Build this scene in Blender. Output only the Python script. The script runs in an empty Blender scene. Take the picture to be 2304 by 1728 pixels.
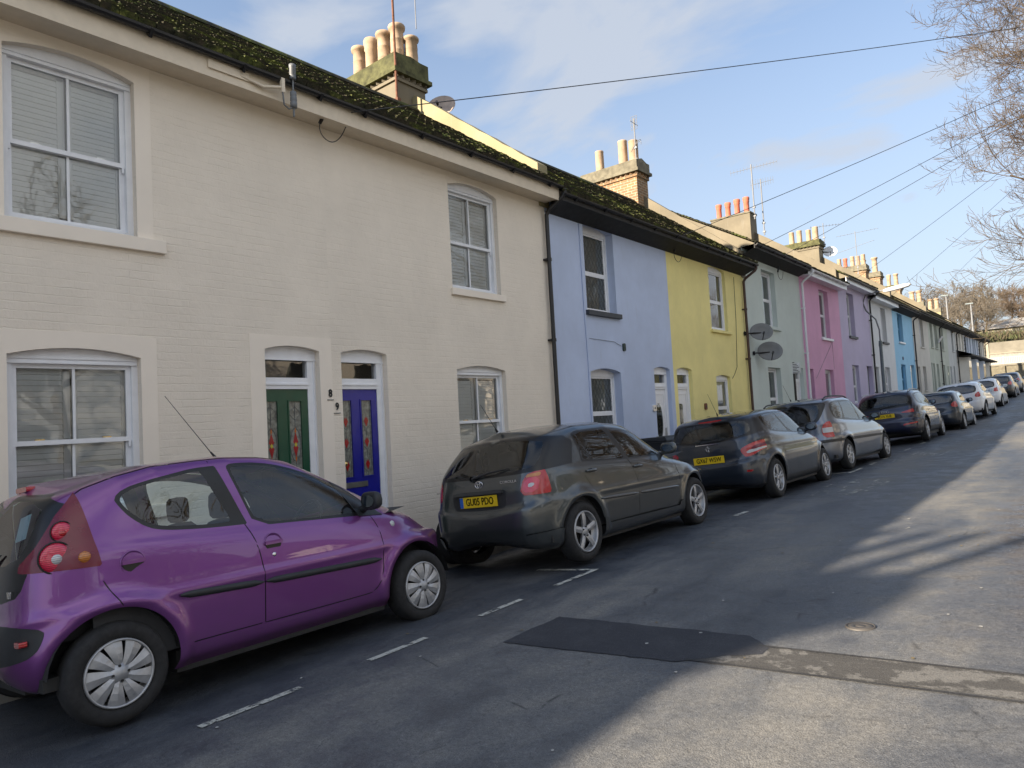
import bpy, math, random
import numpy as np
from mathutils import Vector, Matrix, noise
R=math.radians
scn=bpy.context.scene
COL=scn.collection
rnd=random.Random(7)
ORG={}   # world origin of each parented tree

# ---------------------------------------------------------------- materials
MATS={}
class NB:
    def __init__(s,name):
        s.m=bpy.data.materials.new(name); s.m.use_nodes=True
        s.t=s.m.node_tree; s.t.nodes.clear()
        s.out=s.t.nodes.new('ShaderNodeOutputMaterial')
        MATS[name]=s.m
    def n(s,kind,**kw):
        o=s.t.nodes.new('ShaderNode'+kind)
        for k,v in kw.items():
            if k.startswith('i_'):
                key=k[2:].replace('_',' ')
                o.inputs[key].default_value=v
            else: setattr(o,k,v)
        return o
    def l(s,a,b): s.t.links.new(a,b)
    def coord(s,kind='Object',scale=None):
        c=s.n('TexCoord'); 
        if scale is None: return c.outputs[kind]
        mp=s.n('Mapping'); s.l(c.outputs[kind],mp.inputs['Vector']); mp.inputs['Scale'].default_value=scale
        return mp.outputs['Vector']
    def noise(s,vec,scale,detail=4,rough=.55):
        o=s.n('TexNoise'); o.inputs['Scale'].default_value=scale; o.inputs['Detail'].default_value=detail; o.inputs['Roughness'].default_value=rough
        s.l(vec,o.inputs['Vector']); return o.outputs['Fac']
    def ramp(s,fac,stops):
        o=s.n('ValToRGB'); e=o.color_ramp.elements
        while len(e)<len(stops): e.new(.5)
        for i,(p,c) in enumerate(stops):
            e[i].position=p; e[i].color=(c[0],c[1],c[2],1) if not isinstance(c,float) else (c,c,c,1)
        s.l(fac,o.inputs['Fac']); return o.outputs['Color']
    def mix(s,fac,a,b,mode='MIX'):
        o=s.n('Mix'); o.data_type='RGBA'; o.blend_type=mode
        for v,i in ((fac,0),(a,6),(b,7)):
            if isinstance(v,(int,float)): o.inputs[i].default_value=v
            elif isinstance(v,tuple): o.inputs[i].default_value=(v[0],v[1],v[2],1)
            else: s.l(v,o.inputs[i])
        return o.outputs[2]
    def math(s,op,a,b=None):
        o=s.n('Math'); o.operation=op
        for v,i in ((a,0),(b,1)):
            if v is None: continue
            if isinstance(v,(int,float)): o.inputs[i].default_value=v
            else: s.l(v,o.inputs[i])
        return o.outputs[0]
    def bump(s,h,strength=.3,dist=.01,normal=None):
        o=s.n('Bump'); o.inputs['Strength'].default_value=strength; o.inputs['Distance'].default_value=dist
        s.l(h,o.inputs['Height'])
        if normal is not None: s.l(normal,o.inputs['Normal'])
        return o.outputs['Normal']
    def pr(s,color,rough=.6,metal=0,spec=.5,normal=None,coat=0,coatr=.03,trans=0):
        o=s.n('BsdfPrincipled')
        for v,k in ((color,'Base Color'),(rough,'Roughness'),(metal,'Metallic')):
            if isinstance(v,(int,float)): o.inputs[k].default_value=v
            elif isinstance(v,tuple): o.inputs[k].default_value=(v[0],v[1],v[2],1)
            else: s.l(v,o.inputs[k])
        o.inputs['Specular IOR Level'].default_value=spec
        o.inputs['Coat Weight'].default_value=coat; o.inputs['Coat Roughness'].default_value=coatr
        o.inputs['Transmission Weight'].default_value=trans
        if normal is not None: s.l(normal,o.inputs['Normal'])
        s.l(o.outputs[0],s.out.inputs['Surface']); return o
def simple(name,c,rough=.6,metal=0,spec=.5,var=.12,vs=9,bs=0,bd=.002,coat=0,bscale=60):
    if name in MATS: return MATS[name]
    b=NB(name); v=b.coord()
    f=b.noise(v,vs)
    d=tuple(x*(1-var) for x in c); e=tuple(min(1,x*(1+var)) for x in c)
    col=b.ramp(f,[(.3,d),(.7,e)])
    nrm=b.bump(b.noise(v,bscale,3),bs,bd) if bs else None
    r=b.math('ADD',b.math('MULTIPLY',b.noise(v,vs*1.7),.15),rough-.07)
    b.pr(col,r,metal,spec,nrm,coat)
    return b.m
def wallmat(name,c,brick=0.0,rough=.75,dirt=.1,stain=(.28,.27,.24)):
    b=NB(name); v=b.coord()
    big=b.noise(v,.9,5,.6); med=b.noise(v,5,5,.6); fine=b.noise(v,55,4,.6)
    col=b.mix(b.ramp(big,[(.35,0.),(.7,1.)]),tuple(x*(1-dirt*1.1) for x in c),c)
    col=b.mix(b.ramp(med,[(.42,0.),(.8,dirt*1.6)]),col,tuple(x*.78 for x in c))
    vv=b.n('Mapping'); b.l(v,vv.inputs['Vector']); vv.inputs['Scale'].default_value=(5,5,.55)
    streak=b.noise(vv.outputs['Vector'],2.2,5,.65)
    col=b.mix(b.ramp(streak,[(.60,0.),(.80,dirt*1.9)]),col,stain)
    lowd=b.n('SeparateXYZ'); b.l(v,lowd.inputs[0]); sp=b.ramp(b.math('ADD',lowd.outputs['Z'],b.math('MULTIPLY',b.math('SUBTRACT',med,.5),.9)),[(.05,dirt*4),(.55,0.)])
    col=b.mix(sp,col,stain)
    h=b.math('MULTIPLY',fine,.25)
    h=b.math('ADD',h,b.math('MULTIPLY',med,.5))
    if brick:
        sx=b.n('SeparateXYZ'); b.l(v,sx.inputs[0]); 
        nz=b.noise(v,2.2,3); n2=b.noise(v,14,3)
        yy=b.math('ADD',sx.outputs['Y'],b.math('MULTIPLY',nz,.12))
        zz=b.math('ADD',sx.outputs['Z'],b.math('MULTIPLY',n2,.026))
        cb=b.n('CombineXYZ'); b.l(yy,cb.inputs['X']); b.l(zz,cb.inputs['Y'])
        br=b.n('TexBrick'); b.l(cb.outputs[0],br.inputs['Vector'])
        br.inputs['Scale'].default_value=1; br.inputs['Brick Width'].default_value=.235; br.inputs['Row Height'].default_value=.078
        br.inputs['Mortar Size'].default_value=.006; br.inputs['Mortar Smooth'].default_value=.6
        br.inputs['Color1'].default_value=(.85,.85,.85,1);br.inputs['Color2'].default_value=(1,1,1,1);br.inputs['Mortar'].default_value=(0,0,0,1)
        br2=b.n('TexBrick'); b.l(cb.outputs[0],br2.inputs['Vector'])
        br2.inputs['Scale'].default_value=1; br2.inputs['Brick Width'].default_value=6.; br2.inputs['Row Height'].default_value=.078
        br2.inputs['Mortar Size'].default_value=.007; br2.inputs['Mortar Smooth'].default_value=.5
        br2.inputs['Color1'].default_value=(.8,.8,.8,1);br2.inputs['Color2'].default_value=(1,1,1,1);br2.inputs['Mortar'].default_value=(0,0,0,1)
        bw2=b.n('RGBToBW'); b.l(br2.outputs['Color'],bw2.inputs[0])
        patch=b.ramp(b.noise(v,2.6,5,.65),[(.40,.05),(.64,1.)])
        bw=b.n('RGBToBW'); b.l(br.outputs['Color'],bw.inputs[0]); bp=b.n('RGBToBW'); b.l(patch,bp.inputs[0])
        both=b.math('ADD',b.math('MULTIPLY',bw.outputs[0],.38),b.math('MULTIPLY',bw2.outputs[0],.62)); h=b.math('ADD',h,b.math('MULTIPLY',b.math('MULTIPLY',both,bp.outputs[0]),brick))
    nrm=b.bump(h,.55,.012 if brick else .006)
    b.pr(col,rough,0,.3,nrm); return b.m

# car paint: flake base under clear coat
def carpaint(name,c,c2=None,metal=.55,rough=.38):
    b=NB(name); v=b.coord()
    fl=b.noise(v,900,2)
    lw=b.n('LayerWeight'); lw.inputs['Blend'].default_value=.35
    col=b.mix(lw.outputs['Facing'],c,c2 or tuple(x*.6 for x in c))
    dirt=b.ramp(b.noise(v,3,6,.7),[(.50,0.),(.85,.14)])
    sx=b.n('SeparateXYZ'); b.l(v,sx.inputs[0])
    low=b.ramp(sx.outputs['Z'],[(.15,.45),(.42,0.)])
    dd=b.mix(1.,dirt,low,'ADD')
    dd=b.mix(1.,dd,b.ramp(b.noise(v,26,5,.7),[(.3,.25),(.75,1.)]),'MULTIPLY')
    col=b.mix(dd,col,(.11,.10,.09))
    nrm=b.bump(fl,.035,.001)
    o=b.pr(col,rough,metal,.5,nrm,1.0,.035)
    b.l(b.ramp(dd,[(0.,.02),(.7,.14)]),o.inputs['Coat Roughness'])
    return b.m
def glassmat(name,tint=(.35,.42,.45),boost=1.5,base=.03,dirt=.05,ripple=0.0):
    b=NB(name); v=b.coord()
    tr=b.n('BsdfTransparent'); tr.inputs['Color'].default_value=(*tint,1)
    gl=b.n('BsdfGlossy'); gl.inputs['Roughness'].default_value=.015
    if ripple:
        b.l(b.bump(b.noise(v,3.5,2),ripple,.02),gl.inputs['Normal'])
    fr=b.n('Fresnel'); fr.inputs['IOR'].default_value=1.5
    f=b.math('MINIMUM',b.math('ADD',b.math('MULTIPLY',fr.outputs[0],boost),base),1.0)
    mx=b.n('MixShader'); b.l(f,mx.inputs[0]); b.l(tr.outputs[0],mx.inputs[1]); b.l(gl.outputs[0],mx.inputs[2])
    df=b.n('BsdfDiffuse'); df.inputs['Color'].default_value=(.45,.44,.40,1)
    m2=b.n('MixShader'); b.l(b.math('MULTIPLY',b.noise(v,7,5,.7),dirt),m2.inputs[0]); b.l(mx.outputs[0],m2.inputs[1]); b.l(df.outputs[0],m2.inputs[2])
    b.l(m2.outputs[0],b.out.inputs['Surface']); return b.m

# ---------------------------------------------------------------- mesh builder
class MB:
    def __init__(s): s.v=[];s.f=[];s.mi=[];s.sm=[]
    def add(s,vs,fs,m=0,smooth=False):
        o=len(s.v); s.v+= [tuple(map(float,p)) for p in vs]
        for f in fs: s.f.append([o+i for i in f]); s.mi.append(m); s.sm.append(smooth)
        return s
    def box(s,a,b,m=0):
        x0,y0,z0=a;x1,y1,z1=b
        if x0>x1:x0,x1=x1,x0
        if y0>y1:y0,y1=y1,y0
        if z0>z1:z0,z1=z1,z0
        vs=[(x0,y0,z0),(x1,y0,z0),(x1,y1,z0),(x0,y1,z0),(x0,y0,z1),(x1,y0,z1),(x1,y1,z1),(x0,y1,z1)]
        return s.add(vs,[(0,3,2,1),(4,5,6,7),(0,1,5,4),(1,2,6,5),(2,3,7,6),(3,0,4,7)],m)
    def obox(s,M,size,m=0):
        hx,hy,hz=[q/2 for q in size]
        vs=[M@Vector((a*hx,b*hy,c*hz)) for c in(-1,1) for a,b in((-1,-1),(1,-1),(1,1),(-1,1))]
        return s.add(vs,[(0,3,2,1),(4,5,6,7),(0,1,5,4),(1,2,6,5),(2,3,7,6),(3,0,4,7)],m)
    def rbox(s,a,b,r,m=0,axis=0):
        # box with rounded outline in the plane perpendicular to axis
        lo=[min(p,q) for p,q in zip(a,b)];hi=[max(p,q) for p,q in zip(a,b)]
        o=[i for i in range(3) if i!=axis]; pts=[]
        for cx_,cy_,st in ((hi[o[0]]-r,hi[o[1]]-r,0),(lo[o[0]]+r,hi[o[1]]-r,90),(lo[o[0]]+r,lo[o[1]]+r,180),(hi[o[0]]-r,lo[o[1]]+r,270)):
            for k in range(4):
                an=R(st+30*k); pts.append((cx_+r*math.cos(an),cy_+r*math.sin(an)))
        return s.prism(pts,axis,lo[axis],hi[axis],m)
    def prism(s,pts,axis,a,b,m=0,smooth=False):
        o=[i for i in range(3) if i!=axis]; n=len(pts); vs=[]
        for c in(a,b):
            for p in pts:
                q=[0,0,0]; q[axis]=c; q[o[0]]=p[0]; q[o[1]]=p[1]; vs.append(q)
        fs=[tuple(range(n))[::-1],tuple(range(n,2*n))]+[(i,(i+1)%n,n+(i+1)%n,n+i) for i in range(n)]
        return s.add(vs,fs,m,smooth)
    def tube(s,path,r,n=8,m=0,cap=True,smooth=True):
        P=[Vector(p) for p in path]; rs=r if isinstance(r,(list,tuple)) else [r]*len(P)
        vs=[];up=None
        for i,p in enumerate(P):
            d=(P[min(i+1,len(P)-1)]-P[max(i-1,0)])
            if d.length<1e-9: d=Vector((0,0,1))
            d.normalize()
            if up is None: up=Vector((0,0,1)) if abs(d.z)<.9 else Vector((1,0,0))
            a=d.cross(up); 
            if a.length<1e-4: a=d.cross(Vector((1,.3,0)))
            a.normalize(); b=a.cross(d); up=b
            for k in range(n):
                t=2*math.pi*k/n; vs.append(p+(a*math.cos(t)+b*math.sin(t))*rs[i])
        fs=[]
        for i in range(len(P)-1):
            for k in range(n):
                k2=(k+1)%n; fs.append((i*n+k,i*n+k2,(i+1)*n+k2,(i+1)*n+k))
        s.add(vs,fs,m,smooth)
        if cap:
            s.add([vs[i] for i in range(n)],[tuple(range(n))],m); s.add(vs[-n:],[tuple(range(n))[::-1]],m)
        return s
    def lathe(s,prof,center,axis=2,n=24,m=0,smooth=True,M=None):
        # prof: list of (r,h) along axis
        c=Vector(center); vs=[]; o=[i for i in range(3) if i!=axis]
        for r,h in prof:
            for k in range(n):
                t=2*math.pi*k/n; q=[0,0,0]; q[axis]=h; q[o[0]]=r*math.cos(t); q[o[1]]=r*math.sin(t); q=Vector(q)
                if M is not None: q=M@q
                vs.append(c+q)
        fs=[]
        for i in range(len(prof)-1):
            for k in range(n):
                k2=(k+1)%n; fs.append((i*n+k,i*n+k2,(i+1)*n+k2,(i+1)*n+k))
        return s.add(vs,fs,m,smooth)
    def build(s,name,mats,parent=None,local=False,bevel=0):
        me=bpy.data.meshes.new(name)
        off=Vector((0,0,0)) if (local or parent is None) else ORG.get(parent.name,Vector((0,0,0)))
        me.from_pydata([(p[0]-off[0],p[1]-off[1],p[2]-off[2]) for p in s.v],[],s.f)
        if not isinstance(mats,(list,tuple)): mats=[mats]
        for m in mats: me.materials.append(m)
        me.polygons.foreach_set('material_index',s.mi); me.polygons.foreach_set('use_smooth',s.sm)
        me.update()
        o=bpy.data.objects.new(name,me); COL.objects.link(o)
        if parent is not None:
            o.parent=parent; ORG[o.name]=off
        if bevel:
            md=o.modifiers.new('bevel','BEVEL'); md.width=bevel; md.segments=2; md.limit_method='ANGLE'; md.angle_limit=R(40)
        return o
def tag(o,label=None,cat=None,group=None,kind=None):
    if label:o['label']=label
    if cat:o['category']=cat
    if group:o['group']=group
    if kind:o['kind']=kind
    return o
def empty(name,loc,label,cat,group=None,rot=None):
    o=bpy.data.objects.new(name,None); o.empty_display_size=.3; COL.objects.link(o); o.location=loc
    if rot is not None: o.rotation_euler=rot
    ORG[o.name]=Vector(loc); return tag(o,label,cat,group)
def copy_tree(o,parent=None):
    c=o.copy(); COL.objects.link(c)
    if parent is not None: c.parent=parent
    for ch in list(o.children): copy_tree(ch,c)
    return c
def textmesh(txt,size,ext=.001,font_scale_x=1.0,align='CENTER'):
    cu=bpy.data.curves.new('lettering','FONT'); cu.body=txt; cu.size=size; cu.extrude=ext; cu.align_x=align; cu.align_y='CENTER'; cu.resolution_u=3
    o=bpy.data.objects.new('lettering',cu); COL.objects.link(o)
    dg=bpy.context.evaluated_depsgraph_get(); dg.update()
    me=bpy.data.meshes.new_from_object(o.evaluated_get(dg)); 
    bpy.data.objects.remove(o)
    vs=[(v.co.x*font_scale_x,v.co.y,v.co.z) for v in me.vertices]; fs=[tuple(p.vertices) for p in me.polygons]
    bpy.data.meshes.remove(me)
    return vs,fs
def text_on(mb,txt,size,origin,ux,uy,m=0,sx=1.0,bold=0.0):
    # lettering laid in the plane (ux,uy), facing ux x uy
    vs,fs=textmesh(txt,size,.0006,sx)
    ux=Vector(ux).normalized();uy=Vector(uy).normalized();un=ux.cross(uy); o=Vector(origin)
    for dx,dy in ([(0,0)] if not bold else [(-bold,0),(bold,0),(0,bold),(0,-bold)]):
        mb.add([o+ux*(v[0]+dx)+uy*(v[1]+dy)+un*v[2] for v in vs],fs,m)

# terrain height along the street (street runs along +Y, house fronts lie at X=0)
ZP=[(-60,-.6),(-30,-.3),(0,-.09),(3,-.046),(7.5,.054),(12.5,.085),(17,.15),(24.5,.29),(30,.43),(35,.64),(44,.95),(53,1.38),(58,1.62),(75,2.2),(100,2.6),(130,2.8)]
ZX=[p[0] for p in ZP]; ZZ=[p[1] for p in ZP]
def z3(y): return float(np.interp(y,ZX,ZZ))
def road_z(x,y):
    b=z3(y)
    if x<3.13: return b+.095*(x-3.0)
    r=b+.095*.13
    if x<6.8: return r+.045*(x-3.13)
    return r+.045*3.67-.04*(x-6.8)
def pave_z(x,y): return road_z(1.0,y)+.115+.012*(1.0-x)
# ---------------------------------------------------------------- materials used on the houses
MW=simple('white_gloss',(.80,.82,.86),.35,var=.04)
MWC=simple('cream_joinery',(.74,.66,.54),.55,var=.05)
MBLK=simple('black_plastic',(.012,.012,.014),.38,var=.2)
MDARK=simple('dark_eaves',(.018,.017,.016),.7,var=.4,bs=.4)
MDGREY=simple('dark_grey_sill',(.045,.05,.06),.55)
MBROWN=simple('brown_pipe',(.06,.03,.022),.5,var=.35)
MLEAD=simple('lead_line',(.10,.11,.12),.5)
MBLIND=simple('white_blind',(.88,.88,.86),.5,var=.03)
MNET=simple('net_curtain',(.50,.51,.49),.9,var=.12,vs=14)
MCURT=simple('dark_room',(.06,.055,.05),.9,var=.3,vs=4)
MBRASS=simple('brass',(.75,.55,.22),.25,1.0)
MSTEEL=simple('satin_steel',(.6,.6,.58),.3,1.0)
MRUST=simple('rusty_steel',(.16,.065,.035),.8,var=.35,vs=20)
MGALV=simple('galvanised',(.50,.52,.54),.45,.6,var=.15)
MGREYP=simple('grey_plastic',(.16,.17,.18),.5)
MGLASS=glassmat('window_glass',(.90,.93,.94),1.7,.05,.04,.04)
MGLASSD=glassmat('far_window_glass',(.55,.6,.62),1.5,.05,.05,.08)
MSOFFIT=simple('soffit_cream',(.72,.63,.50),.6,var=.05)
def roofmat():
    b=NB('mossy_tiles'); v=b.coord()
    n1=b.noise(v,3.2,6,.65); n2=b.noise(v,22,5,.6); n3=b.noise(v,.7,4,.6)
    tile=b.ramp(b.noise(v,9,3),[(.3,(.016,.018,.012)),(.5,(.036,.034,.022)),(.75,(.07,.055,.036))])
    moss=b.ramp(n2,[(.3,(.028,.036,.012)),(.55,(.085,.10,.025)),(.75,(.26,.26,.07))])
    f=b.math('ADD',b.math('MULTIPLY',n1,.6),b.math('MULTIPLY',n3,.55))
    fac=b.ramp(f,[(.56,0.),(.66,1.)])
    geo=b.n('NewGeometry')
    col=b.mix(fac,tile,moss)
    h=b.math('ADD',n2,b.math('MULTIPLY',n1,.5))
    b.pr(col,.9,0,.2,b.bump(h,.7,.03)); return b.m
MROOF=roofmat()
def mossmat():
    b=NB('moss_clump'); v=b.coord()
    col=b.ramp(b.noise(v,6,5,.7),[(.32,(.025,.035,.012)),(.5,(.055,.068,.020)),(.68,(.22,.235,.085))])
    b.pr(col,.95,0,.1,b.bump(b.noise(v,60,4),.8,.02)); return b.m
MMOSS=mossmat()
MRENDER=wallmat('weathered_render',(.215,.185,.13),dirt=.3)
MRENDERY=wallmat('pale_parapet_render',(.37,.32,.185),dirt=.3)
def brickmat(name,c1,c2,mortar):
    b=NB(name); v=b.coord(); sx=b.n('SeparateXYZ'); b.l(v,sx.inputs[0])
    u=b.math('ADD',sx.outputs['X'],sx.outputs['Y']); cb=b.n('CombineXYZ'); b.l(u,cb.inputs['X']); b.l(sx.outputs['Z'],cb.inputs['Y'])
    br=b.n('TexBrick'); b.l(cb.outputs[0],br.inputs['Vector']); br.inputs['Scale'].default_value=1
    br.inputs['Brick Width'].default_value=.235; br.inputs['Row Height'].default_value=.078; br.inputs['Mortar Size'].default_value=.009
    br.inputs['Color1'].default_value=(*c1,1);br.inputs['Color2'].default_value=(*c2,1);br.inputs['Mortar'].default_value=(*mortar,1)
    col=b.mix(b.ramp(b.noise(v,5,5,.7),[(.4,0.),(.75,.6)]),br.outputs['Color'],(.09,.075,.05))
    b.pr(col,.9,0,.2,b.bump(b.math('SUBTRACT',b.noise(v,40,3),b.math('MULTIPLY',br.outputs['Fac'],1.5)),.6,.01)); return b.m
MBRICK=brickmat('stock_brick',(.36,.20,.10),(.24,.15,.09),(.45,.40,.30))
MPOT=simple('buff_clay_pot',(.40,.29,.195),.8,var=.25,vs=5,bs=.2)
MPOTR=simple('red_clay_pot',(.50,.15,.09),.8,var=.2,vs=6)
MCAP=simple('mossy_coping',(.085,.085,.035),.95,var=.5,vs=7,bs=.6,bd=.01)
MCAPG=simple('grey_coping',(.16,.145,.105),.95,var=.35,vs=7,bs=.5,bd=.01)

def arc_h(o,y):
    """top height of an opening at y (segmental arch)"""
    ya,yb,za,zb,rise=o[:5]
    if rise<=0: return zb
    t=(y-ya)/(yb-ya); return zb+rise*4*t*(1-t)
def wall_mesh(y0,y1,zb,zt,ops,th=.16):
    mb=MB(); ys={y0,y1}
    for o in ops:
        n=10 if o[4]>0 else 1
        for k in range(n+1): ys.add(o[0]+(o[1]-o[0])*k/n)
    ys=sorted(y for y in ys if y0<=y<=y1)
    for a,b in zip(ys,ys[1:]):
        if b-a<1e-6: continue
        m=(a+b)/2; act=sorted([o for o in ops if o[0]<m<o[1]],key=lambda o:o[2])
        la=lb=zb
        for o in act:
            if o[2]>la+1e-4: mb.add([(0,a,la),(0,b,lb),(0,b,o[2]),(0,a,o[2])],[(0,1,2,3)])
            la,lb=arc_h(o,a),arc_h(o,b)
            # arch soffit and sill reveal
            mb.add([(0,a,la),(0,b,lb),(-th,b,lb),(-th,a,la)],[(0,1,2,3)])
            mb.add([(0,a,o[2]),(0,b,o[2]),(-th,b,o[2]),(-th,a,o[2])],[(3,2,1,0)])
        mb.add([(0,a,la),(0,b,lb),(0,b,zt),(0,a,zt)],[(0,1,2,3)])
    for o in ops:
        mb.add([(0,o[0],o[2]),(0,o[0],o[3]),(-th,o[0],o[3]),(-th,o[0],o[2])],[(0,1,2,3)])
        mb.add([(0,o[1],o[2]),(0,o[1],o[3]),(-th,o[1],o[3]),(-th,o[1],o[2])],[(3,2,1,0)])
    return mb
def head_poly(o,z0,x0,x1,mb,m=0):
    """board filling the arch above z0"""
    n=10; ys=[o[0]+(o[1]-o[0])*k/n for k in range(n+1)]
    pts=[(o[0],z0),(o[1],z0)]+[(y,arc_h(o,y)) for y in reversed(ys)]
    mb.prism(pts,0,x0,x1,m)

def window(H,o,style='sash',dep=.10,mat=MW,sill=None,blind='slat',lead=False,surround=None,split=.5,det=True,glass=None):
    ya,yb,za,zt,rise=o[:5]; w=yb-ya
    glass=glass or MGLASS
    fr=MB(); f=.055 if det else .06
    xf,xb=-dep+.02,-dep-.07
    fr.box((xb,ya,za),(xf,ya+f,zt)); fr.box((xb,yb-f,za),(xf,yb,zt))
    fr.box((xb,ya+f,za),(xf+.004,yb-f,za+.05)); 
    if det: head_poly(o,zt-f*1.3,xb,xf+.001,fr)
    else: fr.box((xb,ya+f,zt-f),(xf+.001,yb-f,zt))
    if det and style=='sash':
        fr.box((xf,ya+f*.2,zt-f*1.25),(xf+.018,yb-f*.2,zt-f*1.0)) ; fr.box((xf,ya+f*.2,zt-f*.5),(xf+.014,yb-f*.2,zt-f*.25))
    win=fr.build('window',mat,H)
    y0,y1=ya+f,yb-f; z0,z1=za+.05,zt-f*1.2; zm=z0+(z1-z0)*split
    s=.042
    sashes=[(zm-.02,z1,xf-.03),(z0,zm+.02,xf-.06)] if style=='sash' else ([(zm,z1,xf-.02),(z0,zm,xf-.02)] if style=='upvc' else [(z0,z1,xf-.02)])
    for i,(a,b,x) in enumerate(sashes):
        sm=MB()
        sm.box((x-.035,y0,a),(x,y0+s,b)); sm.box((x-.035,y1-s,a),(x,y1,b))
        sm.box((x-.035,y0+s,a),(x,y1-s,a+s)); sm.box((x-.035,y0+s,b-s),(x,y1-s,b))
        if style=='sash' and det:
            sm.box((x-.03,(y0+y1)/2-.011,a+s),(x-.004,(y0+y1)/2+.011,b-s))
            if i==0:
                for yy in (y0+.006,y1-.026): # sash horns
                    sm.add([(x,yy,a),(x,yy+.02,a),(x,yy+.02,a-.05),(x,yy,a-.05),(x-.03,yy,a),(x-.03,yy+.02,a),(x-.02,yy+.02,a-.05),(x-.02,yy,a-.05)],[(0,1,2,3),(4,7,6,5),(0,3,7,4),(1,5,6,2),(2,6,7,3)])
        so=sm.build('sash',mat,win); 
        g=MB(); g.add([(x-.018,y0+s*.8,a+s*.8),(x-.018,y1-s*.8,a+s*.8),(x-.018,y1-s*.8,b-s*.8),(x-.018,y0+s*.8,b-s*.8)],[(0,1,2,3)])
        g.build('pane',glass,win)
        if lead:
            lm=MB(); aw,bh=y1-y0-2*s,b-a-2*s; xx=x-.012; d=.115; 
            k=-int(bh/d/1.4)-1
            while k*d<aw:
                for sg in(1,-1):
                    # diagonal lines clipped to pane
                    p=[]; 
                    for t in (0,1):
                        pass
                    yA=k*d; yB=yA+bh/1.45
                    za_,zb_=0.,bh; ya_,yb_=yA,yB
                    if yb_<=0 or ya_>=aw: continue
                    if ya_<0: za_=(0-yA)/(yB-yA)*bh; ya_=0
                    if yb_>aw: zb_=(aw-yA)/(yB-yA)*bh; yb_=aw
                    q0=(xx,y0+s+(ya_ if sg>0 else aw-ya_),a+s+za_); q1=(xx,y0+s+(yb_ if sg>0 else aw-yb_),a+s+zb_)
                    lm.tube([q0,q1],.0035,3,cap=False,smooth=False)
                k+=1
            lm.build('leading',MLEAD,win)
    if style=='sash' and det:
        for q in (.22,.78):
            hb=MB(); yy=y0+(y1-y0)*q; x=sashes[1][2]
            hb.box((x-.01,yy-.035,sashes[1][1]),(x+.025,yy+.035,sashes[1][1]+.012))
            hb.build('sash_fastener',MBRASS if za<2 else MSTEEL,win)
    xb2=sashes[-1][2]-.037
    if blind=='slat':
        bm=MB(); st=.06
        for ys_,ye_ in ((y0,y0+.0),):
            pass
        for (p,q) in ((y0,(y0+y1)/2-.012),((y0+y1)/2+.012,y1)):
            bm.box((xb2-.03,p,z0),(xb2,p+st*.6,z1)); bm.box((xb2-.03,q-st,z0),(xb2,q,z1)); bm.box((xb2-.03,p,z0),(xb2,q,z0+.07)); bm.box((xb2-.03,p,z1-.06),(xb2,q,z1)); bm.box((xb2-.03,p,zm-.03),(xb2,q,zm+.03))
            z=z0+.08
            while z<z1-.06:
                M=Matrix.Translation((xb2-.018,(p+q)/2,z))@Matrix.Rotation(R(-14),4,'Y')
                bm.obox(M,(.012,q-p-st,.056)); z+=.050
        bm.build('blind',MBLIND,win)
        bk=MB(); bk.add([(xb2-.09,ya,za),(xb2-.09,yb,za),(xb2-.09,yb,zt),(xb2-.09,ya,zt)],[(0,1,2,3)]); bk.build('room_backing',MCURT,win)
    elif blind=='net':
        bm=MB(); n=28; vs=[]
        for k in range(n+1):
            y=ya+.03+(w-.06)*k/n; xx=xb2+.012*math.sin(k*1.9)+.006*math.sin(k*.7+za)
            vs+= [(xx,y,za+.02),(xx,y,zt-.02)]
        bm.add(vs,[(2*k,2*k+2,2*k+3,2*k+1) for k in range(n)],0,True); bm.build('net_curtain',MNET,win)
    elif blind=='dark':
        bm=MB(); 
        for (p,q) in ((ya+.02,ya+w*.30),(yb-w*.26,yb-.02)):
            n=10; vs=[]
            for k in range(n+1):
                y=p+(q-p)*k/n; xx=xb2-.02+.015*math.sin(k*2.1)
                vs+=[(xx,y,za+.02),(xx,y,zt-.02)]
            bm.add(vs,[(2*k,2*k+2,2*k+3,2*k+1) for k in range(n)],0,True)
        bm.build('curtain',MNET,win)
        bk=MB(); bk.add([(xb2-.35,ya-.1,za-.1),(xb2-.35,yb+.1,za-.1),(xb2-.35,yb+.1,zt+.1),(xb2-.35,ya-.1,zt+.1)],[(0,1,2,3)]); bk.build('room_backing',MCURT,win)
    else:
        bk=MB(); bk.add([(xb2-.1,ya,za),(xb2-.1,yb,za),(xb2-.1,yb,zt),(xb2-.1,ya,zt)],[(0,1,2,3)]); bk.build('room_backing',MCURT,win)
    if sill:
        sm=MB(); sd,sh,sx=sill[1],sill[2],sill[3]
        sm.box((-dep-.02,ya-sx,za-sh),(sd,yb+sx*1.6,za-.0)); so=sm.build('sill',sill[0],win,bevel=.006)
    if surround:
        sw,sm_=surround; q=MB(); t=.004
        q.box((0,ya-sw,za-.11),(t,ya,zt)); q.box((0,yb,za-.11),(t,yb+sw,zt))
        n=10; pts=[]
        for k in range(n+1):
            y=ya+w*k/n; pts.append((y,arc_h(o,y)))
        poly=[(ya-sw,zt)]+pts+[(yb+sw,zt),(yb+sw,zt+rise+.13),(ya+w*.5,zt+rise+.15),(ya-sw,zt+rise+.13)]
        q.prism(poly,0,0,t); q.build('surround',sm_,win)
    return win

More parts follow.
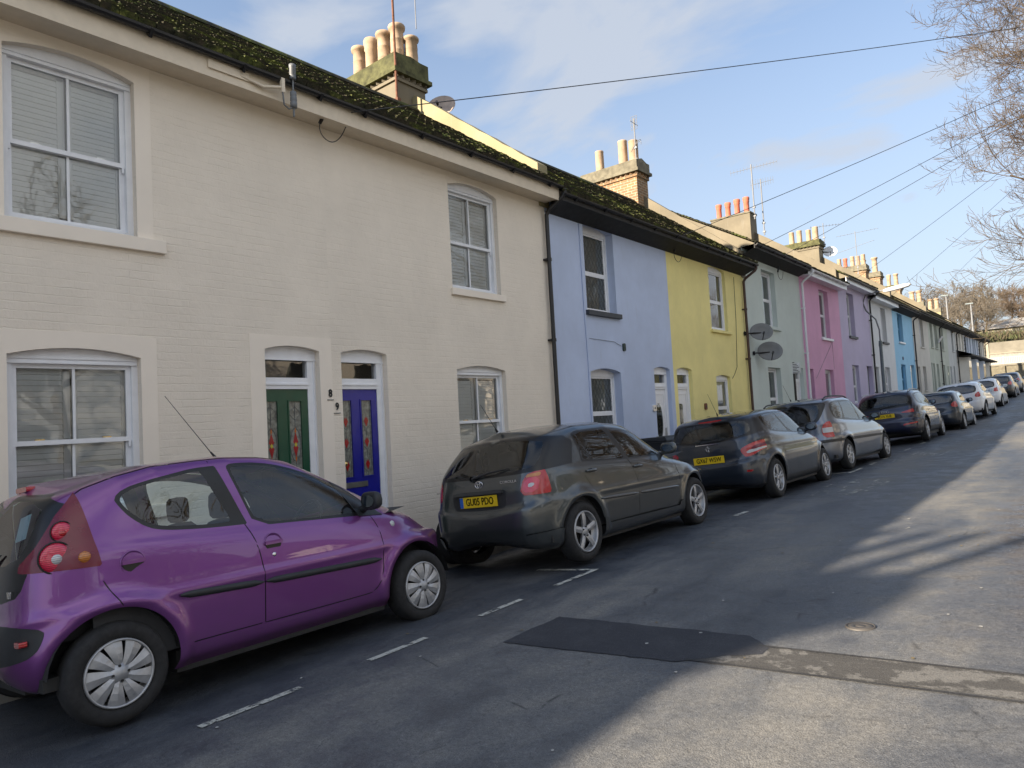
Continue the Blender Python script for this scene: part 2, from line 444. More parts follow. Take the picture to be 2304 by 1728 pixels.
def flower(mb,c,x,s,col,leaf=1,m0=1):
    # tulip-like leaded motif made of little coloured glass pieces
    y,z=c
    mb.add([(x,y,z-s),(x,y+s*.45,z),(x,y+s*.12,z+s*.75),(x,y,z+s*.35),(x,y-s*.12,z+s*.75),(x,y-s*.45,z)],[(0,1,2,3,4,5)],col)
def door(H,o,color,kind='panel',dep=.12,surround=None,hinge=-1):
    ya,yb,za,zt,rise=o[:5]; w=yb-ya
    xf=-dep+.03; fr=MB(); f=.075
    tz=za+2.02 if kind=='panel' else za+1.98
    fr.box((xf-.09,ya,za),(xf,ya+.02,zt)); fr.box((xf-.09,yb-f*1.5,za),(xf,yb,zt))
    fr.box((xf-.09,ya+.02,tz),(xf+.012,yb-f*1.5,tz+.13)); fr.box((xf+.012,ya+.02,tz+.045),(xf+.026,yb-f*1.5,tz+.065))
    head_poly(o,zt-.10,xf-.09,xf+.002,fr)
    fr.box((xf,ya,zt-.11),(xf+.015,yb,zt-.095)); fr.box((xf,yb-f*.5,za),(xf+.014,yb-f*.35,zt-.11))
    fr.box((xf-.06,ya+.02,za-.06),(xf+.04,yb-f*1.5,za))
    D=fr.build('door_frame',MW,H)
    ft=MB(); x=xf-.045; ft.add([(x,ya+.02,tz+.13),(x,yb-f*1.5,tz+.13),(x,yb-f*1.5,zt-.10),(x,ya+.02,zt-.10)],[(0,1,2,3)]); ft.build('fanlight',MGLASS,D)
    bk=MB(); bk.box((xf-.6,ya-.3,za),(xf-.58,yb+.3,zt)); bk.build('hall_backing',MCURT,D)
    # the leaf is its own part of the house
    y0,y1=ya+.022,yb-f*1.5-.002; x0,x1=xf-.055,xf-.012
    lf=MB(); W=y1-y0; zz=za+.005
    def ring(a,b,c,d):   # raised moulding round a panel
        lf.box((x1,a,c),(x1+.010,b,c+.016)); lf.box((x1,a,d-.016),(x1+.010,b,d)); lf.box((x1,a,c+.016),(x1+.010,a+.016,d-.016)); lf.box((x1,b-.016,c+.016),(x1+.010,b,d-.016))
    p1=(y0+W*.02,y0+W*.30) if kind=='panel' else (y0+W*.18,y0+W*.50); p2=(y0+W*.56,y0+W*.84)
    gz0,gz1=zz+.93,tz-.14
    if kind=='panel':
        # leaf with two long glazed openings
        lf.box((x0,y0,zz),(x1,y1,gz0)); lf.box((x0,y0,gz1),(x1,y1,tz)); lf.box((x0,y0,gz0),(x1,p1[0],gz1)); lf.box((x0,p1[1],gz0),(x1,p2[0],gz1)); lf.box((x0,p2[1],gz0),(x1,y1,gz1))
        ring(p1[0]-.015,p1[1]+.015,gz0-.015,gz1+.015); ring(p2[0]-.015,p2[1]+.015,gz0-.015,gz1+.015)
        ring(p1[0],p1[1],zz+.18,zz+.72); ring(p2[0],p2[1],zz+.18,zz+.72)
        L=lf.build('door',color,H)
        for p in (p1,p2):
            g=MB(); g.add([(x1-.012,p[0],gz0),(x1-.012,p[1],gz0),(x1-.012,p[1],gz1),(x1-.012,p[0],gz1)],[(0,1,2,3)],0)
            c=(p[0]+p[1])/2; xx=x1-.009; hw=(p[1]-p[0])/2
            if color is MGREEN:
                zc=gz1-.50
                for sg in(1,-1):
                    g.add([(xx,c,zc+sg*.15),(xx,c+hw*.42,zc+sg*.03),(xx,c,zc),(xx,c-hw*.42,zc+sg*.03)],[(0,1,2,3)],1)
                    g.add([(xx+.001,c,zc+sg*.22),(xx+.001,c+.012,zc+sg*.15),(xx+.001,c,zc+sg*.13),(xx+.001,c-.012,zc+sg*.15)],[(0,1,2,3)],2)
                g.add([(xx+.002,c-.02,zc),(xx+.002,c,zc+.028),(xx+.002,c+.02,zc),(xx+.002,c,zc-.028)],[(0,1,2,3)],3)
                el=[(xx,c+hw*.85*math.cos(t*.2618),zc+.19*math.sin(t*.2618)) for t in range(25)]
                g.tube(el,.0035,4,4,cap=False)
                for z_ in (gz0+.12,gz1-.14): g.tube([(xx,c-hw,z_),(xx,c,z_+.08),(xx,c+hw,z_),(xx,c,z_-.08),(xx,c-hw,z_)],.003,4,4,cap=False)
                g.tube([(xx,c,gz0),(xx,c,zc-.19)],.003,4,4); g.tube([(xx,c,zc+.19),(xx,c,gz1)],.003,4,4)
            else:
                for z_ in (gz1-.26,gz1-.52,gz1-.80):
                    flower(g,(c,z_),xx,.075,1)
                    g.tube([(xx,c-hw*.8,z_+.05),(xx,c-hw*.7,z_-.05),(xx,c,z_-.10),(xx,c+hw*.7,z_-.05),(xx,c+hw*.8,z_+.05)],.0035,4,4,cap=False)
                    g.tube([(xx,c,z_-.10),(xx,c,z_-.2)],.003,4,4)
                for q in(-.72,.72): g.tube([(xx,c+hw*q,gz0),(xx,c+hw*q,gz1)],.0025,4,4)
            g.build('stained_glass',[MSTG,MSRED,MSORG,MSYEL,MLEAD],L)
    else:
        lf.box((x0,y0,zz),(x1,y1,tz)); ring(y0+.06,y1-.06,zz+.12,zz+.75); ring(y0+.06,y1-.06,zz+.85,tz-.10)
        L=lf.build('door',color,H)
        g=MB(); c=(y0+y1)/2-.02
        if kind=='oval':
            pts=[(c+.15*math.cos(R(t)),zz+1.30+.38*math.sin(R(t))) for t in range(0,360,15)]
        else: pts=[(c-.09,zz+.95),(c+.07,zz+.95),(c+.07,zz+1.65),(c-.09,zz+1.65)]
        g.prism(pts,0,x1+.001,x1+.006); g.build('door_glass',MGLASSD,L)
        g=MB(); g.rbox((x1,y1-.08,zz+.95),(x1+.03,y1-.05,zz+1.15),.01,0,0); g.build('door_handle',MBLK if kind!='oval' else MSTEEL,L)
    if kind=='panel' and color is not MGREEN:
        g=MB(); g.box((x1,p1[1]-.13,zz+.80),(x1+.012,p2[1]-.11,zz+.865)); g.box((x1+.012,p1[1]-.11,zz+.812),(x1+.015,p2[1]-.13,zz+.853)); g.build('letter_plate',MSTEEL,L)
        g=MB(); g.lathe([(0,.0),(.028,.0),(.034,.03),(.02,.05),(0,.052)],(x1,y0+.035,zz+1.10),0,12); g.build('door_knob',MBRASS,L)
    if surround:
        sw,sm_=surround; q=MB(); t=.004; top=zt+rise+.11
        a=ya-sw[0]; b=yb+sw[1]
        q.box((0,a,za-.1),(t,ya,zt)); q.box((0,yb,za-.1),(t,b,zt))
        pts=[(ya+w*k/10,arc_h(o,ya+w*k/10)) for k in range(11)]
        q.prism([(a,zt)]+pts+[(b,zt),(b,top),(a,top)],0,0,t); q.build('surround',sm_,D)
    return L
MGREEN=simple('green_door_paint',(.004,.065,.032),.35,coat=.15,var=.1,bs=.15)
MBLUED=simple('blue_door_paint',(.008,.010,.26),.35,coat=.15,var=.1,bs=.15)
MUPVC=simple('white_upvc_door',(.78,.79,.82),.35,var=.03)
MSTG=simple('obscure_glass',(.20,.21,.19),.12,var=.5,vs=18,bs=.6,bd=.006,bscale=30)
MSRED=simple('red_glass',(.32,.02,.02),.15); MSORG=simple('orange_glass',(.45,.12,.02),.15); MSYEL=simple('yellow_glass',(.55,.45,.06),.15)

def roof(H,y0,y1,ze,zr,det=1):
    """front slope with real courses of tiles, plus back slope and gables"""
    mb=MB(); X0,X1=.42,-2.9; n=int(math.hypot(X1-X0,zr-ze)/.10); rr=random.Random(int(y0*10)+3)
    ux=(X1-X0)/n; uz=(zr-ze)/n; L=math.hypot(ux,uz); nx,nz=-uz/L*-1,-ux/L   # outward normal
    nx,nz=uz/L,-ux/L
    for i in range(n+1):
        xa,za=X0+ux*i,ze+uz*i
        if det:
            w=.165; y=y0-(w/2 if i%2 else 0)
            while y<y1:
                a=max(y,y0);b=min(y+w-.006,y1)
                if b-a>.02:
                    t=.036+rr.uniform(-.009,.014); j=rr.uniform(-.006,.006); s=1.25
                    p=[(xa+nx*t-ux*j,za+nz*t),(xa+ux*s+nx*.012,za+uz*s+nz*.012)]
                    q=(xa-.002,za-.012); tw=rr.uniform(-.004,.004)
                    mb.add([(p[0][0],a,p[0][1]+tw),(p[0][0],b,p[0][1]-tw),(p[1][0],b,p[1][1]),(p[1][0],a,p[1][1]),(q[0],a,q[1]),(q[0],b,q[1])],[(0,1,2,3),(4,5,1,0),(0,3,4),(1,5,2)])
                y+=w
        else:
            t=.03; mb.add([(xa+nx*t,y0,za+nz*t),(xa+nx*t,y1,za+nz*t),(xa+ux*1.2+nx*.005,y1,za+uz*1.2+nz*.005),(xa+ux*1.2+nx*.005,y0,za+uz*1.2+nz*.005),(xa,y0,za-.01),(xa,y1,za-.01)],[(0,1,2,3),(4,5,1,0)])
    mb.add([(X0,y0,ze-.02),(X0,y1,ze-.02),(X1,y1,zr-.02),(X1,y0,zr-.02)],[(3,2,1,0)])
    XB=-6.2; mb.add([(X1,y0,zr),(X1,y1,zr),(XB,y1,ze),(XB,y0,ze)],[(0,1,2,3)])
    mats=[MROOF]
    if det==2:
        # moss cushions growing on the tiles
        for k in range(int((y1-y0)*300)):
            u=rr.random()**.9; y=rr.uniform(y0+.03,y1-.03); x=X0+(X1-X0)*u; z=ze+(zr-ze)*u
            if noise.noise(Vector((x*.9,y*.9,3)))+.35*noise.noise(Vector((x*4,y*4,8)))<-.02: continue
            r=rr.uniform(.018,.05); h=r*rr.uniform(.35,.7); c=Vector((x+nx*.02,y,z+nz*.02)); vs=[]
            for q in range(6):
                a=q*math.pi/3+rr.random(); rr_=r*rr.uniform(.7,1.2)
                vs.append((c.x+ux/L*rr_*math.sin(a)*.8,c.y+rr_*math.cos(a),c.z+uz/L*rr_*math.sin(a)*.8))
            vs.append((c.x+nx*h,c.y,c.z+nz*h))
            mb.add(vs,[(q,(q+1)%6,6) for q in range(6)],1,True)
        mats.append(MMOSS)
    # ridge
    pts=[(X1+.12,y0,zr-.02),(X1+.06,y0,zr+.07),(X1-.06,y0,zr+.07),(X1-.12,y0,zr-.02)]
    mb.add(pts+[(a,y1,c) for a,_,c in pts],[(0,1,5,4),(1,2,6,5),(2,3,7,6)],0,True)
    return mb.build('roof',mats,H)
def chimney(H,y0,y1,x0,x1,zb,zt,zc,body,cap,pots,corbel=True):
    """stack with dentil course, coping and pots; x0 is the face towards the street"""
    mb=MB(); mb.box((x1,y0,zb),(x0,y1,zt)); 
    C=mb.build('chimney',body,H)
    cm=MB()
    if corbel:
        h=(zc-zt); 
        for side in (0,1):
            n=int((x0-x1)/.16)
            for k in range(n+1):
                x=x1+(x0-x1)*k/n; yy=y0 if side==0 else y1
                M=Matrix.Translation((x,yy,zt-.03))@Matrix.Rotation(R(45),4,'Z'); cm.obox(M,(.09,.09,.07),1)
        n=int((y1-y0)/.15)
        for k in range(n+1):
            M=Matrix.Translation((x0,y0+(y1-y0)*k/n,zt-.03))@Matrix.Rotation(R(45),4,'Z'); cm.obox(M,(.09,.09,.07),1)
        cm.box((x1-.04,y0-.04,zt-.13),(x0+.04,y1+.04,zt-.07),1)
        cm.box((x1-.11,y0-.11,zt+.005),(x0+.11,y1+.11,zt+.09),0); cm.box((x1-.06,y0-.06,zt+.09),(x0+.06,y1+.06,zc-.03),0)
        # mortar flaunching, uneven top
        n=8; vs=[]
        for k in range(n+1):
            x=x1-.03+(x0-x1+.06)*k/n; hz=zc+.05*rnd.random()
            vs+=[(x,y0-.02,zc-.03),(x,(y0+y1)/2,hz+.03),(x,y1+.02,zc-.03)]
        cm.add(vs,[(3*k,3*k+3,3*k+4,3*k+1) for k in range(n)]+[(3*k+1,3*k+4,3*k+5,3*k+2) for k in range(n)]+[(0,1,2),(3*n,3*n+2,3*n+1)],0)
    else:
        cm.box((x1-.03,y0-.03,zt-.02),(x0+.03,y1+.03,zc),0)
    cm.build('coping',[cap,body],C)
    for (x,h,r,mat,st) in pots:
        pm=MB(); yc=(y0+y1)/2; z=zc-.03
        if st==0: prof=[(r*.95,0),(r*.92,h*.35),(r*.95,h*.36),(r*.91,h*.38),(r*.9,h*.62),(r*.94,h*.63),(r*.89,h*.65),(r*.88,h*.88),(r*1.12,h*.9),(r*1.18,h*.97),(r*1.1,h),(r*.8,h),(r*.75,h*.6)]
        elif st==1: prof=[(r*.9,0),(r*.88,h*.7),(r*1.02,h*.74),(r*.95,h*.80),(r*1.08,h*.86),(r*1.1,h*.96),(r*1.0,h),(r*.75,h),(r*.7,h*.5)]
        else: prof=[(r*1.0,0),(r*.98,h*.94),(r*1.04,h*.96),(r*1.0,h),(r*.8,h),(r*.8,h*.5)]
        pm.lathe(prof,(x,yc,z),2,20); pm.build('chimney_pot',mat,C)
    return C
def gutter(H,y0,y1,z,mat,x=.40,det=True):
    mb=MB(); n=6; pr=[]
    r=.046
    for k in range(n+1):
        a=math.pi+math.pi*k/n; pr.append((x+r*math.cos(a),z+r*math.sin(a)))
    pr+= [(x+r*.85*math.cos(math.pi*2-math.pi*k/n),z+r*.85*math.sin(math.pi*2-math.pi*k/n)) for k in range(n+1)]
    vs=[(a,y0,b) for a,b in pr]+[(a,y1,b) for a,b in pr]; N=len(pr)
    mb.add(vs,[(i,(i+1)%N,N+(i+1)%N,N+i) for i in range(N)]+[tuple(range(N)),tuple(range(N,2*N))[::-1]])
    if det:
        y=y0+.35
        while y<y1:
            mb.add([(x-.06,y,z-.02),(x+.0,y,z-.085),(x+.055,y,z-.02),(x-.06,y+.03,z-.02),(x+.0,y+.03,z-.085),(x+.055,y+.03,z-.02)],[(0,1,2),(5,4,3),(0,3,4,1),(1,4,5,2)]); y+=.95
    return mb.build('gutter',mat,H)
def downpipe(H,y,zt,zb,mat,x=.075,xg=.40,r=.036):
    mb=MB(); mb.tube([(xg,y+.10,zt-.02),(xg,y+.10,zt-.10),(xg-.03,y+.08,zt-.16),(x+.05,y+.01,zt-.34),(x,y,zt-.42),(x,y,zt-.5),(x,y,zb)],r,10)
    for q in (.14,.42,.72,.97):
        z=zt-.5-(zt-.5-zb)*q; mb.lathe([(r*1.3,-.025),(r*1.3,.025)],(x,y,z),2,10); mb.box((0,y-.07,z-.015),(x,y+.07,z+.015))
    return mb.build('downpipe',mat,H)
def parapet(H,y0,y1,zt0,zt1,mat):
    X0,X1=.02,-2.9; zf=lambda x: zt0+(x/-2.9)*(zt1-zt0)
    mb=MB(); n=16; xs=[X0+(X1-X0)*k/n for k in range(n+1)]; rr=random.Random(int(y0))
    top=[(x,zf(x)+rr.uniform(-.010,.010)) for x in xs]
    pts=[(X0,zf(X0)-.75)]+top+[(X1,zf(X1)-.9)]
    vs=[(a,y0,b) for a,b in pts]+[(a,y1,b) for a,b in pts]; N=len(pts)
    mb.add(vs,[tuple(range(N)),tuple(range(N,2*N))[::-1]]+[(i,(i+1)%N,N+(i+1)%N,N+i) for i in range(N)])
    mb.add([(X1,y0,zt1-.9),(X1,y0,zt1),(-6.,y0,zt0),(-6.,y0,zt0-.9),(X1,y1,zt1-.9),(X1,y1,zt1),(-6.,y1,zt0),(-6.,y1,zt0-.9)],[(0,1,2,3),(7,6,5,4),(1,5,6,2)])
    return mb.build('party_parapet',mat,H)
# ---------------------------------------------------------------- the terrace
PCREAM=wallmat('cream_painted_brick',(.87,.79,.68),brick=.62,dirt=.09,stain=(.6,.53,.44))
PCREAMS=simple('cream_smooth_render',(.87,.79,.685),.65,var=.025,vs=3,bs=.15)
PBLUE=wallmat('pale_blue_paint',(.55,.64,.85),dirt=.13)
PYEL=wallmat('yellow_paint',(.95,.84,.36),dirt=.14)
PGREEN=wallmat('grey_green_paint',(.62,.70,.67),dirt=.10)
PPINK=wallmat('pink_paint',(.78,.43,.64),dirt=.13)
PLILAC=wallmat('lilac_paint',(.60,.54,.74),dirt=.10)
PWHITE=wallmat('white_paint',(.72,.74,.76),dirt=.12)
PSKY=wallmat('sky_blue_paint',(.33,.62,.86),dirt=.10)
PGREY1=wallmat('stone_white_paint',(.62,.60,.55),dirt=.16)
PGREY2=wallmat('sage_paint',(.52,.56,.49),dirt=.16)
PGREY3=wallmat('pale_grey_paint',(.56,.58,.58),dirt=.16)
PBAY=wallmat('pale_blue_grey_paint',(.50,.57,.68),dirt=.12)
PBAY2=wallmat('cream_white_paint',(.66,.64,.58),dirt=.12)
GRP='terraced houses along the street'
def eaves(H,y0,y1,z,style,xg=.40):
    mb=MB()
    if style=='cream':
        mb.box((0,y0,z-.19),(.30,y1,z-.165)); mb.box((.30,y0,z-.215),(.325,y1,z+.01)); mb.box((-.1,y0,z-.165),(.30,y1,z-.14))
        mb.build('soffit',MSOFFIT,H); gutter(H,y0,y1,z+.01,MBLK,.385)
    elif style=='dark':
        mb.add([(0,y0,z-.24),(0,y1,z-.24),(.36,y1,z-.10),(.36,y0,z-.10),(.36,y0,z+.02),(.36,y1,z+.02)],[(0,3,2,1),(3,4,5,2)])
        mb.box((.36,y0,z-.12),(.385,y1,z+.03))
        mb.build('eaves_board',MDARK,H); gutter(H,y0,y1,z,MBLK,.41)
    elif style=='white':
        mb.box((0,y0,z-.17),(.30,y1,z-.145)); mb.box((.30,y0,z-.19),(.32,y1,z+.0)); mb.build('soffit',MW,H); gutter(H,y0,y1,z,MW,.385)
    elif style=='whiteb':
        mb.box((0,y0,z-.17),(.30,y1,z-.145)); mb.box((.30,y0,z-.19),(.32,y1,z+.0)); mb.build('soffit',MW,H); gutter(H,y0,y1,z,MBLK,.385,False)
def house(y0,y1,label,paint,ze,ops,eave='dark',roofdet=1,rise=2.42,name='terraced_house'):
    yc=(y0+y1)/2; zb=pave_z(0,yc)-.5
    H=empty(name,(0,yc,pave_z(0,yc)),label,'house',GRP)
    mb=wall_mesh(y0,y1,zb,ze-.02,[o[:5] for o in ops])
    mb.build('wall',paint,H)
    roof(H,y0,y1,ze+.03,ze+rise,roofdet); eaves(H,y0,y1,ze,eave)
    for yy_ in (y0+.012,y1-.012):
        g=MB(); g.add([(0,yy_,ze-.03),(.40,yy_,ze),(-2.9,yy_,ze+rise-.03),(-6.1,yy_,ze-.02)],[(0,1,2,3)]); g.build('gable',MRENDER,H)
    sd=MB(); sd.box((-5.9,y0,zb),(-5.7,y1,ze)); sd.build('back_wall',MRENDER,H)
    return H
# --- cream pair, numbers 8 and 9
H8=house(.65,5.10,'cream painted brick house with wide sash windows and a green front door',PCREAM,5.40,
   [(1.83,2.91,3.48,5.02,.085),(1.83,2.91,.90,2.31,.07),(4.22,4.93,.0,2.46,.05)],'cream',2,2.32)
w=window(H8,(1.83,2.91,3.48,5.02,.085),'sash',sill=(PCREAMS,.05,.13,.16),surround=(.15,PCREAMS),split=.47)
w=window(H8,(1.83,2.91,.90,2.31,.07),'sash',sill=(PCREAMS,.05,.12,.14),surround=(.15,PCREAMS),split=.46)
d=door(H8,(4.22,4.93,.0,2.46,.05),MGREEN,surround=((.18,.17),PCREAMS))
H9=house(5.10,9.60,'cream painted brick house with a blue front door and narrow sash windows',PCREAM,5.40,
   [(7.25,8.33,3.48,5.02,.085),(7.25,8.33,.90,2.30,.065),(5.24,5.96,.0,2.46,.05)],'cream',2,2.32)
window(H9,(7.25,8.33,3.48,5.02,.085),'sash',sill=(PCREAMS,.05,.10,.04),split=.47)
window(H9,(7.25,8.33,.90,2.30,.065),'sash',sill=(PCREAMS,.05,.10,.04),split=.46)
door(H9,(5.24,5.96,.0,2.46,.05),MBLUED)
downpipe(H9,9.55,5.40,pave_z(.1,9.5),MBLK)
parapet(H9,9.45,9.72,5.90,8.08,MRENDERY)
C9=chimney(H9,9.05,9.82,-2.98,-4.72,6.3,8.40,8.84,MRENDER,MCAP,[(-4.52,.84,.150,MPOT,0),(-4.12,.87,.150,MPOT,1),(-3.72,.85,.150,MPOT,0),(-3.32,.84,.150,MPOT,0)])
pm=MB(); r,h=.145,.64
pm.lathe([(r*.95,0),(r*.92,h*.35),(r*.95,h*.36),(r*.9,h*.62),(r*.94,h*.63),(r*.88,h*.88),(r*1.12,h*.9),(r*1.18,h*.97),(r*1.1,h),(r*.8,h),(r*.75,h*.6)],(-3.14,9.64,8.76),2,20)
pm.build('chimney_pot',MPOT,C9)
# --- pale blue
HB=house(9.60,14.0,'pale blue rendered house with diamond leaded windows and a white front door',PBLUE,5.30,
   [(10.75,11.79,3.47,5.05,.09),(10.73,11.79,.95,2.34,.07),(13.12,13.84,.05,2.45,.05)],'dark',2,2.38)
window(HB,(10.75,11.79,3.47,5.05,.09),'upvc',.18,blind='net',lead=True,sill=(MDGREY,.07,.09,.05),split=.48,glass=MGLASSD)
window(HB,(10.73,11.79,.95,2.34,.07),'upvc',.18,blind='net',lead=True,sill=(MDGREY,.06,.08,.04),split=.45,glass=MGLASSD)
door(HB,(13.12,13.84,.05,2.45,.05),MUPVC,'oval')
# --- yellow
HY=house(14.0,18.42,'bright yellow rendered house with plain white windows and a white panelled door',PYEL,5.30,
   [(16.18,17.18,3.48,5.0,.08),(16.23,17.09,.95,2.33,.05),(14.16,14.91,.05,2.46,.05)],'dark',1,2.38)
window(HY,(16.18,17.18,3.48,5.0,.08),'upvc',.10,blind='dark',sill=(PYEL,.06,.07,.08),split=.48,glass=MGLASSD)
window(HY,(16.23,17.09,.95,2.33,.05),'upvc',.10,blind='net',sill=(PYEL,.05,.07,.04),split=.45)
door(HY,(14.16,14.91,.05,2.46,.05),MUPVC,'slot')
downpipe(HY,18.25,5.30,pave_z(.1,18),MBROWN)
parapet(HY,18.30,18.58,5.78,8.05,MRENDER)
chimney(HY,17.95,18.60,-2.72,-4.55,6.3,8.56,8.95,MBRICK,MCAPG,[(-4.12,.72,.13,MPOT,2),(-3.30,.80,.14,MPOT,2),(-2.94,.70,.14,MPOT,2)])
# --- grey green
HG=house(18.42,23.15,'pale grey-green house with two satellite dishes on its wall',PGREEN,5.88,
   [(19.82,20.88,3.83,5.45,0),(19.81,20.83,1.2,2.65,0),(22.10,22.92,.25,2.69,0)],'dark',1,1.95)
window(HG,(19.82,20.88,3.83,5.45,0),'upvc',.16,blind='net',sill=(PGREEN,.07,.09,.10),split=.50,det=False,glass=MGLASSD)
window(HG,(19.81,20.83,1.2,2.65,0),'upvc',.16,blind='dark',sill=(PGREEN,.06,.08,.06),split=.38,det=False,glass=MGLASSD)
door(HG,(22.10,22.92,.25,2.69,0),MUPVC,'slot',.16)
# --- pink
HP=house(23.15,27.65,'bright pink rendered house with a white gutter',PPINK,5.84,
   [(25.21,26.26,3.80,5.48,0),(25.25,26.26,1.3,2.71,0),(23.42,23.98,.35,2.70,0)],'white',1,2.0)
window(HP,(25.21,26.26,3.80,5.48,0),'upvc',.16,blind='net',sill=(MW,.07,.08,.08),split=.5,det=False,glass=MGLASSD)
window(HP,(25.25,26.26,1.3,2.71,0),'one',.14,blind='net',sill=(MW,.06,.08,.05),det=False)
q=MB(); q.box((-.9,23.42,.35),(-.85,23.98,2.7)); q.build('door',PPINK,HP)
downpipe(HP,23.22,5.84,pave_z(.1,23),MW)
parapet(HP,27.5,27.8,6.47,8.52,MRENDER)
chimney(HP,27.12,27.80,-2.85,-4.45,6.8,9.22,9.26,MRENDER,MCAPG,[(-4.22,.66,.115,MPOTR,1),(-3.84,.66,.115,MPOTR,1),(-3.46,.70,.12,MPOTR,1),(-3.08,.70,.12,MPOTR,1)],False)
# --- lilac
HL=house(27.65,32.15,'lilac rendered house between the pink house and the lamp post',PLILAC,6.15,
   [(28.77,29.75,4.08,5.76,0),(28.81,29.79,1.5,2.97,0),(31.05,31.94,.5,2.99,0)],'whiteb',1,2.05)
window(HL,(28.77,29.75,4.08,5.76,0),'upvc',.18,blind='dark',sill=(MDGREY,.07,.09,.05),split=.5,det=False,glass=MGLASSD)
window(HL,(28.81,29.79,1.5,2.97,0),'upvc',.14,blind='net',sill=(PLILAC,.06,.08,.05),split=.45,det=False)
door(HL,(31.05,31.94,.5,2.99,0),MUPVC,'slot',.22)
downpipe(HL,32.1,6.15,pave_z(.1,32),MBLK)
# --- white
HW=house(32.15,36.6,'white rendered house behind the swan-neck lamp post',PWHITE,6.0,
   [(34.25,35.22,4.14,5.68,0),(34.27,35.24,1.7,3.02,0),(32.42,33.1,.6,3.0,0)],'whiteb',1,2.15)
window(HW,(34.25,35.22,4.14,5.68,0),'upvc',.18,blind='dark',sill=(MDGREY,.07,.09,.05),split=.5,det=False,glass=MGLASSD)
window(HW,(34.27,35.24,1.7,3.02,0),'upvc',.14,blind='dark',sill=(MDGREY,.05,.06,.02),split=.45,det=False)
door(HW,(32.42,33.1,.6,3.0,0),MUPVC,'slot',.22)
parapet(HW,36.45,36.75,6.73,8.87,MRENDER)
chimney(HW,36.1,36.8,-2.85,-4.4,7.2,9.35,9.68,MRENDER,MCAP,[(-4.2,.66,.125,MPOT,2),(-3.82,.68,.125,MPOT,2),(-3.38,.62,.115,MPOT,2),(-3.05,.70,.14,MPOT,2)])
# --- sky blue
HS=house(36.6,41.3,'sky blue rendered house further up the street',PSKY,6.0,
   [(37.7,38.83,4.33,5.72,0),(37.69,38.73,1.85,3.25,0),(39.95,40.95,.7,3.28,0)],'dark',1,2.5)
MSKYF=simple('blue_joinery',(.10,.30,.50),.5)
window(HS,(37.7,38.83,4.33,5.72,0),'upvc',.16,mat=MSKYF,blind='dark',sill=(MW,.07,.08,.05),split=.5,det=False,glass=MGLASSD)
window(HS,(37.69,38.73,1.85,3.25,0),'upvc',.12,mat=MSKYF,blind='none',sill=None,split=.5,det=False,glass=MGLASSD)
door(HS,(39.95,40.95,.7,3.28,0),MSKYF,'slot',.22)
downpipe(HS,41.25,6.0,pave_z(.1,41),MBLK)
# --- the paler houses further on
def plain(y0,y1,label,paint,ze,ups,los,drs,eave='dark',rise=2.45,**k):
    ops=[(a,b,c,d,0) for a,b,c,d in ups+los+drs]
    H=house(y0,y1,label,paint,ze,ops,eave,0,rise,**k)
    for a,b,c,d in ups+los: window(H,(a,b,c,d,0),'upvc',.16,blind='none',sill=(paint,.06,.07,.03),split=.5,det=False,glass=MGLASSD)
    for a,b,c,d in drs: door(H,(a,b,c,d,0),MUPVC,'slot',.22)
    return H
G1=plain(41.3,45.8,'stone-white house just past the sky blue house',PGREY1,6.12,[(43.15,44.3,4.35,5.88)],[(43.25,44.17,2.0,3.30)],[(41.7,42.5,.85,3.25)])
parapet(G1,45.65,45.95,6.80,8.95,MRENDER)
chimney(G1,45.3,46.0,-2.85,-4.5,7.2,9.35,9.72,MBRICK,MCAPG,[(-4.35,.62,.12,MPOT,2),(-4.0,.60,.12,MPOTR,1),(-3.6,.64,.12,MPOT,2),(-3.3,.62,.12,MPOT,2),(-3.0,.66,.12,MPOT,2)])
G2=plain(45.8,49.3,'sage grey house with a pair of upper windows, one hopper open',PGREY2,6.14,[(46.4,47.2,4.5,5.9),(47.75,48.8,4.5,5.9)],[(46.5,47.1,1.9,3.56),(47.7,48.45,1.9,3.55)],[(45.95,46.3,1.0,3.58)])
q=MB(); M=Matrix.Translation((.14,48.9,5.05))@Matrix.Rotation(R(35),4,'Y'); q.obox(M,(.03,.5,.42)); q.build('open_hopper',MW,G2)
downpipe(G2,49.25,6.14,pave_z(.1,49),MBLK)
chimney(G2,48.9,49.6,-2.85,-4.1,7.2,9.4,9.75,MBRICK,MCAPG,[(-3.8,.95,.15,MPOT,0),(-3.15,1.0,.17,MPOT,0)])
G3=plain(49.3,52.6,'pale sage house between two black downpipes',PGREY2,6.16,[(49.95,50.98,4.5,5.95)],[(49.9,50.72,2.0,3.57)],[(51.72,52.1,1.1,3.53)])
G4=plain(52.6,56.1,'pale grey house next to the bay fronted row',PGREY3,6.18,[(54.22,55.0,4.6,5.95)],[(54.15,54.7,2.1,3.59)],[(52.8,53.3,1.15,3.54)])
downpipe(G4,56.05,6.18,pave_z(.1,56),MBLK)
parapet(G4,55.0,55.3,6.6,8.7,MRENDER)
chimney(G4,54.8,55.5,-2.85,-4.3,7.3,9.3,9.6,MBRICK,MCAP,[(-4.05,.8,.13,MPOTR,1),(-3.55,.85,.14,MPOT,1),(-3.1,.85,.15,MPOT,0)])
yy=56.1; nm=['first','second','third','last']
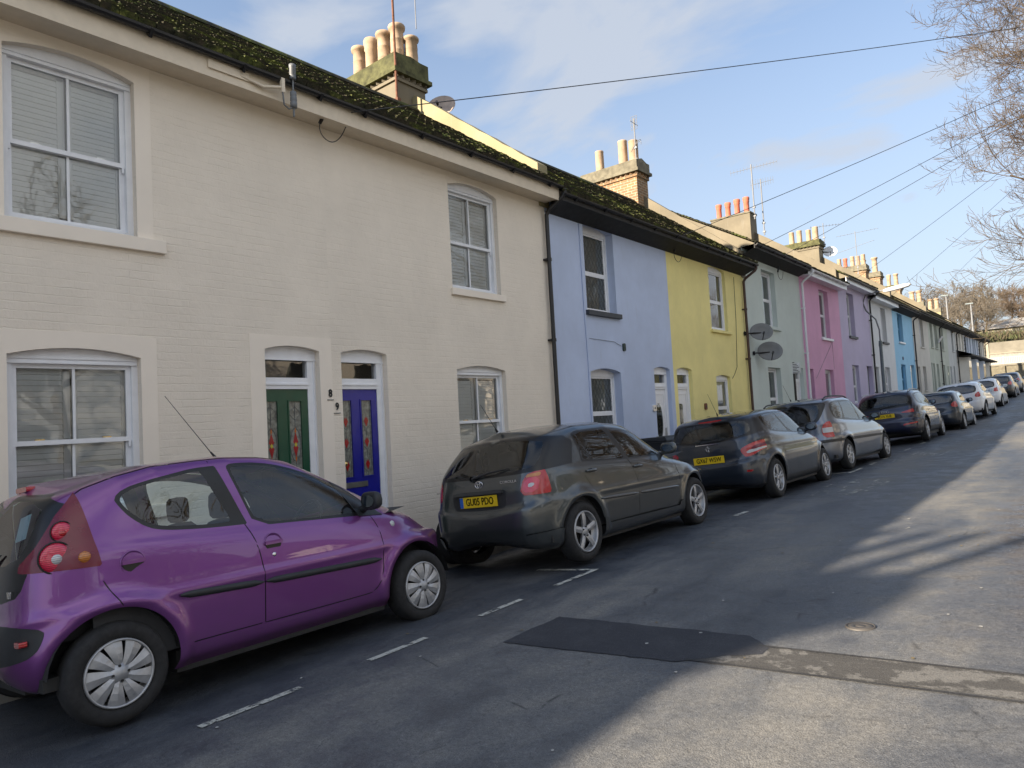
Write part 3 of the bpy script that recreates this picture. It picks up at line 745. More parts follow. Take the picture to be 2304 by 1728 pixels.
for i in range(4):
    y1=yy+4.1; paint=[PBAY2,PBAY,PBAY,PBAY2][i]
    z0=pave_z(0,yy+2)
    H=plain(yy,y1,['bay fronted house first in its row, touching the pale grey house','bay fronted pale blue house second in its row','bay fronted pale blue house third in its row','bay fronted house last in the terrace, next to the stone retaining wall'][i],paint,6.24+.02*i,
       [(yy+.5,yy+1.2,4.8,6.05),(yy+1.5,yy+2.2,4.8,6.05),(yy+3.0,yy+3.6,4.8,6.05)],[],[(yy+3.0,yy+3.7,z0,3.9)],name='bay_fronted_house')
    bm=MB(); bz=z0; a,b=yy+.35,yy+2.6
    bm.add([(0,a,bz),(.55,a+.45,bz),(.55,b-.45,bz),(0,b,bz),(0,a,4.25),(.55,a+.45,4.25),(.55,b-.45,4.25),(0,b,4.25)],[(0,1,5,4),(1,2,6,5),(2,3,7,6),(4,5,6,7)])
    bw=bm.build('bay',paint,H)
    gm=MB(); 
    for t0,t1 in ((.08,.45),(.55,.92)):
        ya_,yb_=a+.45+(b-a-.9)*t0,a+.45+(b-a-.9)*t1; gm.box((.53,ya_,bz+1.1),(.565,yb_,4.0))
    gm.build('bay_glass',MGLASSD,bw)
    cm=MB(); cm.add([(0,yy,4.75),(0,y1,4.75),(.85,y1,4.42),(.85,yy,4.42),(.85,yy,4.32),(.85,y1,4.32),(0,yy,4.30),(0,y1,4.30)],[(0,3,2,1),(3,4,5,2),(4,6,7,5)]); cm.build('canopy',MDARK,H)
    if i in(0,2,3): downpipe(H,yy+4.0,6.24,4.7,MBLK)
    if i in (1,3): chimney(H,yy+3.6,yy+4.25,-2.9,-4.0,7.2,8.9+.1*i,9.2+.1*i,MRENDERY,MCAPG,[(-3.7,.95,.19,MPOT,0),(-3.2,.95,.19,MPOT,0)],False)
    yy=y1
# gable wall at the far end
# --- houses behind the camera: they throw the shadow seen on the road and show in reflections
for k,(a,b) in enumerate(((-3.8,.65),(-8.3,-3.8),(-12.8,-8.3),(-17.3,-12.8),(-21.8,-17.3),(-26.3,-21.8),(-30.8,-26.3))):
    H=plain(a,b,['rendered terrace house just left of the frame','house two doors left of the cream pair','house three doors left of the cream pair','house four doors left of the cream pair','house five doors left of the cream pair','house six doors left of the cream pair','house seven doors left of the cream pair'][k],[PWHITE,PLILAC,PCREAMS,PGREEN,PYEL,PBLUE,PWHITE][k],[5.35,5.3,5.2,5.25,5.1,5.0,5.0][k],[(a+1.3,a+2.4,3.4,4.9)],[(a+1.3,a+2.4,.8,2.2)],[(a+3.3,a+4.0,-.1,2.3)])
    if k==1: chimney(H,-8.6,-8.0,-2.85,-4.3,6.2,8.3,8.6,MBRICK,MCAPG,[(-4.1,.6,.12,MPOT,2),(-3.6,.7,.12,MPOT,2),(-3.1,.7,.12,MPOT,2)])
    if k==3: chimney(H,-14.3,-13.6,-1.7,-3.4,6.2,8.2,8.5,MBRICK,MCAPG,[(-3.2,1.0,.10,MPOT,2),(-2.78,1.0,.10,MPOT,2),(-2.36,1.0,.10,MPOT,2),(-1.9,1.1,.10,MPOT,2)])
    if k==5: chimney(H,-22.2,-21.5,-2.85,-4.3,6.2,8.0,8.3,MBRICK,MCAPG,[(-4.1,.6,.12,MPOT,2),(-3.6,.7,.12,MPOT,2)])
# ---------------------------------------------------------------- cars
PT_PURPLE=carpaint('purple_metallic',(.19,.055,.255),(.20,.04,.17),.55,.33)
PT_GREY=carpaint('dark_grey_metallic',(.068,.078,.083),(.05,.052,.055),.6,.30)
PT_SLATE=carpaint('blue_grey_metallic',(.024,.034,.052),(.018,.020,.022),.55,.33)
PT_SILV=carpaint('mid_grey_metallic',(.16,.185,.235),(.12,.13,.15),.65,.30)
PT_NAVY=carpaint('navy_metallic',(.010,.014,.045),(.012,.012,.014),.4,.35)
PT_BLACK=carpaint('black_paint',(.010,.011,.013),(.01,.01,.01),.2,.3)
PT_WHITE=carpaint('white_paint_car',(.74,.76,.78),(.66,.67,.68),0,.4)
MTYRE=simple('tyre_rubber',(.020,.020,.021),.85,var=.3,vs=30,bs=.3)
MALLOY=simple('silver_wheel',(.42,.43,.45),.42,.55,var=.15,vs=12)
MRIMD=simple('dark_wheel_recess',(.02,.02,.02),.7)
MTRIM=simple('black_trim',(.022,.024,.027),.5,var=.15)
MSEAL=simple('window_seal',(.008,.008,.009),.3)
MINT=simple('car_interior',(.035,.036,.04),.8)
MSEAT=simple('seat_fabric',(.05,.052,.06),.9)
MCHROME=simple('chrome',(.75,.75,.76),.12,1.0,var=.02)
CGLASS=glassmat('car_glass',(.82,.90,.90),1.15,.03,.025)
CGLASSD=glassmat('dark_car_glass',(.42,.50,.53),1.8,.09,.08)
def lampmat(name,c,c2=None,tr=.0):
    b=NB(name); v=b.coord()
    w=b.n('TexWave'); w.inputs['Scale'].default_value=28; b.l(v,w.inputs['Vector']); w.bands_direction='Z'
    col=b.mix(w.outputs['Fac'],c,c2 or tuple(x*.55 for x in c))
    b.pr(col,.25,0,.6,b.bump(w.outputs['Fac'],.25,.004),1.0,.02); return b.m
LRED=lampmat('red_lamp_lens',(.55,.012,.018)); LREDD=simple('dark_red_lamp_lens',(.15,.006,.025),.25,coat=.25,var=.1); LORG=lampmat('amber_lamp_lens',(.65,.22,.03)); LCLR=lampmat('clear_lamp_lens',(.62,.65,.68),(.35,.37,.4)); LPINK=lampmat('bright_red_lamp',(.75,.03,.10),(.45,.01,.04))
MPLATE=simple('yellow_plate',(.80,.55,.015),.45,var=.05); MPLB=simple('plate_blue',(.02,.12,.50),.4); MINK=simple('plate_ink',(.01,.01,.01),.5)
MMIRR=simple('mirror_silver',(.30,.36,.42),.03,1.0,var=.01)

def polysdf(P,pts):
    """signed distance (negative inside) of points P (n,2) to polygon"""
    P=np.asarray(P);V=np.asarray(pts,float); n=len(V)
    d=np.full(len(P),1e9); s=np.ones(len(P))
    for i in range(n):
        a=V[i];b=V[i-1]; e=b-a; w=P-a
        t=np.clip((w@e)/max(e@e,1e-12),0,1); q=w-t[:,None]*e
        d=np.minimum(d,(q**2).sum(1))
        c1=P[:,1]>=a[1]; c2=P[:,1]<b[1]; c3=e[0]*w[:,1]>e[1]*w[:,0]
        s=np.where((c1&c2&c3)|(~c1&~c2&~c3),-s,s)
    return s*np.sqrt(d)
def linesdf(P,pts,w):
    P=np.asarray(P);V=np.asarray(pts,float); d=np.full(len(P),1e9)
    for a,b in zip(V[:-1],V[1:]):
        e=b-a; q=P-a; t=np.clip((q@e)/max(e@e,1e-12),0,1); q=q-t[:,None]*e; d=np.minimum(d,(q**2).sum(1))
    return np.sqrt(d)-w
def chaikin(pts,k=2,closed=True):
    P=[tuple(p) for p in pts]
    for _ in range(k):
        Q=[]; n=len(P)
        rng_=range(n) if closed else range(n-1)
        if not closed: Q.append(P[0])
        for i in rng_:
            a=P[i];b=P[(i+1)%n]; Q.append((a[0]*.75+b[0]*.25,a[1]*.75+b[1]*.25)); Q.append((a[0]*.25+b[0]*.75,a[1]*.25+b[1]*.75))
        if not closed: Q.append(P[-1])
        P=Q
    return P
def pchip_levels(K,ts,tq):
    """monotone cubic through key rings K (m,n,3)"""
    K=np.asarray(K); h=np.diff(ts)[:,None,None]; dl=np.diff(K,axis=0)/h; m=np.zeros_like(K)
    w1=2*h[1:]+h[:-1]; w2=h[1:]+2*h[:-1]; a,b=dl[:-1],dl[1:]
    with np.errstate(divide='ignore',invalid='ignore'):
        mm=(w1+w2)/(w1/a+w2/b)
    m[1:-1]=np.where(a*b>0,mm,0); m[0]=dl[0];m[-1]=dl[-1]
    out=[]
    for t in tq:
        i=min(max(np.searchsorted(ts,t)-1,0),len(ts)-2); H_=ts[i+1]-ts[i]; s=(t-ts[i])/H_
        out.append((1+2*s)*(1-s)**2*K[i]+s*(1-s)**2*H_*m[i]+s*s*(3-2*s)*K[i+1]+s*s*(s-1)*H_*m[i+1])
    return np.array(out)
def make_shell(levels,res):
    """levels: dicts zs (float or curve), w, yr,zr,yf,zf,nr,nf. returns grid of points with (v,t) coordinates"""
    segs=(int(26*res),int(70*res),int(26*res)); K=[]
    for L in levels:
        yr,yf=L['yr'],L['yf']; yc=(yr+yf)/2; a=(yf-yr)/2; w=L['w']; pts=[]
        for seg,n in enumerate(segs):
            nn=L.get('nr',6) if seg==0 else L.get('nf',5)
            for k in range(n+(1 if seg==2 else 0)):
                s=k/n
                if seg==0: x=w*s*(.5**(1/nn)); y=-(1-(x/w if w>1e-6 else 0)**nn)**(1/nn) if w>1e-6 else -1
                elif seg==2: x=w*(1-s)*(.5**(1/nn)); y=(1-(x/w if w>1e-6 else 0)**nn)**(1/nn) if w>1e-6 else 1
                else:
                    nr,nf=L.get('nr',6),L.get('nf',5); y0=-.5**(1/nr);y1=.5**(1/nf); 
                    # denser near corners
                    y=y0+(y1-y0)*(s+.0*math.sin(2*math.pi*s)); q=nr if y<0 else nf; x=w*(1-abs(y)**q)**(1/q)
                    if s==0: x=w*(.5**(1/nr))
                yy=yc+a*y
                zs=L['zs'] if isinstance(L['zs'],(int,float)) else float(np.interp(yy,[p[0] for p in L['zs']],[p[1] for p in L['zs']]))
                wm=L.get('wm'); 
                if wm: x=x*float(np.interp(yy,[p[0] for p in wm],[p[1] for p in wm]))
                e=1-min(1,(x/w) if w>1e-6 else 0); e=e*e*(3-2*e) if e<1 else 1
                ec=L['zr'] if y<0 else L['zf']; z=zs+(ec-zs)*e if w>1e-6 else (float(np.interp(yy,[p[0] for p in L['zs']],[p[1] for p in L['zs']])) if not isinstance(L['zs'],(int,float)) else L['zs'])
                pts.append((x,yy,z))
        K.append(pts)
    K=np.array(K); ts=[0.]
    for i in range(1,len(K)):
        ts.append(ts[-1]+max(.02,float(np.sqrt(((K[i]-K[i-1])**2).sum(1)).mean())))
    ts=np.array(ts); tq=[];lv=[]
    for i in range(len(ts)-1):
        n=max(2,int((ts[i+1]-ts[i])/.028*res))
        for k in range(n): tq.append(ts[i]+(ts[i+1]-ts[i])*k/n); lv.append(i+k/n)
    tq.append(ts[-1]);lv.append(len(ts)-1.)
    G=pchip_levels(K,ts,tq)
    T=[]
    for seg,n in enumerate(segs):
        for k in range(n+(1 if seg==2 else 0)): T.append(seg+k/n)
    return G,np.array(lv),np.array(T)
class Shell:
    def __init__(s,levels,res=1.0,bulge=None):
        G,lv,T=make_shell(levels,res); m,n,_=G.shape
        if bulge is not None: G=bulge(G)
        du=np.gradient(G,axis=1); dv=np.gradient(G,axis=0); N=np.cross(du,dv); 
        N/=np.maximum(np.linalg.norm(N,axis=2,keepdims=True),1e-9)
        # orient outward
        c=np.array([0,G[...,1].mean(),.6]); sg=np.sign(((G-c)*N).sum(2,keepdims=True)); sg[sg==0]=1
        if np.median(sg)<0: N=-N
        vv,tt=np.meshgrid(lv,T,indexing='ij')
        s.A=np.concatenate([G,vv[...,None],tt[...,None],N],2).reshape(-1,8)
        s.G=G
        tris=[]
        for i in range(m-1):
            for j in range(n-1):
                a=i*n+j;b=a+1;c_=a+n+1;d=a+n
                tris.append((a,b,c_)); tris.append((a,c_,d))
        s.T=np.array(tris); s.tag=np.zeros(len(s.T),int); s.names=['body']
    def tid(s,name):
        if name not in s.names: s.names.append(name)
        return s.names.index(name)
    def split(s,dfun,name,region=None,only=None,inside=True):
        """cut triangles along dfun==0, inside (d<0) gets tag name"""
        A=s.A; d=dfun(A); d=np.where(np.abs(d)<1e-5,1e-5,d)
        cen=A[s.T].mean(1); ok=np.ones(len(s.T),bool)
        if region is not None: ok&=region(cen)
        if only is not None: ok&=np.isin(s.tag,[s.tid(o) for o in only])
        D=d[s.T]; neg=(D<0).sum(1); t=s.tid(name)
        full=ok&(neg==3); s.tag[full]=t
        cross=np.where(ok&(neg>0)&(neg<3))[0]
        if len(cross)==0: return
        cache={}; newA=[];base=len(A); nt=[];ng=[]
        def cut(a,b):
            k=(a,b) if a<b else (b,a)
            if k not in cache:
                f=d[k[0]]/(d[k[0]]-d[k[1]]); cache[k]=base+len(newA); newA.append(A[k[0]]*(1-f)+A[k[1]]*f)
            return cache[k]
        for i in cross:
            a,b,c=s.T[i]; 
            for _ in range(3):
                if (d[a]<0)!=(d[b]<0) and (d[a]<0)!=(d[c]<0): break
                a,b,c=b,c,a
            p=cut(a,b);q=cut(a,c); ta=t if d[a]<0 else s.tag[i]; tb=t if d[b]<0 else s.tag[i]
            nt+=[(a,p,q),(p,b,c),(p,c,q)]; ng+=[ta,tb,tb]
        keep=np.ones(len(s.T),bool);keep[cross]=False
        s.T=np.concatenate([s.T[keep],np.array(nt)]); s.tag=np.concatenate([s.tag[keep],np.array(ng)]); s.A=np.concatenate([A,np.array(newA)])
    def surf(s,y,z,side='S'):
        A=s.A
        if side=='S': m=(A[:,0]>.3)&(np.abs(A[:,5])>.3); k=(A[m][:,1]-y)**2+(A[m][:,2]-z)**2
        elif side=='R': m=(A[:,1]<1.2)&(A[:,4]<1.2); k=(A[m][:,0]-abs(y))**2+(A[m][:,2]-z)**2
        else: m=(A[:,1]>1.2)&(A[:,4]>1.8); k=(A[m][:,0]-abs(y))**2+(A[m][:,2]-z)**2
        B=A[m]; o=np.argsort(k)[:4]; w=1/(k[o]+1e-6); r=(B[o]*w[:,None]).sum(0)/w.sum()
        return r
    def extract(s,name,mirror,mats,parent,objname,off=0.0):
        if name not in s.names: return None
        idx=np.where(s.tag==s.names.index(name))[0]
        if len(idx)==0: return None
        T=s.T[idx]; u,inv=np.unique(T,return_inverse=True); V=s.A[u].copy(); F=inv.reshape(-1,3)
        V[:,:3]+=V[:,5:8]*off
        sets=[]
        if mirror in('R','B'): sets.append((V[:,:3],V[:,5:8],F))
        if mirror in('L','B'):
            W=V.copy();W[:,0]*=-1;W[:,5]*=-1; sets.append((W[:,:3],W[:,5:8],F[:,::-1]))
        vs=np.concatenate([q[0] for q in sets]); ns=np.concatenate([q[1] for q in sets]); fs=[];o=0
        for q in sets: fs.append(q[2]+o); o+=len(q[0])
        fs=np.concatenate(fs)
        # drop slivers
        a=vs[fs[:,1]]-vs[fs[:,0]];b=vs[fs[:,2]]-vs[fs[:,0]]; ar=np.linalg.norm(np.cross(a,b),axis=1); fs=fs[ar>1e-9]
        me=bpy.data.meshes.new(objname); me.from_pydata(vs.tolist(),[],fs.tolist())
        me.materials.append(mats); me.polygons.foreach_set('use_smooth',[True]*len(me.polygons)); me.update()
        nl=[tuple(n) for n in ns]
        try: me.normals_split_custom_set_from_vertices(nl)
        except Exception as e: print('normals',e)
        ob=bpy.data.objects.new(objname,me); COL.objects.link(ob); ob.parent=parent; ORG[ob.name]=Vector((0,0,0)); return ob

def wheel(parent,c,r,w,style,rim_r,side=1):
    """c: centre of outer face; side=+1 faces +x"""
    x,y,z=c; s=side
    hb=MB(); hb.lathe([(0,-w*.5*s),(rim_r*.75,-w*.5*s),(rim_r*.75,-.075*s),(0,-.075*s)],(x,y,z),0,24); W=hb.build('wheel',MRIMD,parent,local=True); 
    tm=MB(); sh=.012
    tm.lathe([(rim_r*.95,-.02*s),(rim_r,-.004*s),(rim_r+.012,.006*s),(r*.80,.012*s),(r*.90,.009*s),(r*.965,-.008*s),(r*.995,-.03*s),(r,-.06*s),(r,-w+.06*s if s<0 else -(w-.06)),(r*.97,-(w-.02)*s),(rim_r,-w*s),(rim_r*.9,-w*.8*s)],(x,y,z),0,48)
    tm.build('tyre',MTYRE,W,local=True)
    rm=MB(); R0=rim_r
    rm.lathe([(R0*.99,-.01*s),(R0*.97,.008*s),(R0*.925,.008*s),(R0*.90,-.008*s),(R0*.88,-.07*s),(R0*.86,-.07*s)],(x,y,z),0,48)
    def spoke(a,wi,wo,ri,ro,h0=.006,h1=.0,th=.03,skew=0):
        ca,sa=math.cos(a),math.sin(a)
        def P(rr,t,h): 
            aa=a+skew*(rr/R0); c1,s1=math.cos(aa),math.sin(aa); return (x+h*s,y+rr*c1-t*s1,z+rr*s1+t*c1)
        n=4; 
        for k in range(n):
            q0,q1=k/n,(k+1)/n; ra,rb=ri+(ro-ri)*q0,ri+(ro-ri)*q1; wa,wb=wi+(wo-wi)*q0,wi+(wo-wi)*q1; ha=h0+(h1-h0)*q0+.008*math.sin(math.pi*q0);hb_=h0+(h1-h0)*q1+.008*math.sin(math.pi*q1)
            vs=[P(ra,-wa,ha-.008),P(ra,0,ha),P(ra,wa,ha-.008),P(rb,-wb,hb_-.008),P(rb,0,hb_),P(rb,wb,hb_-.008),P(ra,-wa*.8,ha-th),P(ra,wa*.8,ha-th),P(rb,-wb*.8,hb_-th),P(rb,wb*.8,hb_-th)]
            rm.add(vs,[(0,1,4,3),(1,2,5,4),(0,3,8,6),(2,7,9,5)],0,False)
    if style=='cover':
        n=9
        for k in range(n): spoke(2*math.pi*k/n+.25,.016,.052,R0*.20,R0*.93,.010,.004,.04,.12)
        rm.lathe([(0,.020*s),(R0*.16,.018*s),(R0*.19,.012*s),(R0*.30,.004*s),(R0*.34,-.02*s)],(x,y,z),0,24)
    elif style=='five':
        for k in range(5): spoke(2*math.pi*k/5+.35,.030,.030,R0*.15,R0*.93,-.012,.0,.035)
        rm.lathe([(0,-.002*s),(R0*.20,-.006*s),(R0*.26,-.02*s)],(x,y,z),0,20)
    elif style=='ten':
        for k in range(5):
            for q in(-.17,.17): spoke(2*math.pi*k/5+.3+q,.013,.018,R0*.12,R0*.94,-.006,.0,.03)
        rm.lathe([(0,.0*s),(R0*.20,-.002*s),(R0*.26,-.02*s)],(x,y,z),0,20)
    else:
        for k in range(7): spoke(2*math.pi*k/7,.026,.034,R0*.2,R0*.93,.006,.0,.03)
        rm.lathe([(0,.008*s),(R0*.24,.006*s),(R0*.3,-.02*s)],(x,y,z),0,20)
    rm.build('rim',MALLOY,W,local=True)
    lm=MB()
    for k in range(4 if style=='cover' else 5):
        a=2*math.pi*k/(4 if style=='cover' else 5)+.1; rr=R0*.22
        lm.lathe([(0,.016*s if style=='cover' else .002*s),(.008,.016*s if style=='cover' else .002*s),(.008,-.02*s)],(x,y+rr*math.cos(a),z+rr*math.sin(a)),0,6,smooth=False)
    lm.build('wheel_nut',MRIMD,W,local=True)
    return W
def plate(parent,txt,x,y,z,tilt=0.0,eu=True,size=.072):
    pm=MB(); w,h=.26,.056; M=Matrix.Translation((x,y,z))@Matrix.Rotation(tilt,4,'X')
    pm.obox(M,(2*w,.006,2*h),0)
    if eu: pm.obox(M@Matrix.Translation((-w+.024,-.0035,0)),(.046,.002,2*h-.004),1)
    P=pm.build('number_plate',[MPLATE,MPLB],parent,local=True)
    tm=MB(); o=M@Vector((.02 if eu else 0,-.0045,0)); ux=(M.to_3x3()@Vector((1,0,0))); uz=(M.to_3x3()@Vector((0,0,1)))
    text_on(tm,txt,.103,o,ux,uz,0,.78,bold=.0016); tm.build('lettering',MINK,P,local=True)
    return P
def seat(parent,x,y,z,w=.50,h=.62,rear=False):
    m=MB()
    for (cy,cz,sx,sy,sz,rot) in ((y,z+h*.5,w,.13,h,-14),(y+.24,z,w,.52,.14,4)):
        M=Matrix.Translation((x,cy,cz))@Matrix.Rotation(R(-rot),4,'X')
        n=10; 
        # cushion as superellipsoid
        vs=[];fs=[]; U=12;V=8
        for i in range(V+1):
            a=-math.pi/2+math.pi*i/V
            for j in range(U):
                b=2*math.pi*j/U
                f=lambda t,p:math.copysign(abs(t)**p,t)
                vs.append(M@Vector((sx/2*f(math.cos(a),.4)*f(math.cos(b),.4),sy/2*f(math.cos(a),.4)*f(math.sin(b),.4),sz/2*f(math.sin(a),.45))))
        for i in range(V):
            for j in range(U): fs.append((i*U+j,i*U+(j+1)%U,(i+1)*U+(j+1)%U,(i+1)*U+j))
        m.add(vs,fs,0,True)
    M=Matrix.Translation((x,y-.07,z+h+.09)); vs=[];fs=[];U=12;V=6
    for i in range(V+1):
        a=-math.pi/2+math.pi*i/V
        for j in range(U):
            b=2*math.pi*j/U; f=lambda t,p:math.copysign(abs(t)**p,t)
            vs.append(M@Vector((.13*f(math.cos(a),.5)*f(math.cos(b),.5),.05*f(math.cos(a),.5)*f(math.sin(b),.5),.10*f(math.sin(a),.5))))
    for i in range(V):
        for j in range(U): fs.append((i*U+j,i*U+(j+1)%U,(i+1)*U+(j+1)%U,(i+1)*U+j))
    m.add(vs,fs,0,True)
    return m.build('seat',MSEAT,parent,local=True)

def Sside(c): return (c[:,0]>.2)&(np.abs(c[:,5])>.30)&(c[:,4]>.55)
def Srear(c): return (c[:,4]<1.25)&(c[:,1]<1.3)
def build_car(S,label,pose,cat='car',res=1.0,group='cars parked along the kerb'):
    X,Y,Z,roll,yaw=pose
    car=empty(S.get('name','parked_car'),(X,Y,Z),label,cat,group,rot=(0,-roll,yaw)); ORG[car.name]=Vector((0,0,0))
    hr,hf,r,ra=S['hr'],S['hf'],S['r'],S['ra']; W=S['W']/2; L=S['L']
    def bulge(G):
        x,y,z=G[...,0],G[...,1],G[...,2]
        for h in (hr,hf):
            d=np.sqrt((y-h)**2+(z-r-.015)**2); k=S.get('flare',.018)*np.exp(-((d-ra-.035)/.05)**2)*(x>.5*W)
            k=np.where(z<r+.6,k,0); G[...,0]=x+k; x=G[...,0]
        # gentle shoulder crease
        G[...,0]+= np.where((x>.5*W),.010*np.exp(-((z-S.get('crease',.72))/.03)**2),0)
        return G
    sh=Shell(S['levels'],res,bulge)
    side2=lambda A:A[:,[1,2]]
    for h in (hr,hf):
        sh.split(lambda A,h=h: np.sqrt((A[:,1]-h)**2+((A[:,2]-r-.015)*S.get('arch_k',1.0))**2)-ra,'void',lambda c:(c[:,0]>.35*W)&(c[:,4]>.6)&(c[:,2]<r+ra+.1))
    for f in S['feat']:
        kind,name,pts=f[0],f[1],f[2]; k=f[3] if len(f)>3 else 2; only=f[4] if len(f)>4 else None
        if kind=='S': P=chaikin(pts,k); sh.split(lambda A:polysdf(A[:,[1,2]],P),name,Sside,only)
        elif kind=='R':
            P=chaikin(pts,k); ym=S.get('lampy',.30) if name.startswith('lamp') else 9
            sh.split(lambda A:np.maximum(polysdf(A[:,[0,2]],P),A[:,1]-ym+.10*np.maximum(0,A[:,2]-.9)),name,Srear,only)
        elif kind=='V': # level/segment window
            v0,v1,t0,t1=pts; sh.split(lambda A:np.maximum(np.maximum(v0-A[:,3],A[:,3]-v1)*.4,np.maximum(t0-A[:,4],A[:,4]-t1)*.9),name,None,only)
        elif kind=='SL': P=chaikin(pts,k,False); sh.split(lambda A:linesdf(A[:,[1,2]],P,f[5] if len(f)>5 else .0035),name,Sside,only)
        elif kind=='RL': P=chaikin(pts,k,False); sh.split(lambda A:linesdf(A[:,[0,2]],P,f[5] if len(f)>5 else .0035),name,Srear,only)
    PT=S['paint']
    def ex(tag_,mir,mat,par,nm,off=0): return sh.extract(tag_,mir,mat,par,nm,off)
    body=ex('body','B',PT,car,'body')
    ex('gap','R',MSEAL,body,'panel_gap',-.004); ex('gap','L',MSEAL,body,'panel_gap',-.004)
    doors={}
    for dn in ('door_front','door_rear'):
        if dn in sh.names:
            doors[dn]=ex(dn,'R',PT,car,'door'); ex(dn,'L',PT,car,'door')
    G=S.get('glass',CGLASS)
    for nm in ('glass_front','glass_rear','glass_q'):
        par=doors.get({'glass_front':'door_front','glass_rear':'door_rear'}.get(nm,''),None) or car
        if nm in sh.names:
            ex(nm,'R',G,par,'window'); ex(nm,'L',G,car,'window')
    ex('seal','R',MSEAL,car,'window_seal'); ex('seal','L',MSEAL,car,'window_seal'); ex('windscreen','B',G,car,'windscreen'); ex('rear_glass','B',S.get('rglass',G),car,'rear_window')
    ex('screen_border','B',MSEAL,car,'windscreen_border'); ex('rear_border','B',MSEAL,car,'rear_window_border'); ex('trim','R',MTRIM,car,'lower_trim',.002); ex('trim','L',MTRIM,car,'lower_trim',.002)
    for tg,mt,nm in (('lamp',LRED,'tail_light'),('fog',LRED,'rear_fog_light'),('lampd',LREDD,'tail_light'),('headlamp',LCLR,'headlight')):
        if tg in sh.names:
            o=ex(tg,'R',mt,car,nm,.003); ex(tg,'L',mt,car,nm,.003); S['_'+tg]=o
    for tg,mt,nm in (('lampw',LCLR,'lens'),('lampo',LORG,'lens'),('lampp',LPINK,'lens')):
        par=S.get('_lamp') or S.get('_lampd')
        if tg in sh.names: ex(tg,'R',mt,par,nm,.004); ex(tg,'L',mt,par,nm,.004)
    ex('skirt','R',PT,body,'side_skirt',.02); ex('skirt','L',PT,body,'side_skirt',.02)
    S.pop('_lamp',None);S.pop('_lampd',None);S.pop('_headlamp',None)
    # underbody, wheel housings
    ub=MB(); ub.box((-W+.14,.22,.27),(W-.10,hr-ra-.01,.34)); ub.box((-W+.10,hr+ra+.01,.17),(W-.10,hf-ra-.01,.30)); ub.box((-W+.38,hf+ra+.01,.21),(W-.38,L-.25,.34)); ub.box((-.45,hr-ra-.02,.24),(.45,hf+ra+.02,.40))
    for h in (hr,hf):
        for s in (1,-1):
            n=14; vs=[]
            for k in range(n+1):
                a=.10+(math.pi-.20)*k/n
                for x in (W-.06,W-.30): vs.append((s*x,h+(ra+.004)*math.cos(a),r+.015+(ra+.004)*math.sin(a)))
            ub.add(vs,[(2*k,2*k+1,2*k+3,2*k+2) for k in range(n)],0,True)
            vs=[(s*(W-.30),h,r)]+[(s*(W-.30),h+(ra+.004)*math.cos(.10+(math.pi-.20)*k/n),r+.015+(ra+.004)*math.sin(.10+(math.pi-.20)*k/n)) for k in range(n+1)]
            ub.add(vs,[(0,k+1,k+2) for k in range(n)])
    ub.build('underbody',MRIMD,car,local=True)
    wx=S.get('wx',W-.025)
    for h in (hr,hf):
        for s in (1,-1): wheel(car,(s*wx,h,r),r,.18,S['wheel'],S.get('rim',r*.67),s)
    # interior
    im=MB(); bz=S.get('belt',.95)
    im.box((-W+.14,hr+ra-.1,.30),(W-.14,hf-ra+.12,.36)); im.box((-W+.20,hr-.25,.50),(W-.20,hr+.30,bz-.28)) 
    im.add([(-W+.12,S['dash'],bz-.10),(W-.12,S['dash'],bz-.10),(W-.12,S['dash']+.55,bz-.02),(-W+.12,S['dash']+.55,bz-.02),(-W+.12,S['dash']+.05,.45),(W-.12,S['dash']+.05,.45)],[(0,1,2,3),(0,4,5,1)])
    for s in(1,-1): im.add([(s*(W-.075),hr-.1,.32),(s*(W-.075),hf-ra,.32),(s*(W-.10),hf-ra,bz-.07),(s*(W-.10),hr-.1,bz-.05)],[(0,1,2,3)])
    I=im.build('interior',MINT,car,local=True)
    if S.get('seats',True):
        for s in (1,-1):
            seat(car,s*.34,S['fseat'],.46,.46,.60); seat(car,s*.32,S['rseat'],.50,.44,.54)
        sw=MB(); c=Vector((.34,S['fseat']+.62,bz-.04)); M=Matrix.Rotation(R(65),3,'X')
        sw.tube([c+M@Vector((.18*math.cos(t*.3142),.18*math.sin(t*.3142),0)) for t in range(21)],.014,6,cap=False); sw.tube([c,c+M@Vector((0,0,-.35))],.03,6); sw.tube([c+M@Vector((-.17,0,0)),c+M@Vector((.17,0,0))],.02,6)
        sw.build('steering_wheel',MTRIM,car,local=True)
        mm=MB(); mm.rbox((-.12,S['mirror'],S['H']-.17),(.12,S['mirror']+.02,S['H']-.10),.02,0,1); mm.tube([(0,S['mirror']+.02,S['H']-.13),(0,S['mirror']+.10,S['H']-.07)],.012,5); mm.build('rear_view_mirror',MTRIM,car,local=True)
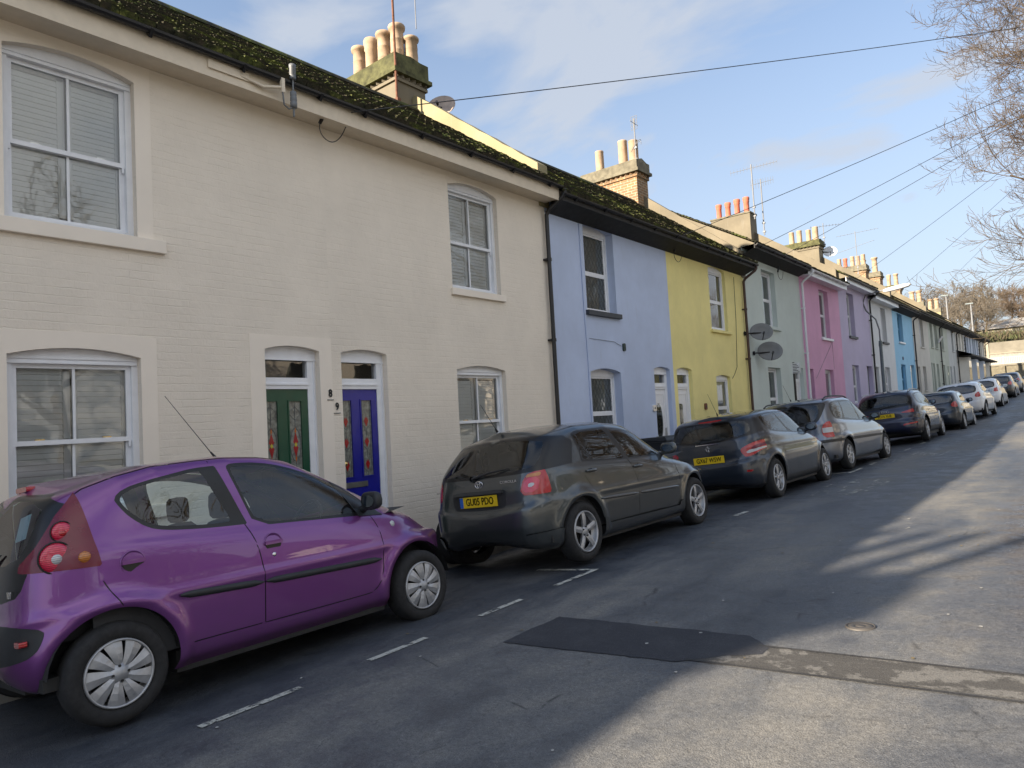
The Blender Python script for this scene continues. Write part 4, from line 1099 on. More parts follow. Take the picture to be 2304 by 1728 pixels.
    # wing mirrors
    if 'wm' in S:
        my,mz,mk=S['wm']
        for s in(1,-1):
            q=sh.surf(my,mz); x0=q[0]
            m=MB(); c=Vector((s*(x0+.13),my+.02,mz+.045)); vs=[];fs=[];U=14;V=8
            for i in range(V+1):
                a=-math.pi/2+math.pi*i/V
                for j in range(U):
                    b=2*math.pi*j/U; f=lambda t,p:math.copysign(abs(t)**p,t)
                    yy=.075*f(math.cos(a),.8)*f(math.sin(b),.7); 
                    if yy<0: yy*=.25
                    vs.append(c+Vector((.105*f(math.cos(a),.6)*f(math.cos(b),.7),yy,.072*f(math.sin(a),.7))))
            for i in range(V):
                for j in range(U): fs.append((i*U+j,i*U+(j+1)%U,(i+1)*U+(j+1)%U,(i+1)*U+j))
            m.add(vs,fs,0,True); m.tube([(s*(x0-.01),my+.04,mz-.02),(s*(x0+.07),my+.03,mz)],[.035,.025],8)
            mo=m.build('wing_mirror',mk,car,local=True)
            g=MB(); g.prism([(c.x+.070*math.cos(R(t)),c.z+.046*math.sin(R(t))) for t in range(0,360,20)],1,c.y-.0215,c.y-.019); g.build('mirror_glass',MMIRR,mo,local=True)
    if 'quarter' in S:
        for s_ in (1,-1):
            m=MB(); P_=S['quarter']; vs=[]
            for (a_,b_) in P_: q=sh.surf(a_,b_); vs.append((s_*(q[0]+.012),a_,b_))
            n_=len(vs); vs2=[(v_[0]-s_*.02,v_[1],v_[2]) for v_ in vs]; m.add(vs+vs2,[tuple(range(n_))]+[(i_,(i_+1)%n_,n_+(i_+1)%n_,n_+i_) for i_ in range(n_)]); m.build('mirror_base',MTRIM,car,local=True)
    for (hy,hz,kind) in S.get('handles',[]):
        q=sh.surf(hy,hz); x=q[0]
        for s in (1,-1):
            m=MB()
            if kind=='round':
                m.lathe([(0,-.012*s),(.055,-.010*s),(.066,.0015*s),(.070,.0015*s),(.070,-.01*s)],(s*x,hy,hz),0,24,0)
                m.prism([(hy+.060*math.cos(R(t_)),hz-.004+.050*math.sin(R(t_))) for t_ in range(180,361,15)],0,s*(x+.002),s*(x+.0045),1)
                M=Matrix.Translation((s*(x+.008),hy,hz+.006)); m.obox(M,(.020,.130,.024),0)
                o=m.build('door_handle',[S['paint'],MSEAL],(doors.get('door_front') if hy>S['bp'] else doors.get('door_rear')) if s>0 and doors else car,local=True)
            else:
                m.lathe([(0,-.004*s),(.034,-.004*s),(.036,.003*s)],(s*x,hy,hz-.01),0,16,1)
                m.tube([(s*(x+.004),hy-.085,hz),(s*(x+.028),hy-.06,hz+.004),(s*(x+.028),hy+.06,hz+.002),(s*(x+.004),hy+.085,hz-.002)],[.012,.014,.014,.012],8)
                m.build('door_handle',[MCHROME if kind=='chrome' else S['paint'],MSEAL],(doors.get('door_front') if hy>S['bp'] else doors.get('door_rear')) if s>0 and doors else car,local=True)
    for strip in S.get('strips',[]):
        (ya,za,yb,zb,h,mat)=strip; n=max(4,int((yb-ya)/.06))
        for s in (1,-1):
            m=MB(); vs=[]; 
            for k in range(n+1):
                t=k/n; y=ya+(yb-ya)*t; z=za+(zb-za)*t; q=sh.surf(y,z); e=min(1,min(t,1-t)*n/1.5+.25); hh=h*e
                vs+=[(s*(q[0]-.01),y,z-hh),(s*(q[0]+.012),y,z-hh*.7),(s*(q[0]+.017),y,z),(s*(q[0]+.012),y,z+hh*.7),(s*(q[0]-.01),y,z+hh)]
            m.add(vs,[(5*k+j,5*k+5+j,5*k+6+j,5*k+1+j) for k in range(n) for j in range(4)],0,True); m.build('side_moulding',mat,car,local=True)
    if 'plate' in S: 
        q=sh.surf(0,S['plate'][1],'R'); plate(car,S['plate'][0],0,q[1]-.012,S['plate'][1],S['plate'][2],S['plate'][3])
    if 'aerial' in S:
        x,y,z,ln,lean=S['aerial']; m=MB(); m.tube([(x,y,z),(x,y-.02,z+.03),(x,y-lean*.12,z+ln*.12)],[.016,.010,.006],6); m.tube([(x,y-lean*.12,z+ln*.12),(x,y-lean,z+ln)],[.0035,.002],5); m.build('aerial',MBLK,car,local=True)
    for t in S.get('third',[]): # high level brake lamp
        (zc,w_,h_)=t; q=sh.surf(0,zc,'R'); m=MB(); m.rbox((-w_,q[1]-.02,zc-h_),(w_,q[1]+.03,zc+h_),h_*.8,0,1); m.build('brake_light',LRED,car,local=True)
    if 'wiper' in S:
        (x0,z0,x1,z1)=S['wiper']; a=sh.surf(x0,z0,'R');b=sh.surf(x1,z1,'R'); m=MB(); 
        m.tube([(x0,a[1]-.02,z0),((x0+x1)/2,(a[1]+b[1])/2-.035,(z0+z1)/2+.012),(x1,b[1]-.015,z1)],[.018,.011,.006],6); m.lathe([(.03,-.03),(.034,.02)],(x0,a[1],z0),1,12); m.build('rear_wiper',MTRIM,car,local=True)
    if S.get('rails'):
        (ya,yb,x,z,mt)=S['rails']
        for s in(1,-1):
            m=MB(); pts=[]
            for k in range(13):
                t=k/12; y=ya+(yb-ya)*t; pts.append((s*x,y,z+.055*min(1,min(t,1-t)*7)**.6-.015+.02*math.sin(math.pi*t)))
            m.tube(pts,.016,7); m.build('roof_rail',mt,car,local=True)
    return car,sh
def hatch(L,W,belt,hm,wb,wt,rt,gb,gt,roofc,zt,nf=4.0,nr=6.0,zbt=.64,hood=.80,rw=.74,tail=.06,low=.20,rw_top=.50,wm7=None,bt=(.0,)):
    """L,W: size; belt: curve of the waist; hm: (y,z) middle of bonnet; wb/wt: windscreen base/top; rt: roof edge curve; gb/gt: rear glass base/top; roofc: roof centre height curve"""
    w=W/2; b=lambda d:[(y,z+d) for y,z in belt]
    f4=[(0,.80),(L*.5,.80),(L-.9,.78),(L-.1,hood-.08)]
    return [
     dict(zs=low,w=w*.88,yr=.16,yf=L-.14,zr=low+.08,zf=low,nr=nr,nf=nf),
     dict(zs=low+.07,w=w*.955,yr=.05,yf=L-.05,zr=low+.13,zf=low+.06,nr=nr,nf=nf),
     dict(zs=.46,w=w*.985,yr=.0,yf=L-.005,zr=.45,zf=.44,nr=nr,nf=nf),
     dict(zs=.64,w=w,yr=.005,yf=L-.01,zr=zbt-.03,zf=.60,nr=nr,nf=nf),
     dict(zs=.70,w=w*.998,yr=tail,yf=L-.05,zr=zbt+.02,zf=hood-.09,nr=nr,nf=nf),
     dict(zs=f4,w=w*.985,yr=tail+.01,yf=L-.14,zr=(zbt+gb[1])/2+.02,zf=hood,nr=nr,nf=nf),
     dict(zs=b(-.04),w=w*.957,yr=gb[0]-.02,yf=hm[0],zr=gb[1]-.05,zf=hm[1],nr=nr,nf=nf+.5),
     dict(zs=b(.02),w=w*.925,yr=gb[0],yf=wb[0],zr=gb[1],zf=wb[1],nr=nr,nf=4.5),
     dict(zs=rt,w=w*rw,yr=gt[0],yf=wt[0],zr=gt[1],zf=wt[1],nr=nr,nf=4.5,wm=wm7),
     dict(zs=[(y,z+(zt-max(q[1] for q in rt))*.72) for y,z in rt],w=w*rw_top,yr=gt[0]+.05,yf=wt[0]-.10,zr=gt[1]+.02,zf=wt[1]+.015,nr=4,nf=4),
     dict(zs=roofc,w=0.0,yr=gt[0]+.10,yf=wt[0]-.25,zr=gt[1]+.03,zf=wt[1]+.02),
    ]
# ---- small purple hatchback in the foreground
rtP=[(.20,1.29),(.403,1.349),(.583,1.406),(.796,1.448),(1.092,1.462),(1.279,1.466),(1.544,1.449),(1.756,1.414),(1.979,1.346),(2.2,1.25)]
SP=dict(name='purple_hatchback',L=3.43,W=1.63,H=1.47,hr=.47,hf=2.81,r=.283,ra=.345,paint=PT_PURPLE,wheel='cover',rim=.192,wx=.800,belt=.96,bp=1.35,
  levels=hatch(3.43,1.63,[(0,1.0),(.6,1.0),(1.4,.965),(2.3,.92),(2.8,.90),(3.4,.84)],(3.05,.90),(2.80,1.01),(2.0,1.425),rtP,(.07,.96),(.20,1.36),[(.3,1.43),(.9,1.50),(1.5,1.505),(1.8,1.47)],1.505,nf=3.2,zbt=.62,hood=.76,rw=.755,tail=.02,
     wm7=[(.2,.93),(.6,.98),(1.1,1.0),(1.6,1.0),(2.0,.96)]),
  flare=.03,crease=.66,
  feat=[
   ('S','door_rear',[(.36,1.30),(.403,1.345),(.583,1.40),(.796,1.44),(1.092,1.453),(1.144,1.453),(1.25,1.2),(1.325,.99),(1.378,.854),(1.399,.661),(1.397,.538),(1.39,.338),(.86,.338),(.83,.50),(.75,.60),(.62,.68),(.504,.643),(.45,.743),(.417,.814),(.396,.898)],0),
   ('S','door_front',[(1.144,1.453),(1.279,1.456),(1.544,1.440),(1.756,1.404),(1.979,1.336),(2.213,1.242),(2.30,1.19),(2.371,.984),(2.388,.912),(2.435,.801),(2.443,.662),(2.411,.427),(2.33,.335),(1.39,.338),(1.397,.538),(1.399,.661),(1.378,.854),(1.325,.99),(1.25,1.2)],0),
   ('SL','gap',[(.36,1.32),(.403,1.349),(.583,1.406),(.796,1.448),(1.092,1.462),(1.279,1.466),(1.544,1.449),(1.756,1.414),(1.979,1.346),(2.213,1.252),(2.425,1.139),(2.60,1.05)],0,['body','door_front','door_rear'],.003),
   ('SL','gap',[(1.150,1.45),(1.25,1.2),(1.325,.99),(1.378,.854),(1.399,.661),(1.397,.538),(1.39,.338)],1,['body','door_front','door_rear'],.0038),
   ('SL','gap',[(2.371,.984),(2.388,.912),(2.435,.801),(2.443,.662),(2.411,.427),(2.33,.335),(2.2,.332),(1.39,.336),(.90,.338)],1,['body','door_front','door_rear'],.0035),
   ('SL','gap',[(.425,.90),(.417,.814),(.45,.743),(.504,.643),(.53,.55)],1,['body','door_front','door_rear'],.0035),
   ('SL','gap',[(2.42,1.01),(2.47,1.04),(2.50,1.12)],0,['body','door_front','door_rear'],.0025),
   ('S','seal',[(.56,1.215),(.535,1.27),(.60,1.325),(.75,1.362),(.90,1.388),(1.04,1.412),(1.187,1.416),(1.187,1.416),(1.26,1.22),(1.343,.998),(1.343,.998),(1.15,1.006),(.98,1.018),(.80,1.038),(.70,1.068),(.607,1.146)],1,['body','door_front','door_rear','gap']),
   ('S','glass_rear',[(.585,1.215),(.565,1.265),(.615,1.305),(.76,1.342),(.90,1.366),(1.04,1.388),(1.085,1.384),(1.15,1.22),(1.235,1.045),(1.21,1.028),(1.00,1.040),(.81,1.062),(.715,1.09),(.635,1.155)],1,['seal']),
   ('S','seal',[(1.395,.978),(1.33,1.18),(1.262,1.385),(1.275,1.418),(1.34,1.424),(1.506,1.415),(1.714,1.370),(1.932,1.292),(2.18,1.198),(2.291,1.130),(2.40,1.02),(2.53,.908),(2.53,.908),(2.30,.925),(1.80,.955)],1,['body','door_front','door_rear','gap']),
   ('S','glass_front',[(1.415,.995),(1.35,1.18),(1.287,1.380),(1.31,1.400),(1.506,1.395),(1.714,1.350),(1.932,1.270),(2.10,1.205),(2.16,1.13),(2.27,.952),(2.27,.952),(1.80,.972)],1,['seal']),
   ('V','screen_border',(7.03,7.97,2.12,3.01)),('V','windscreen',(7.10,7.90,2.20,3.01)),
   ('R','rear_border',[(0,.74),(.52,.76),(.60,.84),(.62,1.10),(.58,1.33),(0,1.37),(-.1,1.0)],1,['body']),('R','rear_glass',[(-.1,.95),(.50,.96),(.545,1.10),(.51,1.30),(0,1.34),(-.1,1.1)],1,['rear_border']),
   ('S','lampd',[(.362,1.334),(.395,1.10),(.424,.893),(.28,.898),(.147,.905),(.08,.91),(.06,.93),(.15,1.05),(.247,1.207)],0,['body','door_rear','rear_border']),
   ('S','headlamp',[(2.88,.965),(2.94,.885),(3.06,.83),(3.20,.775),(3.175,.84),(3.07,.925)],2,['body']),
   ('R','trim',[(.45,.64),(.62,.625),(.70,.60),(.705,.55),(.68,.48),(.60,.44),(.30,.40),(-.1,.42),(-.1,.63)],1,['body']),
  ],
  dash=2.25,fseat=1.45,rseat=.70,mirror=1.85,wm=(2.30,.985,MTRIM),handles=[(.583,.882,'round'),(1.492,.845,'round')],
  strips=[(.825,.635,1.385,.604,.027,MTRIM),(1.402,.603,2.405,.570,.027,MTRIM)],quarter=[(2.13,1.215),(2.20,1.185),(2.30,1.115),(2.41,1.005),(2.53,.905),(2.27,.925),(2.20,1.06)],aerial=(.0,1.55,1.50,.50,.36),third=[(1.40,.10,.016)],wiper=(-.35,.90,.25,1.02))
# ---- dark grey hatchback
rtC=[(.45,1.30),(.573,1.335),(1.017,1.388),(1.556,1.398),(2.013,1.364),(2.426,1.277),(2.714,1.165)]
SC=dict(name='dark_grey_hatchback',L=4.18,W=1.71,H=1.47,hr=.70,hf=3.30,r=.305,ra=.345,paint=PT_GREY,wheel='five',rim=.212,wx=.832,belt=.98,bp=1.80,
  levels=hatch(4.18,1.71,[(0,.985),(.8,.985),(2.0,.955),(3.0,.90),(3.5,.85),(4.1,.78)],(3.60,.88),(3.15,.965),(2.35,1.36),rtC,(.12,.97),(.42,1.34),[(.5,1.43),(1.1,1.475),(1.6,1.475),(2.1,1.43)],1.475,nf=3.6,zbt=.60,hood=.74,rw=.75,tail=.05),
  flare=.024,crease=.68,
  feat=[
   ('S','door_rear',[(.862,1.36),(1.45,1.375),(1.60,1.375),(1.70,1.10),(1.76,.96),(1.81,.83),(1.84,.66),(1.80,.33),(1.10,.33),(1.0,.60),(.82,.856),(.688,1.006),(.80,1.2)],0),
   ('S','door_front',[(1.60,1.375),(1.98,1.345),(2.40,1.255),(2.72,1.14),(2.80,.96),(2.828,.846),(2.885,.557),(2.842,.33),(1.80,.33),(1.84,.66),(1.81,.83),(1.76,.96),(1.70,1.10)],0),
   ('SL','gap',[(.84,1.35),(.80,1.18),(.74,1.0),(.82,.856),(.958,.666),(1.06,.5),(1.10,.34)],1,['body','door_front','door_rear'],.004),
   ('SL','gap',[(1.62,1.37),(1.70,1.10),(1.76,.96),(1.81,.83),(1.84,.66),(1.80,.33)],1,['body','door_front','door_rear'],.004),
   ('SL','gap',[(2.79,.97),(2.828,.846),(2.885,.557),(2.842,.33),(1.1,.33)],1,['body','door_front','door_rear'],.004),
   ('S','seal',[(.85,1.01),(.865,1.15),(.84,1.30),(.90,1.335),(1.05,1.352),(1.46,1.362),(1.56,1.362),(1.96,1.328),(2.33,1.215),(2.60,1.06),(2.68,.962),(2.68,.962),(1.8,.965),(1.06,.998),(.85,1.006)],1,['body','door_front','door_rear','gap']),
   ('S','glass_q',[(.885,1.025),(.895,1.15),(.880,1.295),(.895,1.31),(.91,1.29),(1.035,1.02)],0,['seal']),
   ('S','glass_rear',[(1.06,1.018),(.925,1.30),(1.05,1.330),(1.455,1.338),(1.485,1.33),(1.70,.99),(1.70,.985)],0,['seal']),
   ('S','glass_front',[(1.81,.985),(1.60,1.325),(1.62,1.335),(1.96,1.304),(2.32,1.193),(2.56,1.05),(2.585,.98)],0,['seal']),
   ('V','screen_border',(7.03,7.97,2.12,3.01)),('V','windscreen',(7.10,7.90,2.20,3.01)),
   ('R','rear_border',[(-.1,.955),(.66,.97),(.80,1.0),(.80,1.10),(.72,1.24),(.66,1.33),(-.1,1.36)],1,['body','gap']),('R','rear_glass',[(-.1,.99),(.60,1.0),(.665,1.06),(.645,1.18),(.60,1.29),(-.1,1.325)],1,['rear_border']),
   ('RL','gap',[(0,.575),(.46,.585),(.56,.66),(.585,.75)],1,['body'],.004),
   ('R','trim',[(-.1,.835),(.35,.84),(.375,.80),(.36,.66),(.28,.645),(-.1,.64)],1,['body']),
   ('R','lamp',[(.535,.755),(.570,.945),(.68,.985),(.80,1.01),(.90,1.0),(.93,.86),(.90,.76),(.70,.75)],1,['body','gap']),
   ('R','lampp',[(.555,.785),(.585,.915),(.70,.925),(.69,.775)],1,['lamp']),('R','lampo',[(.585,.925),(.60,.955),(.70,.965),(.70,.93)],0,['lamp']),('R','lampw',[(.61,.83),(.62,.87),(.665,.87),(.66,.83)],1,['lampp']),
   ('S','headlamp',[(3.62,.83),(3.75,.80),(3.98,.72),(4.02,.66),(3.93,.64),(3.75,.70)],2,['body']),
   ('S','skirt',[(1.02,.22),(1.0,.40),(1.07,.40),(1.13,.335),(2.80,.315),(2.83,.37),(2.90,.37),(2.90,.22)],0,['body','door_front','door_rear','gap']),
   ('S','skirt',[(.05,.22),(.05,.38),(.36,.40),(.38,.22)],0,['body']),
  ],
  dash=2.75,fseat=1.95,rseat=1.05,mirror=2.25,wm=(2.66,.985,PT_GREY),handles=[(.944,.903,'bar'),(1.905,.872,'bar')],
  strips=[(1.017,.598,1.790,.572,.018,PT_GREY),(1.85,.571,2.80,.545,.018,PT_GREY)],aerial=(.0,.48,1.44,.30,.22),wiper=(-.10,.97,.38,1.035),plate=('GU05 PDO',.735,0,True))
# ---- slate blue-grey supermini
rtQ=[(.15,1.27),(.35,1.335),(.733,1.378),(1.1,1.405),(1.58,1.403),(2.1,1.365),(2.479,1.30),(2.8,1.2)]
SQ=dict(name='blue_grey_hatchback',lampy=.43,L=3.97,W=1.74,H=1.46,hr=.65,hf=3.19,r=.312,ra=.352,paint=PT_SLATE,wheel='ten',rim=.215,wx=.846,belt=1.0,bp=1.60,
  levels=hatch(3.97,1.74,[(0,1.0),(.7,1.03),(1.6,.99),(2.6,.95),(3.2,.90),(3.9,.80)],(3.45,.93),(3.05,1.03),(2.15,1.39),rtQ,(.10,1.0),(.28,1.30),[(.4,1.40),(1.1,1.46),(1.6,1.46),(2.0,1.43)],1.46,nf=3.4,zbt=.62,hood=.82,rw=.76,tail=.05),
  flare=.028,crease=.84,
  feat=[
   ('S','door_rear',[(.60,1.37),(1.25,1.39),(1.45,1.2),(1.62,.97),(1.66,.70),(1.62,.34),(1.05,.34),(.95,.62),(.78,.80),(.55,1.1)],0),
   ('S','door_front',[(1.25,1.39),(1.58,1.39),(2.15,1.345),(2.6,1.21),(2.72,1.0),(2.80,.80),(2.83,.60),(2.76,.34),(1.62,.34),(1.66,.70),(1.62,.97),(1.45,1.2)],0),
   ('SL','gap',[(.66,1.04),(.78,.80),(.95,.62),(1.03,.45),(1.05,.34),(1.62,.335),(2.76,.34),(2.83,.60),(2.80,.80),(2.72,1.0)],1,['body','door_front','door_rear'],.004),
   ('SL','gap',[(1.62,.99),(1.66,.70),(1.62,.34)],1,['body','door_front','door_rear'],.004),
   ('S','seal',[(.50,1.28),(.60,1.345),(.80,1.362),(1.157,1.378),(1.575,1.380),(1.9,1.355),(2.161,1.318),(2.50,1.19),(2.78,1.03),(2.86,.975),(2.86,.975),(2.2,.960),(1.605,.998),(.82,1.045),(.64,1.12)],1,['body','door_front','door_rear']),
   ('S','glass_rear',[(.56,1.275),(.66,1.325),(.85,1.342),(1.19,1.352),(1.215,1.34),(1.56,1.025),(1.55,1.018),(.84,1.068),(.68,1.14)],1,['seal']),
   ('S','glass_front',[(1.66,1.015),(1.29,1.345),(1.32,1.358),(1.575,1.358),(1.9,1.332),(2.14,1.292),(2.47,1.165),(2.60,1.07),(2.58,.995),(2.2,.98)],1,['seal']),
   ('V','screen_border',(7.03,7.97,2.12,3.01)),('V','windscreen',(7.10,7.90,2.20,3.01)),
   ('R','rear_border',[(-.1,.96),(.35,.985),(.70,1.03),(.80,1.10),(.76,1.22),(.70,1.30),(-.1,1.34)],1,['body']),('R','rear_glass',[(-.1,.99),(.35,1.015),(.62,1.055),(.68,1.12),(.64,1.22),(.55,1.275),(-.1,1.305)],1,['rear_border']),
   ('RL','gap',[(0,.60),(.50,.61),(.66,.69)],1,['body'],.004),
   ('R','lamp',[(.52,.83),(.60,.87),(.75,.935),(.90,.955),(.97,.94),(.97,.87),(.80,.80),(.70,.72),(.60,.70),(.56,.74)],1,['body','gap']),
   ('R','lampd',[(.66,.84),(.80,.90),(.97,.91),(.97,.885),(.82,.855),(.70,.80)],1,['lamp']),('R','lampw',[(.60,.76),(.62,.80),(.78,.83),(.86,.84),(.80,.805),(.66,.755)],1,['lamp']),
   ('S','headlamp',[(3.20,.93),(3.45,.90),(3.72,.80),(3.62,.76),(3.40,.80)],2,['body']),
   ('S','trim',[(.2,.15),(.2,.28),(1.05,.31),(2.8,.31),(3.7,.28),(3.7,.15)],0,['body','door_front','door_rear','gap']),
  ],
  dash=2.60,fseat=1.80,rseat=.95,mirror=2.05,wm=(2.62,1.0,PT_SLATE),handles=[],
  aerial=(.05,.55,1.42,.36,.26),third=[(1.325,.20,.014)],wiper=(-.12,.985,.28,1.01),plate=('GX67 WSW',.712,0,False))
# ---- grey people carrier
rtZ=[(.15,1.38),(.35,1.43),(.7,1.47),(1.6,1.49),(2.2,1.44),(2.6,1.33),(3.0,1.18)]
SZ=dict(name='grey_people_carrier',L=4.55,W=1.74,H=1.60,hr=.86,hf=3.63,r=.31,ra=.355,paint=PT_SILV,wheel='seven',rim=.205,wx=.848,belt=.98,bp=1.95,
  levels=hatch(4.55,1.74,[(0,1.02),(.7,1.01),(2.2,.96),(3.1,.95),(3.8,.88),(4.4,.80)],(3.95,.90),(3.45,1.03),(2.35,1.47),rtZ,(.06,1.0),(.20,1.42),[(.3,1.50),(1.1,1.58),(1.8,1.58),(2.2,1.53)],1.58,nf=3.6,zbt=.62,hood=.78,rw=.80,tail=.03),
  flare=.02,crease=.70,
  feat=[
   ('SL','gap',[(1.14,1.0),(1.22,.75),(1.24,.36),(3.2,.34),(3.25,.6),(3.15,.95)],1,['body'],.004),('SL','gap',[(2.08,.97),(2.12,.7),(2.08,.35)],1,['body'],.004),
   ('S','seal',[(.43,1.36),(.45,1.14),(.60,1.04),(2.245,.96),(3.12,.97),(2.95,1.10),(2.32,1.36),(2.0,1.42),(1.652,1.45),(.70,1.44)],1,['body','gap']),
   ('S','glass_q',[(.50,1.34),(.52,1.15),(.64,1.08),(1.02,1.065),(1.06,1.41),(.72,1.41)],1,['seal']),
   ('S','glass_rear',[(1.10,1.06),(1.13,1.41),(1.80,1.415),(2.02,.998)],0,['seal']),('S','glass_front',[(2.12,.995),(1.90,1.40),(2.25,1.335),(2.86,1.08),(2.92,1.0)],0,['seal']),
   ('V','screen_border',(7.03,7.97,2.12,3.01)),('V','windscreen',(7.10,7.90,2.20,3.01)),
   ('R','rear_border',[(-.1,.97),(.50,.975),(.62,1.10),(.70,1.36),(.64,1.43),(-.1,1.45)],1,['body']),('R','rear_glass',[(-.1,1.01),(.46,1.02),(.56,1.13),(.61,1.35),(.56,1.39),(-.1,1.41)],1,['rear_border']),
   ('R','lamp',[(.62,.70),(.62,.93),(.72,1.04),(.86,.98),(.92,.85),(.90,.70)],1,['body']),('R','lampw',[(.63,.80),(.63,.90),(.84,.90),(.84,.80)],0,['lamp']),
   ('S','trim',[(.0,.60),(.0,.66),(4.5,.62),(4.5,.57)],0,['body','gap']),
  ],
  dash=2.85,fseat=2.05,rseat=1.2,mirror=2.3,wm=(3.0,1.0,MTRIM),handles=[],rails=(.45,2.05,.62,1.49,MTRIM),aerial=(.0,.40,1.54,.34,.30),plate=('GF55 KLD',.70,0,False),wiper=(-.1,1.0,.3,1.05))
SZ.pop('plate')
# ---- navy sport utility car
rtA=[(.25,1.36),(.45,1.44),(.9,1.49),(1.8,1.50),(2.3,1.44),(2.8,1.25)]
SA=dict(name='navy_suv',lampy=.22,L=4.38,W=1.83,H=1.60,hr=.86,hf=3.46,r=.35,ra=.40,paint=PT_NAVY,wheel='ten',rim=.24,wx=.885,belt=1.04,bp=1.9,
  levels=hatch(4.38,1.83,[(0,1.08),(1.0,1.06),(2.2,1.02),(3.1,1.0),(3.8,.95),(4.3,.88)],(3.80,1.0),(3.30,1.09),(2.35,1.49),rtA,(.14,1.08),(.42,1.44),[(.5,1.52),(1.1,1.59),(1.7,1.59),(2.2,1.54)],1.59,nf=3.6,zbt=.68,hood=.88,rw=.74,tail=.05,low=.24),
  flare=.025,crease=.80,
  feat=[
   ('SL','gap',[(1.14,1.04),(1.28,.75),(1.30,.40),(3.0,.38),(3.02,.8),(2.95,1.0)],1,['body'],.004),('SL','gap',[(2.05,1.03),(2.10,.7),(2.05,.38)],1,['body'],.004),
   ('S','seal',[(.55,1.12),(.50,1.34),(.70,1.43),(1.5,1.46),(2.1,1.43),(2.6,1.28),(2.95,1.05),(2.2,1.03),(1.0,1.08)],1,['body','gap']),
   ('S','glass_q',[(.62,1.14),(.58,1.33),(.90,1.42),(1.02,1.40),(.98,1.11)],1,['seal']),('S','glass_rear',[(1.05,1.10),(1.08,1.42),(1.72,1.43),(1.92,1.06)],0,['seal']),('S','glass_front',[(2.0,1.06),(1.82,1.42),(2.1,1.40),(2.55,1.26),(2.80,1.08)],0,['seal']),
   ('V','screen_border',(7.03,7.97,2.12,3.01)),('V','windscreen',(7.10,7.90,2.20,3.01)),
   ('R','rear_border',[(-.1,1.04),(.62,1.06),(.74,1.12),(.66,1.40),(-.1,1.46)],1,['body']),('R','rear_glass',[(-.1,1.12),(.58,1.13),(.66,1.18),(.58,1.38),(-.1,1.43)],1,['rear_border']),
   ('R','lamp',[(.40,.90),(.60,.94),(.85,1.02),(.97,1.02),(.97,.90),(.85,.875),(.55,.875)],0,['body']),('R','fog',[(.45,.52),(.80,.56),(.80,.60),(.45,.57)],0,['body']),
   ('RL','gap',[(0,.66),(.6,.67),(.8,.70)],0,['body'],.004),
   ('S','trim',[(-.1,.15),(-.1,.42),(4.5,.40),(4.5,.15)],0,['body','gap']),
  ],
  dash=2.75,fseat=2.0,rseat=1.1,mirror=2.25,wm=(2.95,1.08,PT_NAVY),handles=[],rails=(.5,2.1,.62,1.50,MALLOY),aerial=(.0,.55,1.56,.12,.08),plate=('EO16 XUE',.84,0,False),wiper=(-.1,1.07,.3,1.12))
# ---- white hatchback and simpler shapes for the far end
rtW=[(.35,1.32),(.55,1.36),(1.0,1.40),(1.6,1.40),(2.1,1.36),(2.6,1.22)]
def far_spec(name,L,W,pt,k=1.0,rearlamp=None,glass=None,wheel='seven',rails=None,**kw):
    r=dict(name=name,L=L,W=W,H=1.47*k,hr=.72,hf=L-.90,r=.31,ra=.355,paint=pt,wheel=wheel,rim=.21,wx=W/2-.03,belt=1.0*k,bp=1.8,
      levels=hatch(L,W,[(0,1.0*k),(1,1.0*k),(2.2,.97*k),(L-1.0,.92*k),(L-.1,.80*k)],(L-.55,.90*k),(L-1.05,.99*k),(2.25,1.38*k),[(a,b*k) for a,b in rtW],(.10,.98*k),(.40,1.35*k),[(.5,1.42*k),(1.1,1.47*k),(1.7,1.47*k),(2.1,1.42*k)],1.47*k,nf=3.6,zbt=.62,hood=.78*k,rw=.75,tail=.04),
      feat=[
       ('SL','gap',[(1.0,1.0*k),(1.1,.7),(1.12,.36),(2.85,.34),(2.88,.7),(2.8,.95*k)],1,['body'],.004),('SL','gap',[(1.85,.98*k),(1.9,.7),(1.85,.35)],1,['body'],.004),
       ('S','seal',[(.62,1.08*k),(.66,1.26*k),(.85,1.34*k),(1.6,1.37*k),(2.1,1.33*k),(2.5,1.18*k),(2.8,.98*k),(1.9,.99*k),(.85,1.02*k)],1,['body','gap']),
       ('S','glass_rear',[(.72,1.09*k),(.78,1.26*k),(1.0,1.33*k),(1.50,1.345*k),(1.72,1.02*k),(.90,1.04*k)],0,['seal']),('S','glass_front',[(1.80,1.02*k),(1.60,1.345*k),(2.05,1.31*k),(2.42,1.17*k),(2.62,1.01*k)],0,['seal']),
       ('V','screen_border',(7.03,7.97,2.12,3.01)),('V','windscreen',(7.10,7.90,2.20,3.01)),
       ('R','rear_border',[(-.1,.96*k),(.60,.98*k),(.70,1.06*k),(.64,1.31*k),(-.1,1.36*k)],1,['body']),('R','rear_glass',[(-.1,.99*k),(.56,1.01*k),(.64,1.08*k),(.57,1.27*k),(-.1,1.32*k)],1,['rear_border']),
       ('R','lamp',rearlamp or [(.58,.82),(.60,.96),(.80,1.05),(.92,.98),(.85,.80)],1,['body']),
       ('RL','gap',[(0,.60),(.55,.61),(.7,.70)],0,['body'],.004),
       ('S','trim',[(-.1,.1),(-.1,.27),(L+.1,.27),(L+.1,.1)],0,['body','gap']),
      ],dash=2.7,fseat=1.9,rseat=1.05,mirror=2.2,wm=(2.7,1.0*k,pt),handles=[],glass=glass or CGLASSD)
    if rails: r['rails']=rails
    r.update(kw); return r
def sign_text(par,txt,size,o,ux,uy,mat,name='lettering',sx=1,bold=0):
    m=MB(); text_on(m,txt,size,o,ux,uy,0,sx,bold); return m.build(name,mat,par,local=True)
